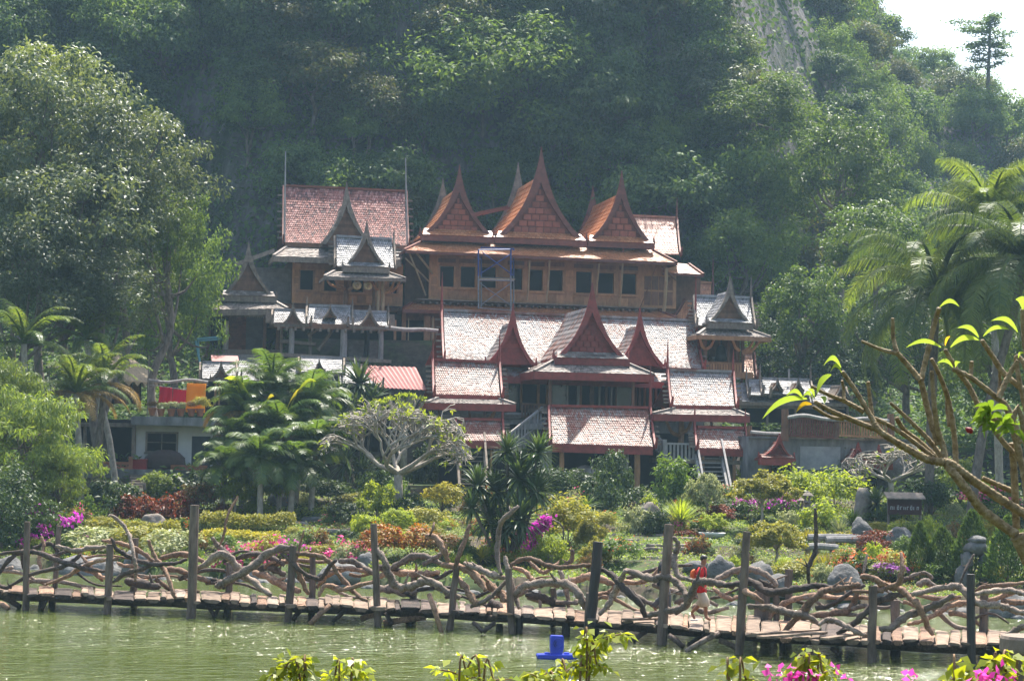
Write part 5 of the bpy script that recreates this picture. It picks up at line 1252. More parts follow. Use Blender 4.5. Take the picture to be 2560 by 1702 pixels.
# posts
def post(r, x0, y0, x1, y1, rad, side='n', mat=None, flat=False, sink=.6, black=None, name='post'):
    a_ = PX(r, x0, y0); c_ = PX(r, x1, y1); rr = rad*RG_[r][2]
    Y = (yn(c_[0])-.02) if side == 'n' else (yf(c_[0])+.12 if side == 'f' else side)
    T = at(a_[0], a_[1], Y); B_ = at(c_[0], c_[1], Y); R_ = rr*Y/FPX
    if side == 'n': B_.z = min(B_.z, -.0)
    else: B_.z = min(B_.z, 0)
    B_.z -= sink; m = MB(); n = 7; pts = [T.lerp(B_, k/7)+Vector((rg.uniform(-.012, .012), 0, 0)) for k in range(8)]
    m.tube(pts, [R_*(.93+.1*k/7)*rg.uniform(.95, 1.05) for k in range(8)], 9 if not flat else 4, wob=.07, rng=rg, twist=0)
    return bput(m, name, mat or M_POST, False)
for q in [(1, 235, 215, 218, 945, 29), (1, 935, 405, 905, 975, 33), (1, 1650, 75, 1622, 1005, 42), (2, 540, 510, 490, 1090, 31), (2, 1170, 340, 1215, 1130, 29), (2, 1815, 670, 1748, 1165, 27), (3, 345, 690, 390, 1200, 30), (3, 1600, 345, 1532, 1290, 40), (4, 705, 300, 625, 1280, 37), (5, 550, 760, 540, 1380, 40)]: post(*q)
post(5, 1385, 660, 1390, 1420, 37, mat=M_WETPOST)
post(3, 1050, 480, 990, 900, 40, mat=M_WETPOST, sink=-.3, name='charred_post'); post(3, 992, 880, 960, 1230, 42)
for q in [(1, 505, 250, 440, 955, 24), (1, 1150, 355, 1130, 985, 31), (2, 690, 590, 690, 1000, 27), (4, 1060, 620, 1050, 1050, 34), (4, 955, 800, 960, 1020, 30), (4, 840, 800, 830, 1020, 75), (5, 740, 880, 745, 1110, 44), (5, 1492, 820, 1490, 1150, 38), (2, 1490, 700, 1470, 960, 30), (1, 1945, 560, 1940, 1000, 32), (3, 700, 840, 700, 930, 26)]: post(*q, side='f')
for q in [(1, 350, 880, 340, 955, 26), (1, 440, 860, 435, 955, 28), (2, 20, 980, 25, 1070, 26), (2, 690, 980, 690, 1090, 26), (3, 430, 1050, 430, 1200, 32), (3, 282, 1120, 280, 1165, 28), (3, 800, 1110, 795, 1215, 34), (4, 1010, 1230, 1010, 1320, 30), (5, 740, 1260, 730, 1360, 46), (5, 1560, 1300, 1560, 1440, 60), (2, 1440, 1040, 1440, 1120, 25), (3, 1030, 1130, 1030, 1215, 26)]:
    a_ = PX(q[0], q[3], q[4]); post(*q, side=onz(a_[0], a_[1], 0).y+.25, mat=M_WETPOST, name='pile')
# cross pieces under the deck
for (r, x0, y0, x1, y1, rad, dk) in [(2, 830, 975, 690, 1105, 22, 0), (2, 965, 1005, 865, 1090, 18, 2), (2, 1075, 1080, 1175, 1050, 25, 0), (2, 1600, 885, 1692, 1165, 20, 0), (2, 1260, 1040, 1305, 1115, 16, 2), (2, 1250, 1115, 1530, 1075, 24, 0), (2, 600, 1010, 545, 1080, 20, 2), (3, 70, 1110, 135, 1170, 18, 2), (3, 240, 1115, 165, 1170, 18, 2), (3, 1255, 1170, 1330, 1245, 18, 2), (3, 1420, 1180, 1335, 1245, 18, 2), (3, 1870, 1220, 1770, 1280, 22, 2), (3, 1600, 1210, 1700, 1290, 22, 2), (4, 470, 1160, 220, 1295, 24, 1), (4, 470, 1220, 610, 1285, 24, 1), (4, 1180, 1270, 1270, 1370, 26, 2), (5, 200, 1290, 260, 1335, 22, 2), (1, 10, 850, 150, 925, 24, 2), (1, 1760, 930, 1815, 1010, 18, 2), (1, 1870, 930, 1830, 1000, 18, 2), (1, 0, 910, 60, 945, 24, 0), (1, 400, 880, 360, 950, 16, 2)]:
    a_ = PX(r, x0, y0); c_ = PX(r, x1, y1); Y = onz(c_[0], min(c_[1]+6, 1690), 0).y if c_[1] > ipl(NEAR, c_[0])+18 else yn(c_[0]); Y = min(Y, yn(c_[0])+.6); m = MB(); R_ = rad*RG_[r][2]*Y/FPX
    p, q = at(a_[0], a_[1], Y+.1), at(c_[0], c_[1], Y-.05); m.tube([p, p.lerp(q, .5)+Vector((0, 0, .02)), q+(q-p)*.15], [R_, R_*1.05, R_*.95], 7); bput(m, 'brace', M_DRIFT[dk])
# the railing branches, traced
BRN = [
 (1,'n',25,2,[(0,490),(200,470),(330,480),(480,540),(640,590),(760,620),(890,640)]), (1,'n',22,2,[(80,760),(300,650),(520,600),(620,545),(690,495)]), (1,'n',22,2,[(-40,700),(60,560),(130,500),(210,480)]),
 (1,'n',25,1,[(470,420),(640,460),(760,440),(900,430)]), (1,'n',21,0,[(390,745),(560,680),(680,610),(820,550),(1000,530)]), (1,'f',18,0,[(690,500),(760,590),(830,670),(870,720)]), (1,'f',24,0,[(590,570),(700,610),(800,650),(900,700)]),
 (1,'f',22,0,[(870,375),(1000,395),(1110,425),(1200,470),(1290,540),(1340,560)]), (1,'n',22,2,[(945,355),(985,440),(1060,490),(1180,550),(1330,575),(1480,570),(1590,530)]), (1,'n',24,2,[(960,730),(1060,660),(1200,620),(1300,570)]),
 (1,'n',19,1,[(920,165),(970,175),(1070,280),(1110,380),(1140,530),(1150,600),(1150,720)]), (1,'n',21,0,[(1260,370),(1300,490),(1380,600),(1430,700),(1470,830),(1490,860)]), (1,'f',28,0,[(1340,540),(1450,500),(1560,490),(1680,530),(1740,560)]),
 (1,'f',28,0,[(1380,620),(1440,620),(1560,640),(1680,690),(1780,720)]), (1,'n',38,1,[(1680,600),(1760,570),(1840,500),(1900,490),(1980,560),(2060,660),(2170,740),(2300,840)]), (1,'f',18,0,[(350,340),(370,430),(330,540),(350,620)]),
 (1,'f',18,0,[(990,560),(1060,590),(1140,590),(1220,640)]), (1,'m',42,2,[(1060,715),(1200,740),(1360,775)]), (1,'f',26,1,[(1800,350),(1860,430),(1950,520),(1960,700)]), (1,'f',13,0,[(1860,420),(1900,330),(1920,200),(1960,100),(2020,0)]),
 (1,'f',14,2,[(170,400),(185,520),(200,620)]), (1,'f',22,2,[(280,440),(420,400),(500,470)]), (1,'f',20,0,[(1140,620),(1160,700),(1260,720)]), (1,'n',20,2,[(-60,720),(30,770),(100,770)]), (1,'f',26,2,[(1790,700),(1850,730),(1900,780)]),
 (2,'n',38,1,[(-60,830),(0,800),(150,720),(260,640),(380,550),(540,520)]), (2,'n',22,0,[(380,540),(560,570),(740,590),(830,640),(900,740),(1000,850),(1060,910),(1120,940)]), (2,'n',20,2,[(450,570),(560,670),(650,740),(740,770),(780,740),(830,660),(880,620)]),
 (2,'n',22,0,[(740,910),(780,830),(860,830),(940,855),(1060,820),(1170,790)]), (2,'f',25,0,[(720,840),(790,760),(880,700),(1000,690),(1170,730)]), (2,'f',28,1,[(890,630),(1000,630),(1080,680),(1180,730)]),
 (2,'n',37,1,[(1190,530),(1260,640),(1290,740),(1350,830),(1440,830),(1560,790),(1640,800),(1740,870),(1850,920)]), (2,'f',30,1,[(1290,690),(1380,650),(1480,590),(1580,600),(1700,650)]), (2,'n',28,0,[(1580,430),(1660,450),(1710,530),(1750,640)]), (2,'n',11,0,[(1640,330),(1628,390),(1600,435)]),
 (2,'n',32,0,[(1700,660),(1820,680),(1920,710),(1999,790),(2040,860)]), (2,'f',40,1,[(1190,850),(1300,850),(1420,880),(1500,860)]), (2,'n',30,0,[(1830,760),(1900,860),(1960,950),(1999,960)]), (2,'n',22,0,[(1920,345),(1880,460),(1830,600),(1800,700)]),
 (2,'f',35,0,[(230,720),(360,760),(480,830),(600,860)]), (2,'f',14,0,[(300,710),(350,650),(450,630),(500,640)]), (2,'n',24,0,[(555,640),(600,760),(660,890)]), (2,'n',12,0,[(625,390),(590,520),(560,640)]), (2,'f',26,2,[(100,610),(200,580),(330,590),(470,660)]), (2,'f',30,2,[(280,680),(380,690),(480,740)]),
 (2,'f',20,2,[(1640,780),(1720,740),(1790,700)]), (2,'f',30,0,[(1180,760),(1300,720),(1420,720),(1560,730),(1680,720)]), (2,'f',22,1,[(1550,660),(1640,610),(1700,570)]),
 (3,'n',23,1,[(425,200),(360,260),(290,330),(265,450),(260,600),(290,740)]), (3,'n',22,0,[(360,670),(420,630),(520,610),(640,660),(760,680),(880,670),(990,660)]), (3,'n',26,1,[(320,590),(340,690),(370,800),(400,900),(430,1000)]),
 (3,'n',37,1,[(400,910),(430,860),(500,820),(640,800),(780,800),(860,840),(910,920),(940,1000)]), (3,'f',18,0,[(500,620),(560,680),(620,720),(690,680),(740,640)]), (3,'f',20,2,[(850,540),(840,620),(780,670)]), (3,'f',23,1,[(740,700),(770,760),(800,860),(820,1000)]),
 (3,'f',34,0,[(760,800),(880,780),(960,750),(1060,770),(1160,810)]), (3,'n',30,2,[(1060,690),(1160,740),(1220,810),(1300,890),(1380,970),(1420,1080)]), (3,'n',30,1,[(1060,1050),(1130,970),(1180,870),(1220,790),(1265,700)]), (3,'n',34,1,[(1265,700),(1380,740),(1480,770),(1540,750),(1620,770),(1700,840),(1735,910)]),
 (3,'f',24,0,[(1040,890),(1140,870),(1220,800),(1400,790),(1560,655)]), (3,'n',36,1,[(1430,1060),(1560,1020),(1680,1010),(1740,960),(1780,880),(1820,800),(1900,790),(1999,810),(2100,830)]), (3,'n',26,1,[(1635,440),(1670,500),(1650,570),(1640,640),(1680,750),(1790,780)]),
 (3,'f',32,0,[(0,680),(80,740),(150,830)]), (3,'n',38,0,[(170,790),(220,840),(300,900),(325,950)]), (3,'n',16,0,[(85,800),(110,760),(150,750),(190,790)]), (3,'n',22,1,[(50,990),(180,930),(270,850),(330,780)]), (3,'f',36,2,[(480,890),(600,910),(700,950),(790,990)]), (3,'f',17,1,[(590,860),(600,1000)]),
 (3,'f',22,1,[(1640,960),(1740,920),(1900,900)]), (3,'f',24,1,[(1230,830),(1340,900),(1450,960),(1520,990)]), (3,'n',30,1,[(0,650),(100,680),(220,740),(320,760)]), (3,'f',20,0,[(380,680),(460,700),(520,760),(570,800)]), (3,'m',40,2,[(180,1000),(240,970),(300,1010)]),
 (4,'f',33,1,[(430,715),(530,660),(640,620),(760,620),(860,660),(970,760)]), (4,'f',24,0,[(420,780),(480,830),(560,870),(640,850)]), (4,'n',36,2,[(510,760),(640,740),(740,730),(850,800),(1000,810),(1150,780),(1300,760),(1450,780)]), (4,'n',28,0,[(640,790),(740,830),(850,900)]),
 (4,'n',36,1,[(710,940),(850,940),(960,960),(1080,990),(1200,1010),(1310,1080)]), (4,'n',28,1,[(1310,1090),(1380,1050),(1450,1050),(1560,1110),(1640,1150),(1720,1180)]), (4,'n',36,0,[(990,1185),(1100,1060),(1190,960),(1260,880),(1350,800),(1450,790),(1600,760),(1660,750)]),
 (4,'f',28,0,[(890,1100),(910,1000),(1000,920),(1120,870),(1270,840),(1500,860),(1750,860)]), (4,'f',34,0,[(1170,1040),(1300,1010),(1440,990),(1560,970),(1610,900),(1635,820)]), (4,'n',22,2,[(1230,740),(1225,600),(1285,470),(1290,300),(1285,100)]), (4,'n',14,0,[(1570,745),(1590,690)]), (4,'f',16,1,[(1690,650),(1725,490)]),
 (5,'n',34,2,[(250,1170),(400,1070),(500,970),(620,880),(760,840),(900,830)]), (5,'n',36,1,[(880,832),(1080,790),(1240,760),(1310,790),(1400,880),(1500,920),(1640,930),(1750,970),(1850,990)]), (5,'n',34,0,[(440,680),(540,690),(640,750),(760,780),(860,850),(920,910),(980,1010),(1010,1090),(1060,1180)]),
 (5,'n',25,0,[(380,800),(560,810),(660,780),(760,740),(790,680),(800,580),(790,480)]), (5,'n',38,1,[(600,1120),(700,1120),(800,1040),(920,980),(1080,920),(1240,840)]), (5,'f',26,0,[(850,1080),(960,1060),(1080,1000),(1200,930),(1350,900),(1550,880),(1700,830),(1833,800)]),
 (5,'n',28,1,[(1420,830),(1500,810),(1640,800),(1780,810),(1860,840)]), (5,'f',19,1,[(860,680),(990,650),(1060,700)]), (5,'f',34,1,[(930,760),(990,720),(1090,780)]), (5,'f',20,0,[(1420,800),(1520,760),(1700,750),(1833,730)]), (5,'n',32,1,[(1680,1180),(1780,1130),(1850,1090)]), (5,'f',24,0,[(900,830),(1100,870),(1300,850)]), (5,'n',13,2,[(1290,740),(1340,620),(1410,490)]), (5,'f',22,2,[(780,740),(830,700),(900,690)]),
]
for (r, side, rad, mt, pts) in BRN:
    P3 = []; N_ = len(pts); k0 = rg.uniform(-.08, .08); ph = rg.uniform(0, 6)
    for i, (x, y) in enumerate(pts):
        q = PX(r, x, y)
        Yb = yn(q[0])+.1 if side == 'n' else (yf(q[0])-.05 if side == 'f' else (yn(q[0])+yf(q[0]))/2)
        Yb += k0+.14*math.sin(i*1.3+ph)
        p = at(q[0], q[1], Yb); P3.append((p.x, p.y, p.z, .88*rad*RG_[r][2]*Yb/FPX))
    sp = smooth_pts(P3, 5); n = len(sp); m = MB(); rr = []
    for i, s_ in enumerate(sp):
        u = i/(n-1); k = 1.0 + .13*math.sin(i*1.7+ph) + rg.uniform(-.07, .07)
        rr.append(max(.012, s_[3]*k*(1-.42*abs(2*u-1)**3)))
    pl = [Vector(s_[:3])+Vector((rg.uniform(-1, 1), rg.uniform(-1, 1), rg.uniform(-1, 1)))*rr[i]*.2 for i, s_ in enumerate(sp)]
    m.tube(pl, rr, 9, wob=.2, rng=rg)
    for q in range(rg.choice([0, 0, 1, 1, 2])):     # broken side shoots and knots
        i = rg.randint(2, n-3); d = Vector((rg.uniform(-1, 1), rg.uniform(-.5, .5), rg.uniform(-.3, 1))).normalized(); m.tube([pl[i], pl[i]+d*rr[i]*2.2, pl[i]+d*rr[i]*rg.uniform(3, 5)], [rr[i]*.5, rr[i]*.3, rr[i]*.12], 6)
    bput(m, 'rail_branch', M_DRIFT[mt])
# filler tangle behind: thinner crooked limbs along the far rail
for k in range(46):
    x = -60+k*58+rg.uniform(-20, 20); L_ = rg.uniform(70, 170); y0 = ipl(FAR, x)-rg.uniform(15, 95); sl = rg.uniform(-.35, .45); pts = []
    ph = rg.uniform(0, 6); n = 6; amp = rg.uniform(6, 16)
    for i in range(n):
        u = i/(n-1); xx = x+L_*u; yy = y0+sl*L_*u+.055*L_*u+amp*math.sin(u*4+ph); Yb = yf(xx)+.05+.12*math.sin(i+ph); yy = min(yy, ipl(FAR, xx)-3); p = at(xx, yy, Yb); pts.append((p.x, p.y, p.z))
    sp = smooth_pts(pts, 4); r0 = rg.uniform(.035, .085); m = MB(); m.tube(sp, [r0*(1-.45*i/len(sp))*rg.uniform(.9, 1.1) for i in range(len(sp))], 7, wob=.1, rng=rg); bput(m, 'rail_branch', M_DRIFT[rg.choice([0, 1, 1, 2, 2])])
# ================================================================ PLANTS: shared shapes
def blades_mesh(name, seed, n, L, W, mat, tilt=(10, 85), bend=0.5, seg=4, base_r=0.03, zr=0.0):
    """rosette of long strap leaves from the origin"""
    rg = random.Random(seed); vs = []; fs = []
    for i in range(n):
        az = i*2.39996+rg.uniform(-.3, .3); u = (i+.5)/n; ti = R(tilt[0]+(tilt[1]-tilt[0])*u+rg.uniform(-8, 8)); l = L*rg.uniform(.75, 1.1); w_ = W*rg.uniform(.8, 1.15); b0 = len(vs)
        d = Vector((math.cos(az), math.sin(az), 0)); s = Vector((-math.sin(az), math.cos(az), 0)); p = d*base_r+Vector((0, 0, zr*(1-u)))
        a_ = ti
        for k in range(seg+1):
            v = k/seg; ww = w_*(0.55+.45*min(1, v*3))*(1-v**2.2)+.002
            vs += [tuple(p-s*ww/2), tuple(p+s*ww/2)]
            a_ = ti+R(95)*bend*v**1.5; p = p+(d*math.sin(a_)+Vector((0, 0, math.cos(a_))))*(l/seg)
        for k in range(seg): j = b0+2*k; fs.append((j, j+1, j+3, j+2))
    me = bpy.data.meshes.new(name); me.from_pydata(vs, [], fs); me.materials.append(mat); return me
def frond_mesh(name, seed, L, leaf, n, mat, arch=1.1, droop=.8, up=60, w=.035):
    """feather palm frond growing along +x from the origin"""
    rg = random.Random(seed); pts = []; p = Vector((0, 0, 0)); a_ = R(up)
    for k in range(15): pts.append(p.copy()); p = p+Vector((math.cos(a_), 0, math.sin(a_)))*L/14; a_ -= arch*.16*(k/14+.25)
    vs = []; fs = []
    for k in range(14):
        r0, r1 = .03*(1-k/15), .03*(1-(k+1)/15); b0 = len(vs)
        for q, r_ in ((pts[k], r0), (pts[k+1], r1)): vs += [(q.x, -r_, q.z), (q.x, r_, q.z), (q.x, 0, q.z+r_)]
        fs += [(b0, b0+1, b0+4, b0+3), (b0+1, b0+2, b0+5, b0+4), (b0+2, b0, b0+3, b0+5)]
    for i in range(n):
        u = .12+.87*i/n; f = u*14; k = min(13, int(f)); q = pts[k].lerp(pts[k+1], f-k); t = (pts[k+1]-pts[k]).normalized(); l = leaf*(math.sin(math.pi*min(1, u*.85+.12))**.6)*rg.uniform(.85, 1.1)
        for sg in (-1, 1):
            d = (t*.55+Vector((0, sg, 0))*.8+Vector((0, 0, .15-rg.uniform(0, .3)))).normalized(); e = (d+Vector((0, 0, -droop*rg.uniform(.7, 1.2)))).normalized(); b0 = len(vs); s = t*w*rg.uniform(.8, 1.1)
            m_ = q+d*l*.45; x = m_+e*l*.55
            vs += [tuple(q-s*.5), tuple(q+s*.5), tuple(m_-s*.6), tuple(m_+s*.6), tuple(x)]; fs += [(b0, b0+1, b0+3, b0+2), (b0+2, b0+3, b0+4)]
    me = bpy.data.meshes.new(name); me.from_pydata(vs, [], fs); me.materials.append(mat); return me
SHAPES = {   # clumps, leaves, radii, clump size, leaf length, width ratio, options
 'dome':  (60, 38, (1, 1, .85), .26, .16, .5, dict(low=-.05, shell=.5)),
 'loose': (46, 34, (1, 1, .9), .30, .19, .42, dict(low=-.3, shell=.35, flat=.8)),
 'ball':  (120, 60, (1, 1, .9), .17, .1, .6, dict(low=-.5, shell=.86, droop=0)),
 'flat':  (150, 60, (1, 1, .8), .16, .1, .6, dict(low=-.12, shell=.82, droop=0)),
 'cone':  (1, 1, (1, 1, 1), .1, .1, .5, {}),
 'umbel': (44, 46, (1, 1, .7), .27, .17, .4, dict(low=0, shell=.5, flat=.45, droop=.1)),
 'tall':  (60, 40, (1, 1, 1.0), .26, .2, .4, dict(low=-.8, shell=.4, flat=.9)),
}
_pc = {}
def plant_mesh(shape, matn, var=0):
    k = (shape, matn, var)
    if k not in _pc:
        nC, nL, rad, cr, lf, wr, kw = SHAPES[shape]; sd_ = abs(hash(shape+matn)) % 9973 if False else sum(ord(c)*(i+3) for i, c in enumerate(shape+matn))+var*17
        if shape == 'cone':
            rs = np.random.RandomState(sd_); n = 3600; u = rs.uniform(0, 1, n)**.8; z = 1-u; an = rs.uniform(0, 6.283, n); rr = (1-(1-u)**1.7)**.9*(1+.12*np.sin(an*5+z*9))*rs.uniform(.8, 1.03, n)*(1-.35*(u > .92))
            P = np.stack([rr*np.cos(an), rr*np.sin(an), z*2-0], 1); D = np.stack([np.cos(an), np.sin(an), 0*an+.9], 1); N = unit(np.stack([np.cos(an), np.sin(an), 0*an+.3], 1)+rdir(rs, n)*.7)
            me = leaf_mesh('foliage', P, D+rdir(rs, n)*.5, N, rs.uniform(.1, .2, n), .06, LM[matn])
        else: me, _ = crown('foliage', sd_, nC, nL, rad, cr, lf, wr, LM[matn], **kw)
        _pc[k] = me
    return _pc[k]
def bloom_mesh(shape, matn, n=260, size=.09, top=0.0, seed=3):
    n = int(n*1.7); size *= 1.2
    k = ('b', shape, matn, n, size, top)
    if k not in _pc:
        nC, nL, rad, cr, lf, wr, kw = SHAPES[shape]; P, A, N, L, C = cloud(seed+n, 30, 110, rad, cr*.8, size, **{**kw, 'shell': .85}); rs = np.random.RandomState(seed)
        ok = np.where(P[:, 2] > top)[0]; ix = rs.permutation(ok)[:n]; P = P[ix]*1.06
        _pc[k] = leaf_mesh('blossoms', P, A[ix], N[ix], L[ix], L[ix]*.8, LM[matn])
    return _pc[k]
prg = random.Random(31)
def shrub(px, yb_, w_, h_, matn, shape, label, stem=0.0, bloom=None, name='shrub', cat='shrub', group=None, stemmat=None, lean=0, pos=None, tiers=None):
    """w_, h_ crown size in photo pixels; stem: bare stem height in pixels below the crown"""
    g = pos or ground_hit(px, yb_)
    if g is None: return None
    k = g.y/FPX; t = thing(name, label, cat, g, 0, group); W_, H_, S_ = w_*k/2, h_*k, stem*k
    var = prg.randint(0, 1)
    rz = prg.uniform(0, 6.28); zc = {'dome': 0, 'flat': .1, 'umbel': .05, 'cone': 0}.get(shape, .5)
    sc = (W_, W_*.95, H_/(.85 if zc < .5 else 1.9) if shape != 'cone' else H_/2)
    zz_ = S_+(H_*zc if zc >= .2 else H_*zc)
    mobj('foliage', plant_mesh(shape, matn, var), t, (lean*k, 0, zz_), (0, 0, rz), sc)
    if bloom: mobj('blossoms', bloom_mesh(shape, *bloom), t, (lean*k, 0, zz_), (0, 0, rz+1), sc)
    m = MB(); r0 = max(.02, .022*(S_+H_*.5)**.5+.012*W_)
    if stem: r0 = max(r0, .05)
    e = (lean*k, 0, S_+H_*.35); m.tube(smooth_pts([(0, 0, -.15), (lean*k*.15+.06*S_, 0, S_*.5), e], 3), [r0*1.2, r0*1.1, r0, r0*.9, r0*.85, r0*.8, r0*.7], 6)
    for i in range(4):
        a_ = i*1.57+.4; m.tube([(lean*k*.8, 0, S_*.75+H_*.02), (lean*k+W_*.5*math.cos(a_), W_*.5*math.sin(a_), S_+H_*.42)], [r0*.6, r0*.25], 5)
    mobj('stem', m.mesh('stem', stemmat or M_BARK, True), t)
    return t
def rosette_plant(px, yb_, heads, label, matn='drac', L=.75, W=.085, name='dracaena', cat='plant', n=60, group=None, tilt=(5, 135), bend=.45, stem_mat=None, pos=None):
    """heads: (px, py, radius px) of each leaf head"""
    g = pos or ground_hit(px, yb_); k = g.y/FPX; t = thing(name, label, cat, g, 0, group); key = ('ros', matn, n, tilt, bend, W)
    if key not in _pc: _pc[key] = [blades_mesh('leaf_head', 50+i, int(n*1.5), 1.0, W/L, LM[matn], tilt, bend) for i in range(3)]
    for i, (hx, hy, hr) in enumerate(heads):
        p = at(hx, hy, g.y-(prg.uniform(-.5, .6) if len(heads) > 1 else 0))-g; s = hr*k*1.32
        mobj('leaf_head', _pc[key][i % 3], t, p, (prg.uniform(-.2, .2), prg.uniform(-.2, .2), prg.uniform(0, 6)), (s, s, s))
        if p.z > .25:
            m = MB(); q = Vector((p.x*.25, p.y*.3, -.1)); m.tube(smooth_pts([q, q.lerp(p, .5)+Vector((.05, 0, 0)), p], 3), [.07, .065, .06, .055, .055, .05, .05], 6); mobj('stem', m.mesh('stem', stem_mat or M_BARK, True), t)
    return t
_fr = {}
def palm(px, yb_, cx, cy, fl, label, nf=15, trunk_r=.14, mats=('palm', 'palm', 'palm', 'palmdry'), leaf=.75, pos=None, name='palm_tree', up=62, arch=1.1, Y=None, droop=.8, group=None, cover=(0, 1), trunkmat=None, seedx=0, w=.035, nl=46):
    g = pos or ground_hit(px, yb_)
    if Y: q = at(px, 1116, Y); g = Vector((q.x, Y, land(q.x, Y)))
    k = g.y/FPX; t = thing(name, label, 'palm', g, 0, group); c = at(cx, cy, g.y)-g; L = fl*k; rg = random.Random(int(px*7+cy)+seedx)
    if trunk_r:
        m = MB(); pts = smooth_pts([(0, 0, -.3), (c.x*.3, 0, c.z*.4), (c.x*.8, 0, c.z*.8), c], 5); m.tube(pts, [trunk_r*(1.25-.4*i/len(pts))*(1+.05*(i % 2)) for i in range(len(pts))], 9); mobj('trunk', m.mesh('trunk', trunkmat or M_BARKPALE, True), t)
    for i in range(nf):
        u = (i+.5)/nf; upi = up+28-95*u; mt = mats[min(len(mats)-1, int(u*len(mats)))]
        key = (mt, round(leaf/L*20), int(u*4), round(arch, 1), round(droop, 1), up, w, nl)
        if key not in _fr: _fr[key] = frond_mesh('frond', int(u*100)+7, 1.0, leaf/max(L, .1), nl, LM[mt], arch, droop, up+28-95*(int(u*4)+.5)/4, w/max(.5, L))
        a_ = i*2.39996+rg.uniform(-.25, .25); s = L*rg.uniform(.82, 1.1)
        mobj('frond', _fr[key], t, (c.x, c.y, c.z+.05*(1-u)), (0, R(rg.uniform(-8, 8)), a_), (s, s, s))
    return t
def big_tree(px, cy, rx, rz, Y, protos, label, group=None, matt=None, seed=1, r=.25, name='tree', base=None, cat='tree', nl=14):
    c = at(px, cy, Y); k = Y/FPX; gz = land(c.x, Y) if base is None else base; cm, C, rad = protos; t = thing(name, label, cat, (c.x, Y, gz), 0, group)
    sx, sz = rx*k/rad[0], rz*k/rad[2]; rot = random.Random(seed).uniform(0, 6.28)
    o = mobj('crown', cm, t, (0, 0, c.z-gz), (0, 0, rot), (sx, sx, sz))
    ca, sa = math.cos(rot), math.sin(rot)
    C2 = np.stack([(C[:, 0]*ca-C[:, 1]*sa)*sx, (C[:, 0]*sa+C[:, 1]*ca)*sx, C[:, 2]*sz], 1)
    mobj('trunk', limb_mesh('trunk', seed, max(1.0, c.z-gz), r, C2, matt or M_BARK, nl=nl), t, (0, 0, c.z-gz))
    return t
def bare_tree(px, yb_, cx0, cx1, cy0, cy1, label, mat, depth=6, seed=1, r0=.14, pos=None, name='frangipani_tree', leafn='lime', leaves=120, group=None):
    """wide, many-forked, nearly leafless crown"""
    g = pos or ground_hit(px, yb_); k = g.y/FPX; t = thing(name, label, 'tree', g, 0, group); rg = random.Random(seed); m = MB(); tips = []
    a_ = at(cx0, cy1, g.y)-g; c_ = at(cx1, cy0, g.y)-g; cx = (a_.x+c_.x)/2; W_ = (c_.x-a_.x)/2; zt = c_.z; zb_ = a_.z
    def grow(p, d, l, r, n):
        q = p+d*l; md = p+d*l*.5+Vector((rg.uniform(-1, 1), rg.uniform(-1, 1), rg.uniform(-.3, .3)))*l*.08
        m.tube([p, md, q], [max(.022, r), max(.02, r*.88), max(.016, r*.78)], 6 if n > 3 else 4, cap=False)
        if n == 0: tips.append((q, d)); return
        for i in range(3 if rg.random() < .4 and n < 6 else 2):
            az = rg.uniform(0, 6.28); sp = rg.uniform(.45, .85); ax = Vector((math.cos(az), math.sin(az), 0)); e = (d+ax*sp)
            q2 = q+e.normalized()*l
            if q2.z > zt: e.z -= .6
            if q2.z < zb_: e.z += .5
            if abs(q2.x-cx) > W_: e.x -= math.copysign(.9, q2.x-cx)
            if abs(q2.y) > W_*.7: e.y -= math.copysign(.9, q2.y)
            lim = zt-(zt-zb_)*(.7*min(1, abs(q2.x-cx)/W_)**2+rg.uniform(0, .4))
            if q2.z > lim: e.z -= .5
            e.z += .03; grow(q, e.normalized(), l*rg.uniform(.74, .96), r*.72, n-1)
    L0 = (zt)*.3
    tr = Vector((rg.uniform(-.1, .1), 0, zb_*.55+.3)); m.tube([(0, 0, -.2), tr*.5, tr], [r0*1.3, r0*1.1, r0], 8)
    for i in range(5):
        az = i*1.2566+rg.uniform(-.3, .3)+.3; grow(tr, Vector((math.cos(az)*1.0, math.sin(az)*.8, .38)).normalized(), W_*.3, r0*.72, depth)
    mobj('trunk', m.mesh('trunk', mat, True), t)
    if leaves:
        rs = np.random.RandomState(seed); ix = rs.choice(len(tips), min(leaves, len(tips)), False); P, A = [], []
        for i in ix:
            for j in range(3): q, d = tips[i]; P.append(q); A.append(np.array(d)+rs.normal(size=3)*.8)
        n = len(P); mobj('foliage', leaf_mesh('foliage', np.array(P), np.array(A), unit(rdir(rs, n)+np.array([0, 0, 1.])), .24, .09, LM[leafn]), t)
    return t
def boulder(px, yb_, w_, h_, label, mat=None, seed=1, group=None, name='boulder', pos=None, depth=.8, cat='boulder'):
    g = pos or ground_hit(px, yb_); k = g.y/FPX; W_, H_ = w_*k/2, h_*k; import bmesh
    bm = bmesh.new(); bmesh.ops.create_icosphere(bm, subdivisions=3, radius=1)
    for v in bm.verts:
        n = noise.noise(v.co*1.1+Vector((seed*3.1, 0, 0)))*.38+noise.noise(v.co*2.7+Vector((0, seed*2.3, 0)))*.14+noise.noise(v.co*6+Vector((0, 0, seed)))*.05; v.co *= 1+n
        v.co = Vector((v.co.x*W_, v.co.y*W_*depth, max(-.12, (v.co.z+.55)*H_/1.5)))
    me = bpy.data.meshes.new(name); bm.to_mesh(me); bm.free(); me.materials.append(mat or M_ROCK); me.shade_smooth()
    o = mobj(name, me, loc=g); tag(o, label, cat, group); return o
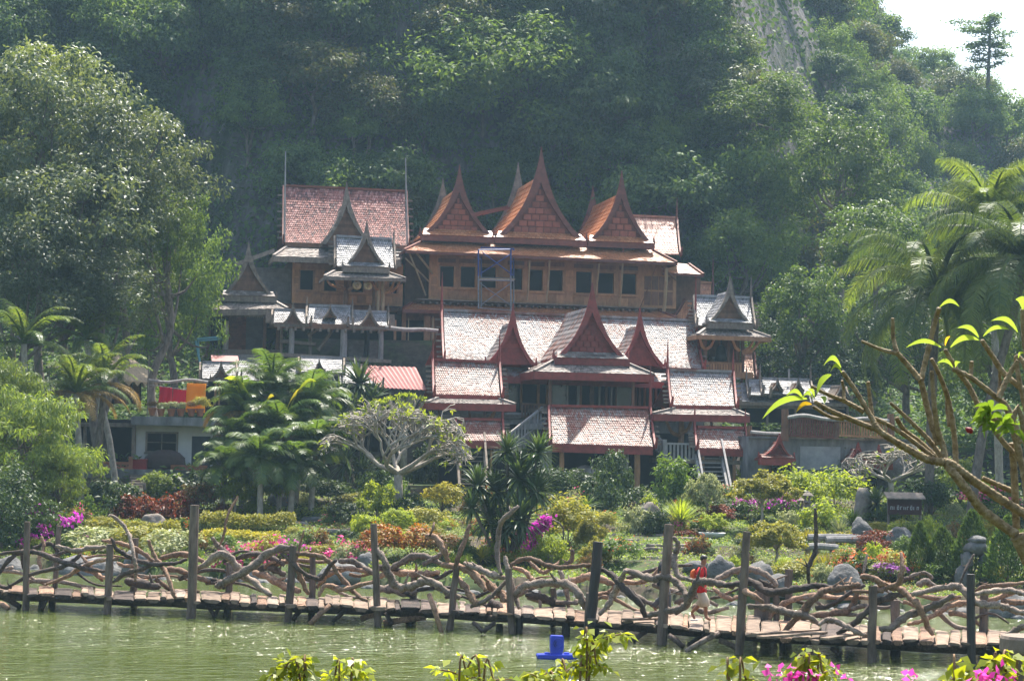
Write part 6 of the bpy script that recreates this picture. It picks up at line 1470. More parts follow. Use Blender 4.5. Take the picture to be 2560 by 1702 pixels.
def slab(px, yb_, w_, h_, label, seed=1, group=None, mat=None, d=.6, name='stone_slab'):
    g = ground_hit(px, yb_); k = g.y/FPX; rg = random.Random(seed); W_, H_ = w_*k/2, max(.06, h_*k); n = 9; vs = []
    for z, s in ((0, 1.0), (H_*.5, 1.05), (H_, .93)):
        for i in range(n): a_ = 6.283*i/n; rr = s*(1+.16*math.sin(i*2.1+seed)+.05*rg.uniform(-1, 1)); vs.append((W_*rr*math.cos(a_), d*W_*rr*math.sin(a_)*.8, z-.05+rg.uniform(-.012, .012)))
    fs = [tuple(range(2*n, 3*n)), tuple(range(n-1, -1, -1))]
    for j in range(2):
        for i in range(n): i2 = (i+1) % n; fs.append((j*n+i, j*n+i2, (j+1)*n+i2, (j+1)*n+i))
    m = MB(); m.add(vs, fs); o = m.build(name, mat or M_STONE, None, loc=g); tag(o, label, 'stone', group); return o
# ================================================================ BIG TREES
_bp = []
for i, (mk_, rad, nC, nL, cr, lf, wr, kw) in enumerate([
    ('glossy', (3.6, 3.6, 3.2), 150, 105, .72, .23, .42, dict(low=-.75)), ('glossy', (3.8, 3.8, 2.7), 140, 105, .75, .22, .42, dict(low=-.6)), ('glossy', (3.2, 3.2, 3.2), 130, 105, .7, .21, .42, dict(low=-.7)),
    ('forest2', (3.4, 3.4, 3.0), 130, 100, .75, .24, .42, dict(low=-.7)), ('feather', (2.6, 2.6, 2.4), 120, 110, .55, .26, .2, dict(low=-.7, flat=.5, droop=.8)), ('green', (2.6, 2.6, 2.6), 110, 95, .6, .2, .45, dict(low=-.7)), ('dark', (2.4, 2.4, 2.2), 100, 95, .6, .18, .5, dict(low=-.7)), ('lime', (2.6, 2.6, 2.6), 95, 90, .6, .24, .42, dict(low=-.6))]):
    cm, C = crown('crown', 300+i, nC, nL, rad, cr, lf, wr, LM[mk_], **kw); _bp.append((cm, C, rad))
big_tree(110, 330, 215, 215, 89, _bp[0], 'tall tree with small glinting leaves filling the upper left edge', seed=1)
big_tree(305, 440, 175, 190, 88, _bp[2], 'glinting leafy tree whose round crown reaches furthest right of the left trees', seed=2)
big_tree(180, 560, 240, 170, 86, _bp[1], 'broad silvery leaved tree in the middle of the left tree group', seed=3)
big_tree(410, 590, 100, 140, 90, _bp[3], 'green tree behind the left gabled pavilion and before the dark slope', seed=4)
big_tree(80, 690, 190, 140, 83, _bp[1], 'broad olive leaved tree low at the left edge above the palms', seed=5)
big_tree(260, 740, 140, 120, 84, _bp[2], 'smaller glinting tree just above the left palm crowns', seed=6)
big_tree(440, 730, 110, 200, 97, _bp[3], 'dark shaded tree directly left of the gabled pavilion', seed=7)
big_tree(95, 155, 60, 45, 90, _bp[7], 'yellow leaved treetop peeping over the tall left tree', seed=8, r=.12, nl=5)
big_tree(1520, 150, 175, 230, 122, _bp[0], 'large hillside tree with glinting leaves above the right wooden gable', seed=9, base=30)
big_tree(1230, 190, 230, 170, 119, _bp[3], 'spreading dark tree hanging on the cliff above the middle gable', seed=10, base=32)
big_tree(1880, 290, 170, 110, 118, _bp[3], 'bright green tree crown on the ridge below the pale cliff', seed=11, base=25)
big_tree(2010, 800, 110, 130, 99, _bp[5], 'bright leafy tree between the bell tower and the right palms', seed=12)
big_tree(1860, 640, 130, 120, 113, _bp[3], 'green tree behind the bell tower roof', seed=13)
big_tree(1845, 480, 190, 180, 119, _bp[3], 'large dome shaped tree wreathed in creepers right of the upper house', seed=14)
big_tree(2180, 620, 130, 120, 104, _bp[5], 'rounded green tree behind the right palm fronds', seed=15)
big_tree(2110, 430, 130, 140, 112, _bp[5], 'bushy green tree on the slope to the right of the creeper dome', seed=16)
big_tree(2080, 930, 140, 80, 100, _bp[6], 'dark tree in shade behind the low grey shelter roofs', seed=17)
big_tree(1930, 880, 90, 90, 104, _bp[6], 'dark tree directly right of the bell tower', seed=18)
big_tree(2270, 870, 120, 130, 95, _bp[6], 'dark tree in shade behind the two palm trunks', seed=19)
big_tree(2480, 930, 130, 150, 90, _bp[5], 'green tree at the right edge behind the frangipani branches', seed=20)
big_tree(70, 1110, 160, 150, 73, _bp[4], 'feathery pale green tree at the left edge above the dark shrub', seed=21, r=.1)
big_tree(10, 1000, 120, 120, 75, _bp[4], 'feathery pale green tree cut by the left edge, higher than its neighbour', seed=22, r=.1)
big_tree(150, 1190, 70, 90, 72, _bp[4], 'small feathery bush tree beside the slender palm trunk', seed=23, r=.06)
big_tree(5, 1270, 120, 110, 69, _bp[6], 'dark leaved shrub tree at the lower left corner of the garden', seed=24, r=.08)
big_tree(2700, 900, 150, 170, 88, _bp[5], 'green tree beyond the right edge of the garden', seed=25)
big_tree(2860, 1000, 150, 190, 80, _bp[6], 'dark tree beyond the right edge beside the pond', seed=26)
big_tree(-150, 1080, 160, 170, 74, _bp[4], 'feathery tree beyond the left edge of the garden', seed=27, r=.1)
big_tree(2760, 1240, 110, 90, 66, _bp[6], 'low dark shrub tree beyond the right edge', seed=28, r=.1)
# the lone thin tree on the skyline
g = at(2468, 210, 165); t = thing('skyline_tree', 'thin open tree with tiered branches standing against the white sky', 'tree', (g.x, 165, land(g.x, 165)))
m = MB(); z0 = at(2468, 45, 165).z-land(g.x, 165); m.tube([(0, 0, -1), (.1, 0, z0*.6), (.3, 0, z0)], [.22, .16, .05], 6); srg = random.Random(6); P, A, N = [], [], []
for i in range(26):
    zz_ = z0*(.6+.4*(i/26)**.8); an = srg.uniform(0, 6.28); l = srg.uniform(1.2, 3.2)*(.75+.5*i/26)*(1 if i < 23 else .6); e = Vector((math.cos(an)*l, math.sin(an)*l, zz_+srg.uniform(.0, .5))); m.tube([(.15, 0, zz_), e], [.06, .02], 4)
    for j in range(110): u = srg.uniform(.35, 1.1); P.append((e.x*u+srg.gauss(0, .35), e.y*u+srg.gauss(0, .35), zz_+(e.z-zz_)*u+srg.gauss(0, .13))); A.append((srg.gauss(0, 1), srg.gauss(0, 1), -.2)); N.append((srg.gauss(0, .5), srg.gauss(0, .5), 1))
mobj('trunk', m.mesh('trunk', M_BARK, True), t); mobj('crown', leaf_mesh('crown', np.array(P), np.array(A), np.array(N), .34, .17, LM['forest']), t)
# pale bare snags on the slope
for i, (x0, y0, x1, y1, Y, lab) in enumerate([(240, 265, 265, 150, 118, 'bare pale dead trunk standing above the tall left tree'), (500, 412, 560, 310, 117, 'leaning pale dead trunk by the bare rock patch'), (555, 45, 552, 0, 124, 'thin pale dead trunk high on the dark slope')]):
    p, q = at(x0, y0, Y), at(x1, y1, Y); m = MB(); m.tube(smooth_pts([p-p, (q-p)*.5+Vector((.15, 0, 0)), q-p], 3), [.13, .12, .11, .1, .08, .07, .04], 6); m.tube([(q-p)*.5, (q-p)*.8+Vector((.7, 0, .1))], [.06, .03], 5); o = m.build('dead_tree', M_BARKPALE, None, True, loc=p); tag(o, lab, 'dead tree')
# ================================================================ PALMS
palm(205, 1292, 190, 985, 175, 'slender palm with grey trunk and yellowing fronds left of the white house', nf=22, trunk_r=.12, mats=('feather', 'feather', 'palm', 'palmdry'), leaf=.5, droop=.9)
palm(232, 1270, 262, 960, 165, 'second feathery palm leaning just right of the slender grey one', nf=18, trunk_r=.14, mats=('feather', 'feather', 'palm', 'palmdry'), leaf=.5, trunkmat=M_BARK)
palm(80, 1250, 60, 860, 170, 'feathery palm at the left edge below the olive tree', nf=18, trunk_r=.13, mats=('feather', 'palm', 'palm'), leaf=.5, Y=79)
palm(300, 1180, 215, 850, 150, 'feathery palm crown high beside the thatched hut', nf=18, trunk_r=.12, mats=('feather', 'feather', 'palm'), leaf=.5, Y=83)
for i, (bx, cx, cy, fl, nf, lab) in enumerate([(690, 680, 985, 155, 20, 'tallest bushy palm of the clump below the grey gallery roof'), (740, 775, 1020, 130, 16, 'palm on the right side of the clump below the gallery'), (640, 605, 1030, 125, 16, 'palm on the left side of the clump below the gallery'), (700, 700, 1090, 140, 18, 'lower palm in the middle of the clump, with browning fronds'), (610, 590, 1110, 110, 14, 'low palm at the left foot of the clump beside the stone wall'), (780, 790, 1120, 115, 14, 'low palm at the right foot of the clump'), (560, 560, 1165, 90, 10, 'short spreading palm lowest at the left of the clump'), (730, 735, 1165, 105, 12, 'short spreading palm lowest at the right of the clump'), (655, 650, 1150, 110, 12, 'short spreading palm lowest in the middle of the clump')]):
    palm(bx, 1205, cx, cy, fl, lab, nf=nf*2, trunk_r=.1, mats=('green', 'palm', 'green', 'palm', 'palmdry' if i in (2, 3) else 'palm'), leaf=.66, Y=82-i*.8, droop=.7, nl=52, w=.034, arch=1.15)
palm(2322, 1230, 2340, 735, 330, 'tall grey trunked palm with long shining fronds at right', nf=40, trunk_r=.15, trunkmat=M_BARK, mats=('palm', 'feather', 'palm', 'feather'), leaf=1.25, Y=74, arch=1.35, droop=1.6, w=.032, nl=84, up=45)
palm(2420, 1230, 2560, 660, 310, 'tall palm cut by the right edge with dark glossy fronds', nf=36, trunk_r=.15, trunkmat=M_BARK, mats=('palm', 'palm', 'feather'), leaf=1.25, Y=71, arch=1.3, droop=1.6, w=.032, nl=84, up=48)
palm(2500, 1200, 2475, 560, 230, 'yellow green palm crown behind the two tall right palms', nf=26, trunk_r=.14, mats=('feather', 'feather', 'palm'), leaf=1.1, Y=80, droop=1.3, w=.04, nl=80)
# broad banana leaves in the clump
g = Vector((at(640, 1116, 80).x, 80, land(at(640, 1116, 80).x, 80))); t = thing('banana_plant', 'banana plant with a few broad yellow green leaves in the palm clump', 'plant', g); k = 80/FPX
lr = random.Random(12)
for i, (x0, y0, x1, y1, mt) in enumerate([(640, 1000, 560, 965, 'lime'), (635, 1000, 600, 990, 'green'), (650, 1010, 685, 1000, 'yellow'), (720, 990, 790, 970, 'lime'), (710, 1000, 760, 990, 'yellow'), (640, 1020, 545, 1010, 'lime'), (655, 1040, 570, 1060, 'palmdry'), (740, 1050, 785, 1070, 'palmdry'), (650, 1030, 690, 1045, 'green')]):
    p = at(x0, y0+40, 80)-g; q = at(x1, y1, 79.6)-g; vs = []; fs = []; up = Vector((0, 0, 1)); d = q-p; sd_ = Vector((.25, -.9, .1)).normalized()*d.length*.17+Vector((0, 0, .1)); n = 7
    for j in range(n+1):
        u = j/n; c = p.lerp(q, u)+up*(math.sin(u*2.6)*.4*d.length-.1*u); w_ = math.sin(math.pi*min(1, .08+u*.92))**.7
        vs += [tuple(c-sd_*w_+up*.04), tuple(c), tuple(c+sd_*w_+up*.04)]
    for j in range(n): b0 = j*3; fs += [(b0, b0+1, b0+4, b0+3), (b0+1, b0+2, b0+5, b0+4)]
    me = bpy.data.meshes.new('leaf'); me.from_pydata(vs, [], fs); me.materials.append(LM[mt]); mobj('leaf', me, t)
m = MB(); m.tube([(0, 0, -.2), (.05, 0, 1.5), at(650, 1030, 80)-g], [.13, .11, .08], 8); mobj('stem', m.mesh('stem', M_BAMBOO, True), t)
# ================================================================ GARDEN: named plants
bare_tree(1000, 1205, 800, 1165, 985, 1130, 'grey frangipani tree with a wide web of nearly leafless branches', M_BARKPALE, 7, seed=4, r0=.17, leaves=320, pos=Vector((at(1000, 1116, 76.5).x, 76.5, land(at(1000, 1116, 76.5).x, 76.5))))
bare_tree(2230, 1245, 2120, 2400, 1100, 1200, 'bare grey frangipani behind the foreground branches at right', M_BARKPALE, 5, seed=8, r0=.12, leaves=60)
bare_tree(1010, 1010, 950, 1090, 905, 960, 'pruned stub tree with tufts of yellow green leaves before the red metal roof', M_BARKPALE, 3, seed=9, r0=.13, leaves=400, pos=Vector((at(1010, 1116, 84).x, 84, 3.4)), name='pruned_tree')
rosette_plant(1265, 1395, [(1268, 1128, 48), (1345, 1132, 50), (1300, 1195, 78), (1195, 1215, 55), (1245, 1230, 58), (1340, 1230, 62), (1225, 1300, 60), (1300, 1300, 66), (1265, 1330, 55), (1180, 1270, 45)], 'large clump of spiky dark green dracaenas before the left stair', n=70)
rosette_plant(900, 1215, [(900, 960, 62), (850, 1010, 60), (845, 1050, 55), (930, 1000, 50), (820, 1100, 50)], 'spiky dracaena clump with silvery leaves behind the grey frangipani', n=60)
rosette_plant(870, 1225, [(865, 1160, 50), (905, 1180, 48)], 'low dark spiky plants in shade under the frangipani', n=50)
rosette_plant(2110, 1215, [(2112, 1158, 44)], 'single spiky dracaena before the cement wall', n=60)
rosette_plant(2190, 1300, [(2192, 1258, 42)], 'dark green spiky plant beside the upright grey rock', n=60)
rosette_plant(2030, 1275, [(2040, 1240, 34)], 'green spiky plant behind the lantern posts', n=50)
rosette_plant(1465, 1300, [(1463, 1272, 38)], 'bright green spiky plant above the dome topiary', 'green', n=50)
rosette_plant(1480, 1312, [(1482, 1296, 26)], 'cream striped spiky plant beside the dome topiary', 'pale', n=40)
rosette_plant(1205, 1412, [(1205, 1398, 32)], 'yellow striped spiky plant low beside the fallen logs', 'yellow', n=50, tilt=(10, 95))
rosette_plant(2100, 1350, [(2100, 1332, 34)], 'pale green agave above the log bench', 'pale', n=36, tilt=(5, 85), bend=.1)
rosette_plant(2130, 1335, [(2132, 1310, 34)], 'grey green agave left of the leaning grey rock', 'green', n=44, tilt=(5, 90), bend=.15)
rosette_plant(1550, 1235, [(1605, 1252, 34), (1580, 1262, 30)], 'leafy spiked plant beside the brown porch post', 'pale', n=44)
rosette_plant(1700, 1330, [(1700, 1310, 58)], 'tall yellow green grass tuft left of the right stair', 'lime', W=.03, n=90, tilt=(3, 60), bend=.35, name='grass_tuft')
rosette_plant(2070, 1360, [(2040, 1358, 30), (2065, 1362, 30), (2090, 1360, 28), (2020, 1352, 26)], 'clump of upright yellow spiked grass behind the log bench', 'yellow', W=.03, n=70, tilt=(3, 45), bend=.2, name='grass_tuft')
rosette_plant(2070, 1425, [(2030, 1420, 34), (2065, 1424, 36), (2100, 1424, 34), (2130, 1426, 30)], 'clump of yellow green reedy grass around the log bench', 'ochre', W=.03, n=80, tilt=(3, 40), bend=.2, name='grass_tuft')
D_ = [
 # px, base y, w, h, leaf, shape, stem, bloom, label, name
 (125, 1352, 150, 74, 'green', 'dome', 0, ('magenta', 420, .1), 'purple flowering bougainvillea behind the left bridge posts', 'bougainvillea'),
 (195, 1330, 90, 50, 'ochre', 'dome', 0, ('pink', 200, .08), 'pinkish flowering bush right of the purple bougainvillea at left', 'bougainvillea'),
 (235, 1385, 150, 66, 'pale', 'loose', 0, None, 'pale yellowish shrub behind the two left bridge posts', 'shrub'),
 (330, 1395, 150, 80, 'ochre', 'loose', 0, None, 'soft yellow green shrub behind the upturned branch', 'shrub'),
 (270, 1300, 130, 100, 'dark', 'loose', 0, ('pale', 60, .07), 'dark shrub with whitish leaves right of the slender palm', 'shrub'),
 (215, 1310, 70, 60, 'green', 'dome', 0, None, 'green shrub at the foot of the slender palm', 'shrub'),
 (345, 1300, 105, 58, 'red', 'dome', 0, None, 'dark red leaved shrub, left one of the pair above the hedge', 'shrub'),
 (437, 1300, 110, 58, 'red', 'dome', 0, None, 'orange red leaved shrub, right one of the pair above the hedge', 'shrub'),
 (556, 1290, 38, 30, 'red', 'dome', 0, None, 'tiny red shrub behind the tall bridge post', 'shrub'),
 (330, 1345, 230, 42, 'ochre', 'dome', 0, None, 'long clipped yellow green hedge at left around the grey rock', 'hedge'),
 (620, 1325, 230, 40, 'ochre', 'dome', 0, None, 'long clipped yellow green hedge behind the tall bridge post', 'hedge'),
 (600, 1352, 190, 24, 'yellow', 'dome', 0, None, 'low bright yellow hedge strip in front of the clipped hedge', 'hedge'),
 (420, 1400, 130, 75, 'pale', 'loose', 0, None, 'cream tinted shrub left of the tall bridge post', 'shrub'),
 (585, 1290, 95, 56, 'lime', 'umbel', 46, None, 'lime green bonsai with spreading crown on a crooked stem', 'bonsai'),
 (690, 1292, 92, 72, 'lime', 'umbel', 62, None, 'green umbrella shaped bonsai on a straight stem by the rocks', 'bonsai'),
 (508, 1290, 92, 80, 'speckle', 'loose', 0, ('pale', 60, .1), 'shrub with whitish and reddish leaves above the tall bridge post', 'shrub'),
 (640, 1292, 58, 52, 'lime', 'loose', 0, None, 'small pale green shrub left of the straight stemmed bonsai', 'shrub'),
 (390, 1180, 88, 44, 'feather', 'umbel', 40, None, 'flat topped small tree before the white house window', 'small_tree'),
 (292, 1190, 75, 66, 'green', 'loose', 18, ('pink', 50, .12), 'pink flowering shrub in front of the dark open bay', 'shrub'),
 (435, 1178, 70, 44, 'pale', 'umbel', 18, None, 'pale green bush right of the domed cover', 'shrub'),
 (415, 1190, 60, 30, 'speckle', 'dome', 0, None, 'low reddish bush at the top of the stone steps', 'shrub'),
 (390, 1255, 95, 72, 'feather', 'loose', 0, None, 'feathery green bush right of the stone steps', 'shrub'),
 (500, 1245, 150, 58, 'dark', 'dome', 0, None, 'low grey green bush right of the feathery one', 'shrub'),
 (560, 1205, 170, 62, 'pale', 'dome', 0, None, 'white edged bush in front of the stone wall', 'shrub'),
 (600, 1420, 110, 46, 'green', 'dome', 0, ('pink', 160, .13), 'pink flowering low bush behind the tangled branches at left', 'flowers'),
 (665, 1400, 100, 50, 'ochre', 'dome', 0, ('pink', 130, .13), 'pink and red flowering bush below the yellow hedge', 'flowers'),
 (735, 1402, 80, 42, 'green', 'dome', 0, ('magenta', 130, .13), 'magenta flowering bush right of the leaning pole', 'flowers'),
 (780, 1402, 80, 40, 'ochre', 'loose', 0, ('pink', 60, .1), 'soft green bush with few pink flowers', 'flowers'),
 (885, 1405, 110, 45, 'pale', 'dome', 0, ('pink', 160, .12), 'white and pink flowering low bush left of the croton bed', 'flowers'),
 (803, 1378, 78, 46, 'speckle', 'dome', 0, None, 'speckled red green bush behind the flowers', 'shrub'),
 (950, 1398, 110, 80, 'croton', 'loose', 0, None, 'orange and red croton at the left of the bright bed', 'croton'),
 (1030, 1396, 115, 84, 'croton', 'loose', 0, None, 'tall orange and yellow croton in the middle of the bright bed', 'croton'),
 (1105, 1398, 100, 62, 'speckle', 'loose', 0, None, 'red and green croton at the right of the bright bed', 'croton'),
 (940, 1300, 98, 62, 'lime', 'umbel', 30, None, 'bright green cloud pruned bush behind the croton bed', 'bonsai'),
 (915, 1345, 82, 46, 'lime', 'umbel', 16, None, 'smaller green cloud pruned bush directly above the crotons', 'bonsai'),
 (992, 1335, 72, 58, 'lime', 'ball', 0, None, 'rounded lime bush right of the cloud pruned bushes', 'shrub'),
 (985, 1262, 60, 60, 'green', 'loose', 0, None, 'leafy green shrub beside the cloud pruned bush', 'shrub'),
 (1105, 1285, 105, 66, 'yellow', 'loose', 8, None, 'golden yellow leaved bush left of the dracaena clump', 'shrub'),
 (1065, 1325, 90, 56, 'ochre', 'loose', 0, None, 'yellow green bush under the golden leaved one', 'shrub'),
 (862, 1315, 90, 52, 'dark', 'ball', 0, None, 'dark clipped bush beside the stone slabs', 'shrub'),
 (1160, 1395, 60, 42, 'green', 'dome', 0, None, 'green clipped bush under the dracaena clump', 'shrub'),
 (1075, 1190, 90, 70, 'dark', 'dome', 0, None, 'dark fine leaved bush before the left stair', 'shrub'),
 (760, 1240, 90, 100, 'dark', 'loose', 0, None, 'dark grey green bush right of the umbrella bonsai', 'shrub'),
 (1420, 1370, 130, 120, 'ochre', 'loose', 0, None, 'loose olive bush behind the magenta sprays', 'shrub'),
 (1475, 1385, 78, 50, 'ochre', 'flat', 30, None, 'dome clipped topiary at the end of the stone terraces', 'topiary'),
 (1490, 1405, 74, 40, 'ochre', 'flat', 8, None, 'lower clipped tier below the dome topiary', 'topiary'),
 (1370, 1412, 80, 62, 'lime', 'umbel', 14, None, 'small layered bonsai under the magenta sprays', 'bonsai'),
 (1412, 1412, 46, 28, 'lime', 'dome', 0, None, 'tiny lime bush right of the layered bonsai', 'shrub'),
 (1540, 1408, 90, 60, 'green', 'loose', 0, ('orange', 50, .1), 'green bush with orange flowers right of the clipped tiers', 'shrub'),
 (1590, 1328, 86, 60, 'pale', 'dome', 0, None, 'cream leaved bush above the stone terraces', 'shrub'),
 (1640, 1330, 70, 50, 'dark', 'dome', 0, None, 'silver green bush right of the cream leaved one', 'shrub'),
 (1690, 1335, 60, 40, 'ochre', 'dome', 0, ('pink', 50, .12), 'ochre bush with pink tips above the terraces', 'shrub'),
 (1590, 1285, 46, 30, 'red', 'dome', 0, None, 'small rust red bush behind the cream leaved one', 'shrub'),
 (1625, 1285, 50, 40, 'lime', 'dome', 0, None, 'small lime bush behind the cream leaved one', 'shrub'),
 (1685, 1262, 96, 110, 'green', 'tall', 0, None, 'bright leafy bush under the right deck railing', 'shrub'),
 (1600, 1275, 90, 50, 'dark', 'dome', 0, None, 'dark bush at the foot of the brown porch post', 'shrub'),
 (1765, 1305, 84, 52, 'pale', 'flat', 58, None, 'cream mushroom topiary on a thick stem before the right stair', 'topiary'),
 (1795, 1305, 72, 44, 'red', 'loose', 0, None, 'fine red leaved bush beside the stair foot', 'shrub'),
 (1780, 1335, 62, 48, 'lime', 'ball', 0, None, 'round lime bush in the shallow white pot', 'shrub'),
 (1700, 1342, 80, 18, 'red', 'dome', 0, None, 'low dark red ground plants beside the stones', 'shrub'),
 (1900, 1330, 145, 50, 'ochre', 'flat', 86, None, 'broad flat topped topiary high above purple bougainvillea', 'topiary'),
 (1870, 1300, 90, 50, 'green', 'loose', 0, ('magenta', 200, .12), 'purple bougainvillea left under the flat topped topiary', 'bougainvillea'),
 (1950, 1310, 80, 70, 'green', 'loose', 0, ('magenta', 200, .12), 'purple bougainvillea trailing right of the flat topped topiary', 'bougainvillea'),
 (1920, 1225, 110, 80, 'lime', 'umbel', 0, None, 'bright layered bush before the red cave gable', 'shrub'),
 (1940, 1408, 132, 52, 'ochre', 'flat', 44, None, 'broad clipped table topiary on a thick forked stem', 'topiary'),
 (1975, 1318, 66, 40, 'pale', 'dome', 0, None, 'white flecked dark bush left of the lantern posts', 'shrub'),
 (1905, 1325, 66, 34, 'dark', 'dome', 0, None, 'dark rounded bush below the bougainvillea', 'shrub'),
 (1995, 1280, 130, 96, 'lime', 'loose', 0, None, 'large pale green bush in front of the cement wall', 'shrub'),
 (2085, 1275, 120, 90, 'lime', 'loose', 0, None, 'large yellow green bush beside the twin cave gables', 'shrub'),
 (2060, 1320, 120, 60, 'lime', 'dome', 0, None, 'spreading lime bush right of the lantern posts', 'shrub'),
 (2115, 1362, 70, 30, 'yellow', 'dome', 0, None, 'low yellow bush left of the red leaved one', 'shrub'),
 (2185, 1385, 82, 52, 'red', 'loose', 0, None, 'rust red bush before the leaning grey rocks', 'shrub'),
 (2235, 1300, 70, 40, 'green', 'dome', 0, None, 'green bush in front of the dark sign board', 'shrub'),
 (2260, 1365, 80, 60, 'feather', 'loose', 0, None, 'feathery pale bush left of the cone shaped bushes', 'shrub'),
 (2140, 1440, 110, 52, 'green', 'dome', 0, ('orange', 260, .1), 'orange flowering hedge left of the cone shaped bushes', 'flowers'),
 (2230, 1436, 110, 48, 'ochre', 'dome', 0, ('orange', 200, .1), 'orange flowering hedge next to the first cone shaped bush', 'flowers'),
 (2225, 1452, 76, 44, 'pale', 'loose', 0, ('lilac', 260, .14), 'lilac flowering bush behind the right bridge rail', 'flowers'),
 (2055, 1466, 76, 54, 'pale', 'dome', 0, None, 'cream leaved bush left of the big rounded boulder', 'shrub'),
 (1985, 1450, 90, 44, 'ochre', 'loose', 0, None, 'soft olive bush right of the table topiary stem', 'shrub'),
 (2300, 1440, 52, 118, 'dark', 'cone', 0, None, 'slim dark cone shaped bush, leftmost of the four', 'conifer'),
 (2355, 1442, 70, 108, 'dark', 'cone', 0, None, 'dark cone shaped bush, second from the left of the four', 'conifer'),
 (2430, 1448, 78, 150, 'dark', 'cone', 0, None, 'tall dark cone shaped bush behind the stacked rock arch', 'conifer'),
 (2520, 1462, 90, 150, 'dark', 'cone', 0, None, 'wide dark cone shaped bush nearest the right edge', 'conifer'),
 (2350, 1452, 80, 50, 'green', 'loose', 0, None, 'green bush in front of the second cone shaped bush', 'shrub'),
 (2385, 1450, 44, 44, 'pale', 'loose', 0, None, 'cream flowering bush left of the rock arch', 'shrub'),
 (2490, 1470, 50, 50, 'ochre', 'loose', 0, None, 'olive bush right of the rock arch', 'shrub'),
 (2480, 1290, 110, 66, 'green', 'loose', 0, ('pink', 240, .12), 'pink flowering shrub behind the foreground branches', 'flowers'),
 (2475, 1345, 60, 40, 'yellow', 'dome', 0, None, 'golden bush behind the tall cone shaped bush', 'shrub'),
 (2400, 1260, 120, 110, 'feather', 'loose', 0, None, 'fine leaved hanging bush below the bare frangipani', 'shrub'),
 (2330, 1290, 100, 90, 'dark', 'loose', 0, None, 'dark shrub behind the slim cone shaped bush', 'shrub'),
 (2540, 1350, 90, 90, 'dark', 'loose', 0, None, 'dark shrub at the right edge behind the cone shaped bushes', 'shrub'),
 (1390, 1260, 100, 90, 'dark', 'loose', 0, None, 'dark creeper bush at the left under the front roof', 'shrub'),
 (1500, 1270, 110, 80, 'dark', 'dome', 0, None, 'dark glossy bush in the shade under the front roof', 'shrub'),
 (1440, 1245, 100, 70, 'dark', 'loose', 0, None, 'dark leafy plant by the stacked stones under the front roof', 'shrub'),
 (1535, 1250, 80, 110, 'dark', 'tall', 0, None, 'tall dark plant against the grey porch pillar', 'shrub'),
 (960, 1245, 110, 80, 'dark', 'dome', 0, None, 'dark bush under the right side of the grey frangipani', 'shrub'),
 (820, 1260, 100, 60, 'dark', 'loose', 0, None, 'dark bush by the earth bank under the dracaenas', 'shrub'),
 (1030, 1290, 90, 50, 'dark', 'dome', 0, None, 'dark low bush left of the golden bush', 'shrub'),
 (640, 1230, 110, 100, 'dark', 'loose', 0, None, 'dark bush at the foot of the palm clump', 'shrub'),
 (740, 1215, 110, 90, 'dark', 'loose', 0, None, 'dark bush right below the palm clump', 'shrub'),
 (540, 1235, 90, 60, 'green', 'loose', 0, None, 'green bush left of the umbrella bonsai', 'shrub'),
]
for (px, yb_, w_, h_, mt, sh, st, bl, lab, nm) in D_:
    cat = {'shrub': 'shrub', 'hedge': 'hedge', 'bonsai': 'bonsai', 'topiary': 'topiary', 'croton': 'shrub', 'flowers': 'flowers', 'bougainvillea': 'bougainvillea', 'conifer': 'conifer', 'small_tree': 'tree'}[nm]
    if nm == 'flowers': nm = 'flowering_bush'
    if nm == 'hedge':
        g = ground_hit(px, yb_); k = g.y/FPX; t = thing('hedge', lab, cat, g); L_ = w_*k; H_ = h_*k; rs = np.random.RandomState(int(px)); n = int(5200*w_/200); P = np.stack([rs.uniform(-.5, .5, n)*L_, rs.uniform(-.5, .5, n)*1.1, np.zeros(n)], 1); P[:, 2] = H_*(1-.55*(abs(P[:, 1])/.55)**3)*(1+.1*np.sin(P[:, 0]*2.1+px)+.06*np.sin(P[:, 0]*6))*rs.uniform(.55, 1.05, n); N = unit(np.array([0, -.4, 1])+rdir(rs, n)*.8); A = rdir(rs, n)
        mobj('foliage', leaf_mesh('foliage', P, A, N, .11, .055, LM[mt]), t); m = MB()
        for i in range(5): x = L_*(i/5-.4); m.tube([(x, 0, -.1), (x+.05, 0, H_*.6)], [.03, .015], 5)
        mobj('stem', m.mesh('stem', M_BARK), t); continue
    if nm == 'conifer': h_ *= 1.12; w_ *= 1.45; mt = 'forest'
    elif nm not in ('topiary',): w_ *= 1.08; h_ *= 1.08
    shrub(px, yb_, w_, h_, mt, sh, lab, st, bl, nm, cat, stemmat=M_BARKPALE if nm in ('topiary', 'bonsai') else M_BARK)
frg2 = random.Random(44); taken = [(d_[0], d_[1], d_[2]) for d_ in D_]; kinds = [('lime', 'loose', 'small lime green'), ('green', 'dome', 'small mid green'), ('ochre', 'loose', 'small olive'), ('pale', 'dome', 'small cream leaved'), ('green', 'loose', 'loose mid green'), ('speckle', 'dome', 'small red and green'), ('ochre', 'dome', 'rounded olive'), ('lime', 'dome', 'rounded lime green'), ('dark', 'loose', 'small dark')]
placed = 0
